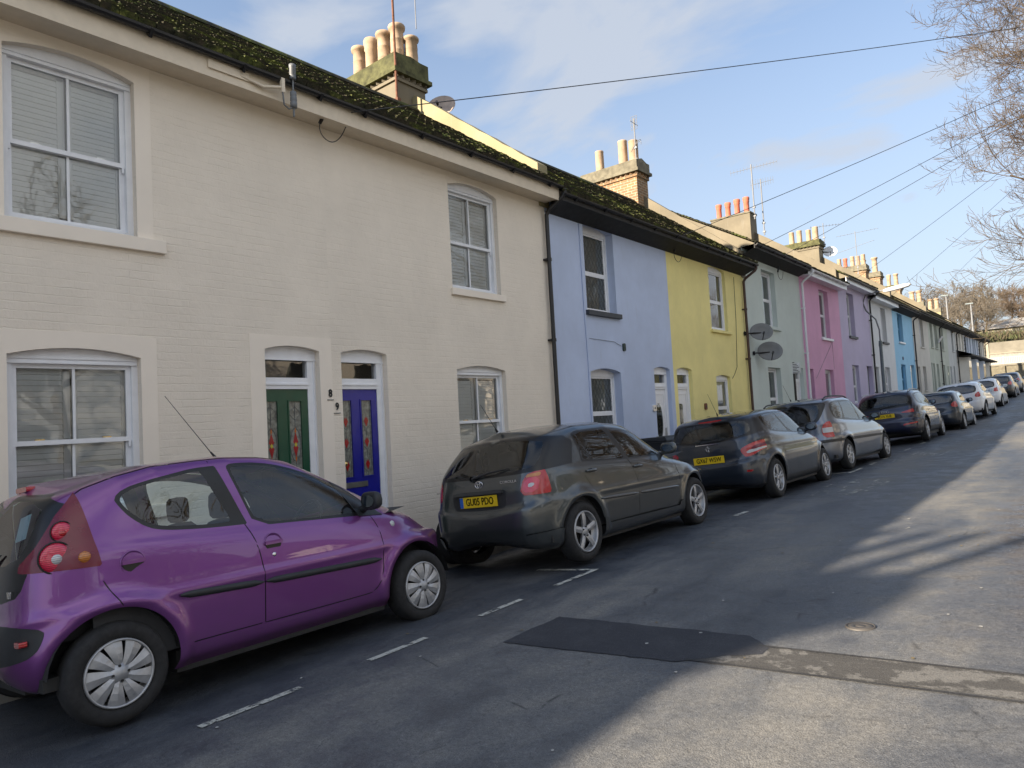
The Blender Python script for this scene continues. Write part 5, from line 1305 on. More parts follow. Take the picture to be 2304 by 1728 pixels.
CAR1,sh=build_car(SP,'small purple hatchback in the foreground with silver wheel covers',(1.862,1.19,-.154,.095,0),res=1.7)
# details seen only on this car: round lamps, lock, side repeater, tailgate lettering, bumper reflector
q=sh.surf(.27,1.08); 
lampo=[c for c in CAR1.children if c.name.startswith('tail_light')][0]
for (yy_,zz_,r_,m_) in ((.262,1.115,.055,LPINK),(.215,.975,.082,LPINK),(.345,.955,.034,LORG)):
    q=sh.surf(yy_,zz_); n=Vector(q[5:8]).normalized(); M=n.to_track_quat('X','Z').to_matrix(); m=MB()
    m.lathe([(0,.014),(r_*.6,.012),(r_*.9,.004),(r_,-.006)],(q[0]+.003,yy_,zz_),0,24); L_=m.build('lens',m_,lampo,local=True)
    if m_ is LPINK:
        m=MB(); m.lathe([(r_*1.0,-.004),(r_*1.06,.004),(r_*1.12,-.006)],(q[0]+.003,yy_,zz_),0,24); m.build('lamp_ring',MRIMD,lampo,local=True)
        m=MB(); m.lathe([(0,.019),(r_*.30,.017),(r_*.36,.010)],(q[0]+.003,yy_,zz_-.008),0,20); m.build('lamp_bulb',LCLR if r_>.06 else LRED,lampo,local=True)
q=sh.surf(1.488,.768); m=MB(); m.lathe([(0,.004),(.013,.004),(.015,0)],(q[0],1.488,.768),0,12); m.lathe([(.0,.0045),(.005,.0045)],(q[0],1.488,.768),0,6,1); m.build('door_lock',MCHROME,CAR1,local=True)
q=sh.surf(2.60,.815); m=MB(); m.lathe([(0,.010),(.018,.008),(.028,-.002)],(q[0],2.60,.815),0,16); m.build('side_indicator',LCLR,CAR1,local=True)
q=sh.surf(.50,.82,'R'); sign_text(CAR1,'107',.055,(.50,q[1]-.012,.80),(1,0,0),(0,0,1),MCHROME,'model_number',1.1)
q=sh.surf(.60,.52,'R'); m=MB(); m.rbox((.57,q[1]-.02,.525),(.65,q[1]+.02,.555),.008,0,1); m.build('rear_reflector',LRED,CAR1,local=True)
# sheet of paper in the rear window
q=sh.surf(.30,1.15,'R'); m=MB(); m.add([(.22,q[1]+.03,1.08),(.42,q[1]+.03,1.10),(.44,q[1]+.06,1.24),(.24,q[1]+.06,1.22)],[(0,1,2,3)]); m.build('paper_notice',simple('paper_blue',(.45,.60,.70),.8),CAR1,local=True)
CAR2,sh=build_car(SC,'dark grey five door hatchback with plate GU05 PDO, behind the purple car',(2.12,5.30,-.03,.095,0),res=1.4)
q=sh.surf(0,.905,'R'); m=MB()
def ell(m,cx_,cz_,a,b,y,r=.0035,n=24): m.tube([(cx_+a*math.cos(2*math.pi*k/n),y,cz_+b*math.sin(2*math.pi*k/n)) for k in range(n+1)],r,5,cap=False)
ell(m,0,.905,.052,.036,q[1]-.012,.005); ell(m,0,.905,.017,.034,q[1]-.014,.004); ell(m,0,.923,.034,.014,q[1]-.014,.004); m.build('badge',MCHROME,CAR2,local=True)
q=sh.surf(.42,.90,'R'); sign_text(CAR2,'COROLLA',.038,(.40,q[1]-.010,.905),(1,.02,0),(0,.05,1),MCHROME,'model_name',1.25)
q=sh.surf(.55,.86,'R'); sign_text(CAR2,'VVTi',.030,(-.62,q[1]-.004,.855),(1,-.10,0),(0,.05,1),MCHROME,'model_name',1.2)
q=sh.surf(0,.82,'R'); m=MB(); m.box((-.34,q[1]-.035,.805),(.34,q[1]+.02,.835)); m.build('boot_handle',PT_GREY,CAR2,local=True)
CAR3,sh=build_car(SQ,'blue-grey supermini with plate GX67 WSW and slanting red tail lamps',(2.245,10.63,.006,.098,0),res=1.15)
q=sh.surf(0,.87,'R'); m=MB(); y=q[1]-.012
# rampant lion outline on the tailgate, as a line figure
lion=[(-.012,.045),(.006,.052),(.020,.044),(.012,.030),(.022,.020),(.034,.026),(.036,.010),(.020,.004),(.014,-.012),(.026,-.022),(.022,-.045),(.010,-.045),(.012,-.030),(-.002,-.020),(-.014,-.042),(-.026,-.042),(-.014,-.018),(-.010,.004),(-.026,.010),(-.030,-.002),(-.038,.008),(-.026,.022),(-.008,.024)]
m.tube([(a,y,.88+b) for a,b in lion+lion[:1]],.0045,5,cap=False); m.build('badge',MCHROME,CAR3,local=True)
q=sh.surf(.1,.98,'R'); m=MB(); m.box((-.20,q[1]-.03,.955),(.20,q[1]+.0,.972)); m.build('chrome_strip',MCHROME,CAR3,local=True)
for s in (1,-1):
    q=sh.surf(.62,.46,'R'); m=MB(); m.rbox((s*.50,q[1]-.012,.475),(s*.68,q[1]+.04,.505),.012,0,1); m.build('rear_reflector',LRED,CAR3,local=True)
CAR4,sh=build_car(SZ,'mid grey people carrier with black roof rails, behind the blue-grey supermini',(2.2,14.75,.085,.095,-.04),res=1.0)
CAR5,sh=build_car(SA,'navy sport utility car with plate EO16 XUE and silver roof rails',(2.365,22.48,.233,.095,0),res=.9)
q=sh.surf(0,.96,'R'); m=MB()
for k in range(4): ell(m,-.085+k*.057,.965,.034,.034,q[1]-.012,.004,16)
m.build('badge',MCHROME,CAR5,local=True)
CAR6,_=build_car(far_spec('dark_small_car',3.8,1.69,PT_SLATE,.97,glass=CGLASSD),'dark small hatchback with mirrored side windows, just ahead of the navy one',(2.7,27.9,.33,.09,-.02),res=.7)
CAR7,_=build_car(far_spec('white_hatchback',4.2,1.79,PT_WHITE,1.0,[(.60,.80),(.66,.97),(.86,1.06),(.93,.98),(.80,.80)]),'white hatchback nearest of the two white cars, with red corner tail lamps',(2.80,33.0,.64,.08,-.02),res=.8)
CAR8,_=build_car(far_spec('white_suv',4.4,1.80,PT_WHITE,1.05),'white sport utility car further up, ahead of the white hatchback',(2.55,42.6,.86,.07,0),res=.6)
CAR9,_=build_car(far_spec('black_hatchback',4.2,1.76,PT_BLACK,1.0),'black car near the far end of the parked line',(2.55,51.0,1.26,.07,0),res=.5)
CAR10,_=build_car(far_spec('silver_car',4.2,1.76,PT_SILV,1.0),'pale silver car last in the parked line before the retaining wall',(2.55,57.0,1.55,.06,0),res=.5)
CAR11,_=build_car(far_spec('white_estate',4.5,1.76,PT_SILV,1.02,rails=(.5,2.1,.58,1.45,MTRIM)),'silver estate with dark roof bars half hidden behind the small dark hatchback',(1.75,29.9,.27,.09,.0),res=.5) if False else (None,None)
# ---------------------------------------------------------------- ground, road, pavement
def asphalt():
    b=NB('worn_asphalt'); v=b.coord(); sx=b.n('SeparateXYZ'); b.l(v,sx.inputs[0])
    st=b.n('Mapping'); b.l(v,st.inputs['Vector']); st.inputs['Scale'].default_value=(1.0,.28,1)
    big=b.noise(st.outputs['Vector'],.9,6,.62); med=b.noise(v,3.2,6,.65); fine=b.noise(v,160,3,.7); fin2=b.noise(v,38,4,.7)
    vor=b.n('TexVoronoi'); vor.inputs['Scale'].default_value=120; b.l(v,vor.inputs['Vector'])
    base=b.ramp(b.math('ADD',b.math('MULTIPLY',big,.7),b.math('MULTIPLY',med,.3)),[(.36,(.048,.052,.062)),(.49,(.125,.128,.132)),(.62,(.205,.198,.182))])
    # bay margin: stain plus blue shade painted in; far side: coarse dark surface
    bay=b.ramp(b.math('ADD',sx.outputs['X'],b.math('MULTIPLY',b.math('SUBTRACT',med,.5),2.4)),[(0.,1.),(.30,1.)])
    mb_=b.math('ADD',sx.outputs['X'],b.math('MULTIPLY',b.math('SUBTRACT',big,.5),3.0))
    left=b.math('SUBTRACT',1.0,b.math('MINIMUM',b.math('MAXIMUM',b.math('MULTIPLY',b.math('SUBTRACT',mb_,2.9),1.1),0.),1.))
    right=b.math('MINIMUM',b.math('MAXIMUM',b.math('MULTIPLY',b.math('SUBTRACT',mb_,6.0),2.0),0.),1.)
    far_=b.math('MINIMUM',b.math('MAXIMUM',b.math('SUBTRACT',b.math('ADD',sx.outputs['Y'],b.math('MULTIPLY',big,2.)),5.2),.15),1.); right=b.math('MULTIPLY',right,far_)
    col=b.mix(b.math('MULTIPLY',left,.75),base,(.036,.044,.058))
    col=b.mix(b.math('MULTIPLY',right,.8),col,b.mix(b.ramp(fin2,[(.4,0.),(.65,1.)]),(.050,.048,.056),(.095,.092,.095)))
    col=b.mix(1.,col,b.ramp(fine,[(.28,.45),(.5,1.),(.76,1.6)]),'MULTIPLY')
    col=b.mix(1.,col,b.ramp(fin2,[(.3,.70),(.7,1.18)]),'MULTIPLY')
    spk=b.ramp(b.noise(v,210,1,.5),[(.735,0.),(.755,1.)])
    col=b.mix(b.math('MULTIPLY',spk,.6),col,(.5,.5,.48))
    # hairline cracks
    wv=b.n('TexVoronoi'); wv.feature='DISTANCE_TO_EDGE'; wv.inputs['Scale'].default_value=.55
    wm=b.n('Mapping'); b.l(v,wm.inputs['Vector']); nn=b.n('TexNoise'); nn.inputs['Scale'].default_value=4; b.l(v,nn.inputs['Vector'])
    vv=b.mix(.10,wm.outputs['Vector'],nn.outputs['Color'],'ADD'); b.l(vv,wv.inputs['Vector'])
    ck=b.ramp(wv.outputs['Distance'],[(.0,1.),(.006,0.)]); ck=b.mix(1.,ck,b.ramp(med,[(.5,0.),(.62,.8)]),'MULTIPLY')
    col=b.mix(ck,col,(.025,.025,.028))
    h=b.math('ADD',b.math('MULTIPLY',fine,.7),b.math('MULTIPLY',fin2,.6)); h=b.math('SUBTRACT',h,b.math('MULTIPLY',vor.outputs['Distance'],.4))
    rough=b.ramp(b.math('ADD',b.math('MULTIPLY',big,.5),b.math('MULTIPLY',med,.5)),[(.42,.42),(.58,.85)]); rough=b.mix(b.math('MULTIPLY',right,b.ramp(med,[(.42,1.),(.56,0.)])),rough,(.22,.22,.22))
    b.pr(col,rough,0,.45,b.bump(h,.55,.008)); return b.m
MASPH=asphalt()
def patchmat(name,c,c2,worn=0.0):
    b=NB(name); v=b.coord(); fine=b.noise(v,150,3,.7); f2=b.noise(v,30,4,.7)
    col=b.mix(b.ramp(b.noise(v,5 if worn else 4,6,.7),[(.50 if worn else .44,0.),(.56 if worn else .7,1.)]),c,c2)
    col=b.mix(1.,col,b.ramp(fine,[(.28,.5),(.5,1.),(.76,1.5)]),'MULTIPLY')
    spk=b.ramp(b.noise(v,230,1,.5),[(.72,0.),(.74,1.)]); col=b.mix(b.math('MULTIPLY',spk,.5),col,(.35,.35,.36))
    b.pr(col,.8,0,.4,b.bump(b.math('ADD',fine,f2),.6,.008)); return b.m
MPATCH=patchmat('fresh_asphalt_patch',(.036,.038,.046),(.055,.057,.064)); MPATCH2=patchmat('worn_trench_patch',(.070,.067,.063),(.155,.15,.14),1)
def markmat():
    b=NB('worn_road_paint'); v=b.coord(); n=b.noise(v,9,6,.75); f=b.noise(v,70,3,.7)
    w=b.ramp(b.math('ADD',b.math('MULTIPLY',n,.65),b.math('MULTIPLY',f,.35)),[(.50,1.),(.56,0.)])
    tr=b.n('BsdfTransparent'); o=b.pr(b.ramp(f,[(.3,(.42,.42,.37)),(.7,(.60,.59,.52))]),.8); m=b.n('MixShader'); bw=b.n('RGBToBW'); b.l(w,bw.inputs[0])
    b.l(bw.outputs[0],m.inputs[0]); b.l(tr.outputs[0],m.inputs[1]); b.l(o.outputs[0],m.inputs[2]); b.l(m.outputs[0],b.out.inputs['Surface']); return b.m
MMARK=markmat()
def markmat2():
    m=MMARK.copy(); m.name='faded_road_paint'
    for n in m.node_tree.nodes:
        if n.type=='VALTORGB' and abs(n.color_ramp.elements[0].position-.50)<1e-3: n.color_ramp.elements[0].position=.44; n.color_ramp.elements[1].position=.49
    return m
MMARKF=markmat2()
MPAVE=patchmat('pavement_asphalt',(.10,.098,.095),(.15,.145,.135)); 
MKERB=simple('kerb_stone',(.26,.25,.23),.85,var=.3,vs=6,bs=.4)
MGRASS=simple('rough_grass',(.060,.062,.028),.95,var=.5,vs=3,bs=.5,bd=.05,bscale=9)
ys=[-60+2*k for k in range(31)]+[1+k for k in range(0,100)]+[102,110,120,135]
def strip(name,xs,zf,mat,ys=ys):
    mb=MB(); n=len(xs); vs=[(x,y,zf(x,y)) for y in ys for x in xs]
    mb.add(vs,[(i*n+j,i*n+j+1,(i+1)*n+j+1,(i+1)*n+j) for i in range(len(ys)-1) for j in range(n-1)],0,True)
    return tag(mb.build(name,mat),kind='structure')
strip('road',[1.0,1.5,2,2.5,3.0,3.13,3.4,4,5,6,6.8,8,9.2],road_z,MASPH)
strip('pavement',[-.4,.0,.5,.87],pave_z,MPAVE)
def kerb(x0,x1,zf,lo):
    mb=MB(); y=-40.
    while y<84:
        b=y+.91-.006; z0=zf(x0,y);z1=zf(x0,b)
        mb.add([(x0,y,z0),(x1,y,z0),(x1,b,z1),(x0,b,z1),(x0,y,z0-lo),(x1,y,z0-lo),(x1,b,z1-lo),(x0,b,z1-lo)],[(0,1,2,3),(1,5,6,2),(0,3,7,4),(0,4,5,1),(3,2,6,7)]); y+=.91
    return tag(mb.build('kerb',MKERB),kind='structure')
kerb(.86,1.004,lambda x,y:pave_z(.9,y)+.004,.3)
zo=lambda x,y:road_z(9.2,y)+.11
kerb(9.19,9.33,lambda x,y:zo(x,y)+.004,.3)
strip('pavement',[9.32,10.5,11.6],lambda x,y:zo(x,y),MPAVE)
# ground sheet beyond everything
strip('garden_ground',[11.6,14,20,40,90],lambda x,y:zo(12,y)-.06,MGRASS); strip('garden_ground',[-70,-30,-12,-5.5],lambda x,y:pave_z(0,y)-.25,MGRASS)
gm=MB(); gm.add([(-600,-600,-3),(600,-600,-3),(600,900,-3),(-600,900,-3)],[(0,1,2,3)]); tag(gm.build('ground',MGRASS),kind='structure')
def sheet(name,poly,mat,lift=.004,sub=6,kind='structure',label=None):
    """polygon (quad) on the road surface"""
    mb=MB(); A,B,C_,D=[Vector((p[0],p[1],0)) for p in poly]; vs=[]
    for i in range(sub+1):
        for j in range(sub+1):
            u,v=i/sub,j/sub; p=(A*(1-u)+B*u)*(1-v)+(D*(1-u)+C_*u)*v; vs.append((p.x,p.y,road_z(p.x,p.y)+lift))
    n=sub+1; mb.add(vs,[(i*n+j,(i+1)*n+j,(i+1)*n+j+1,i*n+j+1) for i in range(sub) for j in range(sub)])
    return tag(mb.build(name,mat),kind=kind)
def ragged(name,pts,mat,lift,amp=.012,step=.05,seed=1):
    P=[Vector((a,b,0)) for a,b in pts]; out=[]; n=len(P)
    for i in range(n):
        a,b=P[i],P[(i+1)%n]; k=max(1,int((b-a).length/step)); nr=Vector((-(b-a).y,(b-a).x,0)).normalized()
        for j in range(k):
            q=a.lerp(b,j/k); out.append(q+nr*amp*(noise.noise(Vector((q.x*3,q.y*3,seed)))*1.6+noise.noise(Vector((q.x*14,q.y*14,seed)))))
    c=sum(out,Vector((0,0,0)))/len(out); mb=MB(); m=len(out); R_=5; vs=[]
    for i in range(R_+1):
        for q in out:
            w_=c.lerp(q,1-i/(R_+1)); vs.append((w_.x,w_.y,road_z(w_.x,w_.y)+lift))
    vs.append((c.x,c.y,road_z(c.x,c.y)+lift))
    fs=[(i*m+j,i*m+(j+1)%m,(i+1)*m+(j+1)%m,(i+1)*m+j) for i in range(R_) for j in range(m)]+[(R_*m+j,R_*m+(j+1)%m,(R_+1)*m) for j in range(m)]
    mb.add(vs,fs); return tag(mb.build(name,mat),kind='structure')
ragged('road_patch',[(3.78,3.64),(5.02,3.73),(5.22,3.90),(5.42,4.02),(5.42,4.14),(5.24,4.32),(3.79,4.29)],MPATCH,.005,.010,.04,2)
ragged('road_patch',[(5.10,3.80),(7.2,3.88),(9.2,3.90),(9.2,4.20),(7.2,4.17),(5.30,4.16)],MPATCH2,.0035,.012,.05,5)
MTAR=patchmat('tar_seam',(.030,.030,.032),(.06,.058,.056))
for k_,(A_,B_) in enumerate((((5.05,3.79),(9.2,3.89)),((5.35,4.165),(9.2,4.20)))):
    sheet('tar_seam',[(A_[0],A_[1]-.012),(B_[0],B_[1]-.012),(B_[0],B_[1]+.012),(A_[0],A_[1]+.012)],MTAR,.0052,24)
for a,b in ((1.35,1.95-.05),(1.85,2.48),(3.0,3.52),(4.1,4.62),(5.1,5.75)):
    if a==1.35: a,b=.55,1.15
    sheet('bay_marking',[(3.13,a),(3.185,a),(3.185,b),(3.13,b)],MMARK,.006,3)
sheet('bay_marking',[(2.45,5.72),(3.18,5.72),(3.18,5.79),(2.45,5.79)],MMARK,.0065,3)
for a,b in ((9.2,9.6),(14.9,15.9),(16.6,17.1),(17.9,18.5),(20.2,20.9),(22.4,23)):
    sheet('bay_marking',[(3.13,a),(3.20,a),(3.20,b),(3.13,b)],MMARK,.006,3)
sheet('bay_marking',[(2.5,15.0),(3.2,15.0),(3.2,15.08),(2.5,15.08)],MMARK,.0065,3)
# worn lettering on the carriageway (illegible strokes)
mb=MB(); rr=random.Random(5)
for (X0,Y0,W_,H_,n) in ((3.35,11.2,.9,2.0,26),(3.45,16.6,.8,2.6,24),(4.1,25.5,3.6,1.6,22)):
    for k in range(n):
        x=X0+rr.random()*W_; y=Y0+rr.random()*H_; l=rr.uniform(.25,.7) if H_>W_ else .35; w=.05
        if rr.random()<.7: q=[(x,y),(x+w,y),(x+w,y+l),(x,y+l)]
        else: q=[(x,y),(x+.25,y),(x+.25,y+w),(x,y+w)]
        mb.add([(a,b,road_z(a,b)+.0062+k*.00012) for a,b in q],[(0,1,2,3)])
tag(mb.build('road_lettering',MMARKF),kind='structure')
# small iron cover
def cover(x,y,r,label):
    z=road_z(x,y)+.006; t=empty('utility_cover',(x,y,z),label,'manhole cover'); M=Matrix.Rotation(-.045,3,'Y'); m=MB(); m.lathe([(0,.001),(r*.3,.001),(r*.32,-.002),(r*.42,-.002),(r*.44,.001),(r*.82,.001),(r*.84,-.003),(r*.9,-.003),(r*.92,.002),(r,.002),(r+.003,-.01)],(x,y,z),2,24,M=M)
    m.build('lid',simple('cast_iron',(.11,.10,.09),.6,.4,bs=.3),t); return t
cover(5.78,4.72,.085,'small round iron cover in the sunlit road')
# fallen leaves and litter specks
MLEAFD=simple('dry_leaf',(.20,.15,.07),.9); MGUM=simple('gum_spot',(.42,.41,.38),.9); rr=random.Random(11)
mb=MB()
for k in range(70):
    x=rr.uniform(2.9,7.5); y=rr.uniform(.8,14); r=rr.uniform(.006,.016); z=road_z(x,y)+.005
    vs=[(x+r*rr.uniform(.6,1.2)*math.cos(q),y+r*rr.uniform(.6,1.5)*math.sin(q),z+rr.random()*.003) for q in (0,.9,1.8,2.7,3.6,4.5,5.4)]
    mb.add(vs,[tuple(range(7))],0 if rr.random()<.45 else 1)
tag(mb.build('road_litter',[MLEAFD,MGUM]),'scattered dry leaves and pale gum spots on the road','litter',kind='stuff')

# ---------------------------------------------------------------- street furniture and fittings
MPOSTG=simple('grey_green_post',(.13,.16,.17),.5,.2); MALU=simple('aluminium',(.20,.205,.215),.6,.1,var=.1); MDISH=simple('dish_grey',(.17,.18,.19),.55,var=.06); MDISHP=simple('weathered_dish',(.42,.34,.29),.6,var=.25,vs=6)
MLAMPH=simple('lamp_head_white',(.72,.74,.76),.4)
def lamp_post(x,y,h,label,armdx=1.0,armdy=0,head=.62):
    z=pave_z(x,y) if x<2 else zo(x,y); t=empty('lamp_post',(x,y,z),label,'street lamp','street lamps along the terrace')
    m=MB(); m.tube([(x,y,z),(x,y,z+h*.16),(x,y,z+h*.16+.02),(x,y,z+h*.62)],[.085,.085,.07,.06],10); m.tube([(x,y,z+h*.60),(x,y,z+h*.64)],[.075,.06],10)
    m.build('post',MPOSTG,t)
    m=MB(); L=math.hypot(armdx,armdy) or 1; ux,uy=armdx/L,armdy/L
    P=[(x,y,z+h*.62),(x,y,z+h*.72),(x-ux*.10,y-uy*.10,z+h*.80),(x-ux*.42,y-uy*.42,z+h*.87),(x-ux*.52,y-uy*.52,z+h*.93),(x-ux*.40,y-uy*.40,z+h*.985),(x+ux*.05,y+uy*.05,z+h*1.0),(x+ux*.35,y+uy*.35,z+h*1.01)]
    m.tube(P,.030,8); m.build('arm',MALU,t)
    m=MB(); a=Vector((x+ux*.25,y+uy*.25,z+h*1.0)); d=Vector((ux,uy,.13)).normalized(); s=Vector((-uy,ux,0))
    prof=[(0,.04,.04),(.12,.10,.085),(head*.6,.13,.10),(head*.92,.11,.075),(head,.06,.03)]; vs=[]
    for (l,wd,ht) in prof:
        c=a+d*l; 
        for k in range(10): an=2*math.pi*k/10; vs.append(c+s*wd*math.cos(an)+Vector((0,0,1))*ht*math.sin(an))
    m.add(vs,[(i*10+k,i*10+(k+1)%10,(i+1)*10+(k+1)%10,(i+1)*10+k) for i in range(4) for k in range(10)]+[tuple(range(40,50))],0,True); m.build('lamp_head',MLAMPH,t); return t
lamp_post(.50,31.4,5.55,'swan-neck street lamp with a long white head, in front of the white house',1.0,.15,1.0)
def far_lamp(x,y,z,h,label):
    t=empty('lamp_post',(x,y,z),label,'street lamp','street lamps beyond the terrace'); m=MB(); m.tube([(x,y,z),(x,y,z+h)],[.12,.07],8); m.build('post',MALU,t)
    m=MB(); m.box((x-.5,y-.15,z+h-.02),(x+.25,y+.15,z+h+.1)); m.build('lamp_head',MPOSTG,t)
# parking restriction sign on a dark post
x,y=.75,19.65; z=pave_z(x,y); t=empty('parking_sign',(x,y,z),'small white parking plate on a black post outside the grey-green house','sign')
m=MB(); m.tube([(x,y,z),(x,y,z+2.58)],.030,10); m.build('post',MBLK,t)
m=MB(); m.box((x-.03,y-.042,z+2.28),(x+.19,y-.032,z+2.56)); P=m.build('sign_plate',simple('sign_white',(.75,.76,.78),.4),t)
m=MB()
for k in range(6): m.box((x-.01,y-.045,z+2.30+k*.042),(x+.16-.03*(k%3),y-.0425,z+2.316+k*.042))
m.build('sign_lines',MINK,P)
# wheelie bins
def bin_(x,y,label,mat):
    z=pave_z(x,y); t=empty('wheelie_bin',(x,y,z),label,'bin','wheelie bins on the pavement'); m=MB()
    a,b=.21,.27; m.add([(x-a,y-a,z+.08),(x+a,y-a,z+.08),(x+a,y+a,z+.08),(x-a,y+a,z+.08),(x-b,y-b,z+.98),(x+b,y-b,z+.98),(x+b,y+b,z+.98),(x-b,y+b,z+.98)],[(3,2,1,0),(0,1,5,4),(1,2,6,5),(2,3,7,6),(3,0,4,7)])
    m.box((x-b-.02,y-b-.02,z+.93),(x+b+.02,y+b+.02,z+.985)); m.build('bin_body',mat,t,bevel=.012)
    m=MB(); m.add([(x-b-.03,y-b-.03,z+.99),(x+b+.03,y-b-.03,z+.99),(x+b+.03,y+b+.03,z+.99),(x-b-.03,y+b+.03,z+.99),(x-b,y-b,z+1.04),(x+b-.02,y-b,z+1.06),(x+b-.02,y+b,z+1.06),(x-b,y+b,z+1.04)],[(0,1,5,4),(1,2,6,5),(2,3,7,6),(3,0,4,7),(4,5,6,7)]); m.tube([(x-b-.06,y-b,z+.99),(x-b-.06,y+b,z+.99)],.016,6); m.build('lid',mat,t)
    m=MB()
    for s in (-1,1): m.lathe([(0,-.03),(.09,-.03),(.1,0),(.09,.03),(0,.03)],(x-a,y+s*.22,z+.10),1,14)
    m.build('bin_wheel',MTYRE,t)
MBING=simple('dark_green_bin',(.012,.03,.022),.5); MBINB=simple('black_bin',(.015,.016,.018),.5)
bin_(.55,12.15,'black wheelie bin in front of the pale blue house, nearer the grey hatchback',MBINB)
bin_(.55,12.80,'dark green wheelie bin by the pale blue house front door',MBING)
def dish(x,y,z,r,az,el,label,mat,mount,name='satellite_dish'):
    t=empty(name,(x,y,z),label,'satellite dish'); d=Vector((math.sin(az)*math.cos(el),math.cos(az)*math.cos(el),math.sin(el))); q=d.to_track_quat('Z','Y').to_matrix()
    m=MB(); vs=[];fs=[]; n=28; c=Vector((x,y,z))
    for i,(rr_,h) in enumerate([(0,-.22),(.35,-.19),(.7,-.11),(1,0),(1.02,-.012),(.7,-.125),(0,-.235)]):
        for k in range(n): a=2*math.pi*k/n; vs.append(c+q@Vector((rr_*r*math.cos(a)*1.08,rr_*r*math.sin(a)*.92,h*r)))
    m.add(vs,[(i*n+k,i*n+(k+1)%n,(i+1)*n+(k+1)%n,(i+1)*n+k) for i in range(6) for k in range(n)],0,True); m.build('reflector',mat,t)
    m=MB(); f=c+q@Vector((0,-r*.65,r*1.15)); m.tube([c+q@Vector((0,-r*.9,0)),f],.012,5); m.tube([f,f-d*.09],[.03,.025],8); m.build('receiver_arm',MBLK,t)
    m=MB(); b=c-d*r*.25; m.tube([b,(b+Vector(mount))/2,Vector(mount)],.02,6); m.lathe([(0,0),(.06,0),(.06,.02)],mount,0,8); m.build('bracket',MBLK,t); return t
SUN_AZ=R(180+21)
dish(.36,18.5,3.53,.27,R(150),R(20),'upper grey satellite dish on the grey-green house wall',MDISH,(0.02,18.2,3.50))
dish(.36,19.05,3.04,.30,R(150),R(20),'lower dark satellite dish on the grey-green house wall',MDISH,(0.02,18.75,3.0))
dish(-2.72,10.0,7.98,.27,R(150),R(18),'weathered satellite dish on the rendered chimney of the cream pair',MDISHP,(-2.97,9.7,8.0))
dish(-2.55,36.9,9.1,.30,R(160),R(15),'pale satellite dish on the mossy chimney beyond the white house',MLAMPH,(-2.85,36.75,9.1))
# aerials
def yagi(m,c,d,L,n,el,tilt=0,mat=0):
    d=Vector(d).normalized(); c=Vector(c); u=Vector((0,0,1)); m.tube([c-d*L*.45,c+d*L*.55],.010,5,mat)
    e=d.cross(u).normalized()
    for k in range(n):
        p=c-d*L*.45+d*L*k/(n-1); l=el*(1-.35*k/(n-1)); ax=(u*math.cos(tilt)+e*math.sin(tilt)); m.tube([p-ax*l,p+ax*l],.006,4,mat)
def aerial(name,base,h,parts,label,mat=MALU,mh=.022):
    t=empty(name,base,label,'aerial','television aerials on the chimneys'); m=MB(); b=Vector(base); m.tube([b,b+Vector((0,0,h))],mh,7); mh>.01 and (m.box((b.x-.05,b.y-.03,b.z+.1),(b.x+.05,b.y+.05,b.z+.16)),m.box((b.x-.05,b.y-.03,b.z+.45),(b.x+.05,b.y+.05,b.z+.51))); m.build('mast',mat,t)
    for kind,dz,*a in parts:
        m=MB(); 
        if kind=='yagi': yagi(m,b+Vector((0,0,dz)),a[0],a[1],a[2],a[3],a[4] if len(a)>4 else 0)
        elif kind=='grid':
            c=b+Vector((0,0,dz)); 
            for k in range(4): m.tube([c+Vector((-.0+.045*(k-1.5)*1.4,0,-.20)),c+Vector((.045*(k-1.5)*1.4,0,.20))],.007,4)
            for k in range(5): m.tube([c+Vector((-.10,0,-.20+.1*k)),c+Vector((.10,0,-.20+.1*k))],.006,4)
            m.tube([c+Vector((0,-.22,0)),c+Vector((0,.22,-.02))],.009,5)
        elif kind=='loop': m.tube([b+Vector((.0+.16*math.cos(t_),.05+.10*math.sin(t_),dz+.14*math.sin(t_*1.3))) for t_ in [k*.5 for k in range(14)]],.008,4)
        m.build('aerial_head',mat,t)
    return t
aerial('aerial_mast',(-2.90,8.98,7.35),4.3,[],'tall rusty aerial mast strapped to the nearest chimney',MRUST,.024)
aerial('chimney_whip',(-2.98,9.66,9.55),1.6,[],'thin pale rod rising beside the nearest chimney pots',MALU,.0099)
aerial('television_aerial',(-2.72,18.0,8.80),1.35,[('grid',1.22),('loop',.55)],'small grid aerial on a pale mast on the stock brick chimney',MALU,.018)
aerial('television_aerial',(-2.74,27.35,8.95),2.2,[('yagi',2.05,(.94,.33,.10),1.75,15,.11,0)],'long yagi aerial above the red chimney pots',MALU,.025)
aerial('television_aerial',(-2.55,27.75,8.35),2.25,[('yagi',2.1,(.94,.33,.12),.85,10,.20,.1)],'shorter bushy yagi aerial beside the long one',MALU,.025)
aerial('television_aerial',(-2.7,36.6,9.3),1.2,[('yagi',1.05,(.9,.35,0),1.3,10,.12,1.2)],'reddish horizontal yagi aerial on the mossy chimney',MALU,.018)
aerial('television_aerial',(-3.0,44.2,8.9),2.6,[('yagi',2.5,(.95,.3,.08),2.2,12,.05,1.3),('yagi',1.7,(-.95,.3,-.1),2.4,12,.05,1.3)],'pair of long horizontal aerials above the stone-white house',MALU,.02)
aerial('television_aerial',(-2.9,38.5,7.6),1.1,[('yagi',1.0,(.9,-.4,-.25),1.7,16,.34,.5)],'dense fan shaped aerial behind the sky blue house ridge',MALU,.016)
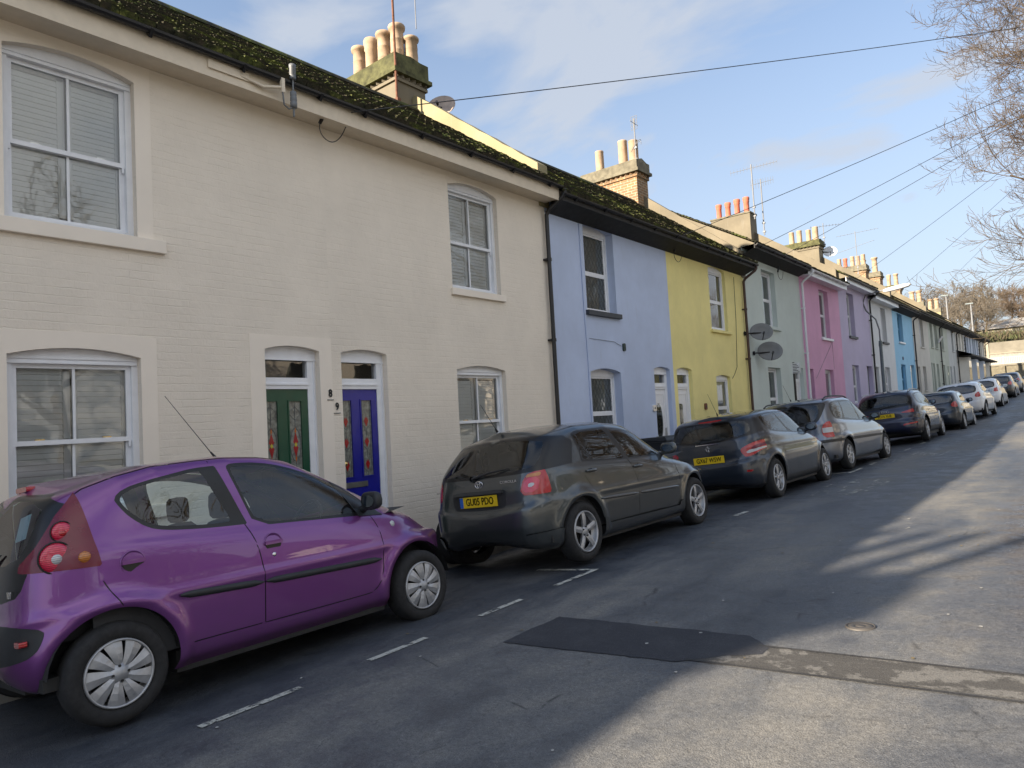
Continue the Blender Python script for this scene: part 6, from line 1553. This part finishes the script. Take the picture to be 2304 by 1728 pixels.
# cable insulator on the cream fascia
t=empty('cable_insulator',(.34,4.36,5.33),'grey insulators on a pale bracket fixed to the cream fascia','cable bracket')
m=MB(); m.tube([(.335,3.85,5.31),(.36,4.10,5.26),(.42,4.30,5.30)],.018,6); m.box((.328,3.5,5.27),(.345,3.95,5.36)); m.box((.40,4.28,5.24),(.44,4.32,5.40)); m.build('bracket',MSOFFIT,t)
m=MB(); m.tube([(.44,4.42,5.0),(.44,4.42,5.5)],.012,5); m.lathe([(0,0),(.034,0),(.036,.03),(.028,.035),(.036,.05),(.034,.13),(.038,.14),(.038,.17),(0,.17)],(.44,4.42,5.42),2,14); m.lathe([(0,0),(.036,0),(.038,.06),(.03,.065),(.038,.08),(.036,.12),(.03,.125),(.036,.14),(.034,.18),(0,.18)],(.44,4.42,5.10),2,14); m.tube([(.44,4.42,5.11),(.44,4.36,5.07),(.44,4.30,5.10),(.43,4.29,5.28)],.009,6); m.build('insulator',MGREYP,t)
def cable_loop(y,z,x,label,s=1.0):
    t=empty('cable_loop',(x,y,z),label,'cable','loose cable ends under the eaves'); m=MB(); P=[(x,y+.42*s,z+.10*s),(x+.02,y+.36*s,z+.03*s),(x+.03,y+.26*s,z-.16*s),(x+.03,y+.14*s,z-.27*s),(x+.02,y+.02*s,z-.25*s),(x+.0,y-.04*s,z-.14*s),(x,y,z-.0)]
    Q=[Vector(p_) for p_ in P]
    for _ in range(2): Q=[Q[0]]+[q_ for a,b in zip(Q,Q[1:]) for q_ in (a.lerp(b,.25),a.lerp(b,.75))]+[Q[-1]]
    m.tube(Q,.006,5); m.build('cable',MBLK,t); m=MB(); m.tube([(x,y-.02*s,z-.06*s),(x,y+.06*s,z+.08*s)],.022*s,8); m.build('connector',MBLK,t)
cable_loop(4.95,5.22,.20,'black cable loop with a dark connector hanging under the cream eaves')
cable_loop(14.2,5.10,.12,'cable loop with a dark connector at the top of the yellow wall')
cable_loop(20.9,5.55,.12,'cable loop with a dark connector on the grey-green wall',1.1)
# thin cables down the fronts
def wall_cable(pts,label,mat=MBLK,r=.007):
    t=MB(); t.tube(pts,r,5); return tag(t.build('wall_cable',mat),label,'cable','thin cables clipped to the house fronts')
wall_cable([(.012,10.62,5.05),(.012,10.63,3.4),(.012,10.66,2.6),(.012,10.66,.1)],'pale cable down the pale blue wall beside its windows',PBLUE,.011)
wall_cable([(.012,10.75,2.95),(.012,11.6,2.93),(.012,11.85,2.86)],'short cable run across the pale blue wall below the upper window',MGREYP,.004)
wall_cable([(.012,17.75,4.95),(.012,17.70,3.8),(.012,17.55,2.6),(.012,17.35,2.4),(.012,17.2,2.30)],'black cable curving down the yellow wall to the lower window',MBLK,.006)
wall_cable([(.012,24.2,2.4),(.012,26.35,3.7),(.012,26.35,2.75)],'thin cable on the pink wall under the upper window',MGREYP,.005)
# small wall fittings
def fitting(name,x,y,z,w,h,mat,label,cat,parts=None):
    t=empty(name,(x,y,z),label,cat); m=MB(); m.rbox((0.002,y-w/2,z-h/2),(.03,y+w/2,z+h/2),min(w,h)*.3,0,0); m.build('plate',mat,t); m=MB(); m.lathe([(0,.034),(w*.15,.034),(w*.18,.03)],(0,y,z),0,8); m.build('boss',MDGREY,t)
fitting('wall_vent_light',0,11.95,2.84,.09,.15,MBING,'small dark green fitting on the pale blue wall','wall fitting')
fitting('house_plaque',0,13.02,1.63,.13,.13,PCREAMS,'round pale house plaque beside the pale blue house door','plaque')
fitting('house_plaque',0,15.5,1.62,.12,.15,MRUST,'brown arched plaque beside the yellow house door','plaque')
fitting('wall_box',0,38.25,3.55,.16,.16,simple('navy_box',(.02,.03,.10),.5),'small navy box on the sky blue wall','wall fitting')
def number(txt,y,z,label):
    t=empty('house_number',(.0,y,z),label,'house number'); m=MB(); text_on(m,txt,.125,(.012,y,z),(0,1,0),(0,0,1),0,.85,.004); m.build('numeral',MGREYP,t)
    m=MB(); m.box((0.001,y-.045,z-.08),(.012,y+.045,z-.07)); m.build('underline',MGREYP,t)
number('8',5.06,1.96,'small grey number 8 between the green and blue doors, upper one'); number('9',5.15,1.80,'small grey number 9 beside the blue door, lower one')
# overhead wires run from one pole on the far pavement to the eaves
px_,py_=10.0,21.85; z=zo(10,21.85); t=empty('telegraph_pole',(px_,py_,z),'wooden telegraph pole on the opposite pavement','telegraph pole'); m=MB(); m.tube([(px_,py_,z),(px_,py_,10.4)],[.15,.10],12); m.build('pole',simple('creosoted_wood',(.07,.05,.035),.9,var=.3,bs=.3),t)
m=MB(); m.tube([(px_-.02,py_,9.98),(px_+.02,py_,9.98)],.2,12); m.lathe([(.16,0),(.22,.02),(.22,.06),(.16,.08)],(px_,py_,9.95),2,14); m.build('ring_head',MGALV,t)
def wire(b,sag,label,r=.0065):
    a=Vector((px_-.15,py_-.05,10.0));b=Vector(b); m=MB(); m.tube([a.lerp(b,k/24)-Vector((0,0,sag*4*(k/24)*(1-k/24))) for k in range(25)],r,4,cap=False); return tag(m.build('overhead_wire',MBLK),label,'overhead wire','telephone wires crossing the street')
wire((.40,5.24,5.32),.10,'highest overhead wire, running to the cream eaves above the front doors')
wire((.40,13.9,5.28),.12,'overhead wire ending at the top of the yellow house')
wire((.40,18.8,5.86),.12,'overhead wire ending at the near end of the grey-green gutter')
wire((.40,20.5,5.84),.12,'overhead wire ending at the cable loop on the grey-green house')
wire((.40,28.6,6.15),.12,'overhead wire ending at the lilac house eaves')
wire((.40,34.2,6.02),.12,'overhead wire ending at the white house eaves')
wire((.40,41.0,6.05),.12,'overhead wire ending past the sky blue house')

# ---------------------------------------------------------------- trees
def barkmat(name,c,c2):
    b=NB(name); v=b.coord(); col=b.ramp(b.noise(v,1.2,5,.6),[(.35,c),(.65,c2)])
    b.pr(col,.85,0,.2,b.bump(b.noise(v,30,4),.4,.01)); return b.m
MBARK=barkmat('bark',(.09,.07,.05),(.15,.12,.075)); MTWIG=barkmat('twigs',(.070,.050,.036),(.125,.095,.060)); MTWIGF=barkmat('far_twigs',(.13,.11,.09),(.19,.165,.13)); MTWIGR=barkmat('rusty_twigs',(.14,.10,.075),(.17,.135,.10))
def grow(mb,p,d,L,r,lvl,rr,spec,mats):
    """recursive limb: path with curvature, then side shoots"""
    n=spec['n'][lvl]; pts=[p]; rad=[r]; q=p.copy(); dd=d.copy(); bend=spec['bend'][lvl]
    for k in range(n):
        t=(k+1)/n; dd=(dd+Vector((rr.gauss(0,1),rr.gauss(0,1),rr.gauss(0,1)))*spec['wob'][lvl]+Vector((0,0,1))*(bend[0]*(1-t)+bend[1]*t)/n).normalized()
        q=q+dd*(L/n); pts.append(q.copy()); rad.append(max(spec['rmin'],r*(1-t*.85)))
    mb[min(lvl,1) if lvl<1 else 1].tube(pts,rad,spec['sides'][lvl],0,cap=False)
    if lvl+1<len(spec['n']):
        c=spec['count'][lvl+1]
        for k in range(c):
            t=spec['t0'][lvl+1]+(1-spec['t0'][lvl+1])*(k+rr.random())/c; i=min(int(t*n),n-1); f=t*n-i; o=pts[i].lerp(pts[i+1],f); ax=(pts[i+1]-pts[i]).normalized()
            side=ax.cross(Vector((rr.gauss(0,1),rr.gauss(0,1),rr.gauss(0,1)))).normalized(); a=R(spec['ang'][lvl+1]+rr.gauss(0,9)); nd=ax*math.cos(a)+side*math.sin(a)
            grow(mb,o,nd,L*spec['len'][lvl+1]*(1.15-.45*t)*rr.uniform(.75,1.2),max(spec['rmin'],rad[i]*spec['rk'][lvl+1]),lvl+1,rr,spec,mats)
def tree(name,base,label,cat,group,spec,seed,tw,bark,trunkL,r,d=(0,0,1)):
    rr=random.Random(seed); t=empty(name,base,label,cat,group); mb=[MB(),MB()]
    grow(mb,Vector(base),Vector(d).normalized(),trunkL,r,0,rr,spec,None)
    mb[0].build('trunk',bark,t); mb[1].build('crown',tw,t); return t
NEAR=dict(n=[10,10,8,6,4],count=[0,54,13,11,7],t0=[0,.24,.18,.15,.12],ang=[0,74,44,40,36],len=[0,.36,.50,.46,.42],rk=[0,.42,.45,.45,.5],bend=[(0,0),(-.15,.45),(-.25,.9),(0,1.0),(0,.7)],wob=[.05,.08,.10,.12,.12],sides=[10,6,4,3,3],rmin=.0042)
tree('street_tree',(11.3,24.2,zo(11.3,24)),'big bare winter tree with upcurved twigs overhanging the street','tree','bare street trees',NEAR,5,MTWIG,MBARK,14.5,.34)
FAR=dict(n=[6,6,5,4],count=[0,15,9,8],t0=[0,.25,.2,.15],ang=[0,46,40,36],len=[0,.62,.5,.45],rk=[0,.45,.5,.55],bend=[(0,0),(.2,.5),(.1,.5),(0,.4)],wob=[.07,.12,.16,.18],sides=[6,4,3,3],rmin=.014)
# ---------------------------------------------------------------- the far end: retaining walls, railings, hill
MSTONE=brickmat('coursed_stone',(.22,.20,.145),(.17,.155,.115),(.16,.145,.11)); MCONC=wallmat('pale_concrete',(.23,.21,.165),dirt=.35); MRAIL=simple('white_railing',(.40,.40,.385),.5)
t=empty('retaining_wall',(-3,86,2),'lower sunlit stone retaining wall closing the end of the street','retaining wall'); m=MB(); m.box((-14,86,1.0),(14,87,4.45)); m.build('masonry',MSTONE,t); m=MB(); m.box((-14.1,85.9,4.45),(14.1,87.1,4.62)); m.build('coping',MCONC,t)
m=MB()
for k in range(9): m.box((-13+3.2*k,85.75,1.0),(-12.5+3.2*k,86,4.45))
m.build('pier',MSTONE,t)
t=empty('railing_fence',(-3,88,4.6),'white railing fence on top of the lower retaining wall','fence'); m=MB(); m.box((-14,88,5.36),(14,88.05,5.42)); m.box((-14,88,4.72),(14,88.05,4.78))
for k in range(187): m.box((-14+.15*k,88.0,4.6),(-13.965+.15*k,88.03,5.45))
m.build('palings',MRAIL,t); m=MB()
for k in range(15): m.box((-14+2*k,87.96,4.5),(-13.9+2*k,88.08,5.52))
m.build('fence_post',MRAIL,t)
t=empty('retaining_wall',(-3,90,5.4),'upper pale panelled retaining wall below the hedge','retaining wall'); m=MB()
for k in range(10): m.box((-15+3.4*k,90,4.0),(-11.62+3.4*k,90.5,7.1+.03*(k%3)))
m.build('wall_panel',MCONC,t); m=MB()
for k in range(11): m.box((-15.1+3.4*k,89.9,4.0),(-14.9+3.4*k,90.0,7.2))
m.box((-15,89.93,5.9),(19,90.0,5.98)); m.build('rib',simple('grey_rib',(.30,.27,.21),.9),t)
def hill_z(x,y):
    return 7.0+ (0 if y<90 else (y-90)*.10) + 1.2*noise.noise(Vector((x*.03,y*.03,1))) -.04*max(0,y-140)
mb=MB(); hx=[-130+6*k for k in range(36)]; hy=[90.4,92,95,100,106,112,120,130,145,165,200,260]
mb.add([(x,y,hill_z(x,y) if y>90.5 else 5.0) for y in hy for x in hx],[(i*36+j,i*36+j+1,(i+1)*36+j+1,(i+1)*36+j) for i in range(11) for j in range(35)],0,True); tag(mb.build('hillside',MGRASS),kind='structure')
# bramble and hedge bank above the wall: dense short shoots
rr=random.Random(9); mb=MB()
for k in range(9000):
    x=rr.uniform(-22,12); y=rr.uniform(90.6,99); h=rr.uniform(.35,1.15); z=hill_z(x,y)-.1; lean=Vector((rr.gauss(0,.4),rr.gauss(0,.4),1)).normalized(); s=Vector((rr.gauss(0,1),rr.gauss(0,1),0)).normalized()*rr.uniform(.02,.07); a=Vector((x,y,z)); b_=a+lean*h
    mb.add([a-s,a+s,b_+s*.6,b_-s*.6],[(0,1,2,3)],rr.randrange(2))
tag(mb.build('bramble_bank',[simple('bramble_green',(.060,.068,.028),.95,var=.5,vs=1.5),simple('bramble_brown',(.085,.068,.042),.95,var=.4,vs=1.5)]),'green and brown bramble bank above the upper retaining wall','hedge',kind='stuff')
t=empty('hillside_house',(-1.2,108,9.4),'low pale roofed house among the trees on the hill','house'); m=MB(); m.box((-4.6,108,8.8),(4.0,114,10.0)); m.build('wall',MRENDERY,t); m=MB(); m.add([(-5,107.6,9.95),(4.4,107.6,9.95),(4.4,111,11.3),(-5,111,11.3),(-5,114.4,9.95),(4.4,114.4,9.95)],[(0,1,2,3),(3,2,5,4),(0,3,4),(1,5,2)]); m.build('roof',simple('pale_slate',(.26,.25,.235),.8,var=.2,vs=3),t)
far_lamp(-3.07,95,8.2,3.9,'far street lamp on a pale pole above the hedge'); far_lamp(-5.4,95,8.2,5.2,'taller far lamp just behind the last chimney')
fspots=[(-9,101,7.5),(-7.2,104,8),(-5.4,100,7),(-4.2,106,8.5),(-2.6,102,6.5),(-12,108,9),(-15,103,8.5),(-1.2,117,8.5),(.8,118,8),(-3.6,119,9.5),(-6.5,117,10),(2.6,116,8),(-10,116,10),(3.5,103,6),(-19,108,9),(-.2,126,9),(-4.8,128,10),(-8.3,127,10),(4.8,112,8)]
lab=['pale grey bare tree','spreading bare tree','slender bare tree','dense twiggy tree']
protos={}
where=['at the left end of the hedge bank','above the last roofs','beside the far street lamp','behind the far street lamp','low over the hedge bank','hidden left behind the terrace','furthest left on the bank','with a rusty crown above the hillside house','with a rusty crown right of the hillside house','on the skyline over the lamp','on the skyline above the last chimneys','on the skyline at the right edge','on the skyline left of the chimneys','at the right end of the bank','far left below the skyline','on the crest behind the rusty trees','on the crest over the lamp','on the crest above the terrace end','right of the hillside house']
for i,(x,y,h) in enumerate(fspots):
    kind=i%4; rusty=i in(7,8,11,15); key=(kind,rusty); z=hill_z(x,y)-.2
    if key not in protos:
        protos[key]=tree('hill_tree',(0,0,0),'x','tree','bare trees on the hill',FAR,31+kind,MTWIGR if rusty else MTWIGF,MBARK,8.0*.62,.16); c=protos[key]
    else: c=copy_tree(protos[key])
    c.location=(x,y,z); k=h/8.3; c.scale=(k*1.1,k*1.1,k); c.rotation_euler=(0,0,i*1.3); c['label']=(lab[kind] if not rusty else 'rust brown bare tree')+' on the hill '+where[i]
# ---------------------------------------------------------------- across the street (outside the frame, seen in reflections)
for k,y in enumerate((-9,0.5,10,27,40,54)):
    c=copy_tree(protos[(1,False)]); c.location=(17.5,y-2,zo(12,y)); c.scale=(1.3,1.3,1.35); c.rotation_euler=(0,0,k*2.1); c['group']='bare street trees'; c['label']=['bare tree across the road behind the camera','bare tree across the road level with the camera','bare tree across the road opposite the pale blue house','bare tree across the road opposite the pink house','bare tree across the road opposite the sky blue house','bare tree across the road opposite the bay fronted row'][k]
t=empty('garden_wall',(11.7,5,0),'rendered garden wall along the opposite pavement','garden wall'); m=MB()
for k in range(22): m.box((11.6,-30+5*k,-1),(11.85,-25.02+5*k,1.0+z3(-27+5*k)))
m.build('wall',PGREY3,t); m=MB()
for k in range(22): m.box((11.55,-30+5*k,1.0+z3(-27+5*k)),(11.9,-25.02+5*k,1.07+z3(-27+5*k)))
m.build('coping',MCAPG,t)
for k,(y,c) in enumerate(((-27,PCREAM),(-13,PWHITE),(2,PWHITE),(17,PCREAM),(34,PCREAM))):
    t=empty('detached_house',(24,y,0),['cream house','white house','broad white house','cream house with a low gable','cream house up the street'][k]+' opposite the terrace, outside the photo','house'); m=MB(); m.box((21,y,-1),(29,y+11,5.4+.03*y)); m.build('wall',c,t)
    m=MB(); zz=5.4+.03*y; m.add([(20.6,y-.3,zz),(20.6,y+11.3,zz),(25,y+11.3,zz+2.6),(25,y-.3,zz+2.6),(29.4,y-.3,zz),(29.4,y+11.3,zz)],[(0,3,2,1),(3,4,5,2),(0,4,3),(1,2,5)]); m.build('roof',MROOF,t)
    m=MB(); 
    for a in (1.2,4.9):
        for b_ in (.9,3.5): m.box((20.95,y+a,b_),(21.02,y+a+1.6,b_+1.3))
    m.build('window',MGLASSD,t)
# ---------------------------------------------------------------- camera
def cam_axes():
    f=1580.;cx,cy=1152.,864.;r=.055;xv,yv=2462.,878.; c,s=math.cos(r),math.sin(r)
    u=(xv-cx,-(yv-cy)); ux=u[0]*c+u[1]*s; uy=-u[0]*s+u[1]*c
    p=math.atan(-uy/f); fw=f*math.cos(p)-uy*math.sin(p); yaw=math.atan2(ux,fw)
    F=Vector((-math.sin(yaw),math.cos(yaw),0));Rt=Vector((math.cos(yaw),math.sin(yaw),0));U=Vector((0,0,1))
    fwd=F*math.cos(p)+U*math.sin(p); up=-F*math.sin(p)+U*math.cos(p)
    return Rt*c-up*s, Rt*s+up*c, fwd
IX,IY,FW=cam_axes()
cd=bpy.data.cameras.new('camera'); cam=bpy.data.objects.new('camera',cd); COL.objects.link(cam)
M=Matrix((IX,IY,-FW)).transposed().to_4x4(); M.translation=Vector((7.0,0,1.5)); cam.matrix_world=M
cd.sensor_width=36; cd.lens=36*1580/2304; cd.clip_start=.05; cd.clip_end=2000
scn.camera=cam
# ---------------------------------------------------------------- light
EL=R(21.5); AZ=R(180+21)       # compass bearing measured from +Y (up the street) towards +X; the sun stands behind the camera on the house side
sd=Vector((math.sin(AZ)*math.cos(EL),math.cos(AZ)*math.cos(EL),math.sin(EL)))
sl=bpy.data.lights.new('sun','SUN'); sl.energy=5.0; sl.angle=R(.53); sl.color=(1.0,.86,.68); so=bpy.data.objects.new('sun',sl); COL.objects.link(so)
so.rotation_euler=sd.to_track_quat('Z','Y').to_euler()
w=bpy.data.worlds.new('World'); scn.world=w; w.use_nodes=True; nt=w.node_tree; nt.nodes.clear()
N=nt.nodes.new; Lk=nt.links.new
out=N('ShaderNodeOutputWorld'); bg=N('ShaderNodeBackground'); sky=N('ShaderNodeTexSky'); sky.sky_type='NISHITA'; sky.sun_disc=False; sky.sun_elevation=EL; sky.sun_rotation=AZ; sky.altitude=50; sky.air_density=1.0; sky.dust_density=.4; sky.ozone_density=2.2
tc=N('ShaderNodeTexCoord'); sx=N('ShaderNodeSeparateXYZ'); Lk(tc.outputs['Generated'],sx.inputs[0])
# project onto a cloud layer
dz=N('ShaderNodeMath'); dz.operation='ADD'; Lk(sx.outputs['Z'],dz.inputs[0]); dz.inputs[1].default_value=.18
dv=N('ShaderNodeVectorMath'); dv.operation='DIVIDE'; cb=N('ShaderNodeCombineXYZ'); Lk(dz.outputs[0],cb.inputs[0]);Lk(dz.outputs[0],cb.inputs[1]); cb.inputs[2].default_value=1
Lk(tc.outputs['Generated'],dv.inputs[0]); Lk(cb.outputs[0],dv.inputs[1])
mp=N('ShaderNodeMapping'); mp.inputs['Rotation'].default_value=(0,0,R(35)); mp.inputs['Scale'].default_value=(.75,1.35,0.0); mp.inputs['Location'].default_value=(3.1,1.4,0); Lk(dv.outputs[0],mp.inputs['Vector'])
n1=N('ShaderNodeTexNoise'); n1.inputs['Scale'].default_value=1.9; n1.inputs['Detail'].default_value=7; n1.inputs['Roughness'].default_value=.52; n1.inputs['Distortion'].default_value=.5; Lk(mp.outputs[0],n1.inputs['Vector'])
cr=N('ShaderNodeValToRGB'); cr.color_ramp.elements[0].position=.43; cr.color_ramp.elements[0].color=(0,0,0,1); cr.color_ramp.elements[1].position=.62; cr.color_ramp.elements[1].color=(.85,.85,.85,1); Lk(n1.outputs['Fac'],cr.inputs['Fac'])
# haze band near the horizon
hz=N('ShaderNodeValToRGB'); hz.color_ramp.elements[0].position=.0; hz.color_ramp.elements[0].color=(.97,.97,.97,1); hz.color_ramp.elements[1].position=.66; hz.color_ramp.elements[1].color=(.0,.0,.0,1); Lk(sx.outputs['Z'],hz.inputs['Fac'])
mx=N('ShaderNodeMath'); mx.operation='MAXIMUM'; Lk(cr.outputs[0],mx.inputs[0]); Lk(hz.outputs[0],mx.inputs[1])
mix=N('ShaderNodeMix'); mix.data_type='RGBA'; Lk(mx.outputs[0],mix.inputs[0]); Lk(sky.outputs[0],mix.inputs[6]); mix.inputs[7].default_value=(2.5,2.7,3.05,1)
# bright cloud bank added out of view opposite the houses to lift facade light
bx=N('ShaderNodeMapRange'); bx.interpolation_type='SMOOTHSTEP'; bx.inputs['From Min'].default_value=.12; bx.inputs['From Max'].default_value=.62; Lk(sx.outputs['X'],bx.inputs['Value'])
n2=N('ShaderNodeTexNoise'); n2.inputs['Scale'].default_value=2.6; n2.inputs['Detail'].default_value=6; Lk(tc.outputs['Generated'],n2.inputs['Vector'])
r2=N('ShaderNodeValToRGB'); r2.color_ramp.elements[0].position=.40; r2.color_ramp.elements[0].color=(.12,.12,.12,1); r2.color_ramp.elements[1].position=.56; r2.color_ramp.elements[1].color=(1,1,1,1); Lk(n2.outputs['Fac'],r2.inputs['Fac'])
mb2=N('ShaderNodeMath'); mb2.operation='MULTIPLY'; Lk(bx.outputs[0],mb2.inputs[0]); Lk(r2.outputs[0],mb2.inputs[1])
mix2=N('ShaderNodeMix'); mix2.data_type='RGBA'; Lk(mb2.outputs[0],mix2.inputs[0]); Lk(mix.outputs[2],mix2.inputs[6]); mix2.inputs[7].default_value=(4.9,4.9,4.9,1)
Lk(mix2.outputs[2],bg.inputs['Color']); bg.inputs['Strength'].default_value=.088; Lk(bg.outputs[0],out.inputs['Surface'])
scn.view_settings.view_transform='Standard'; scn.view_settings.look='None'; scn.view_settings.exposure=1.52; scn.view_settings.gamma=1
scn.render.engine='CYCLES'
cy=scn.cycles; cy.max_bounces=7; cy.transparent_max_bounces=24; cy.caustics_reflective=False; cy.caustics_refractive=False; cy.sample_clamp_indirect=6
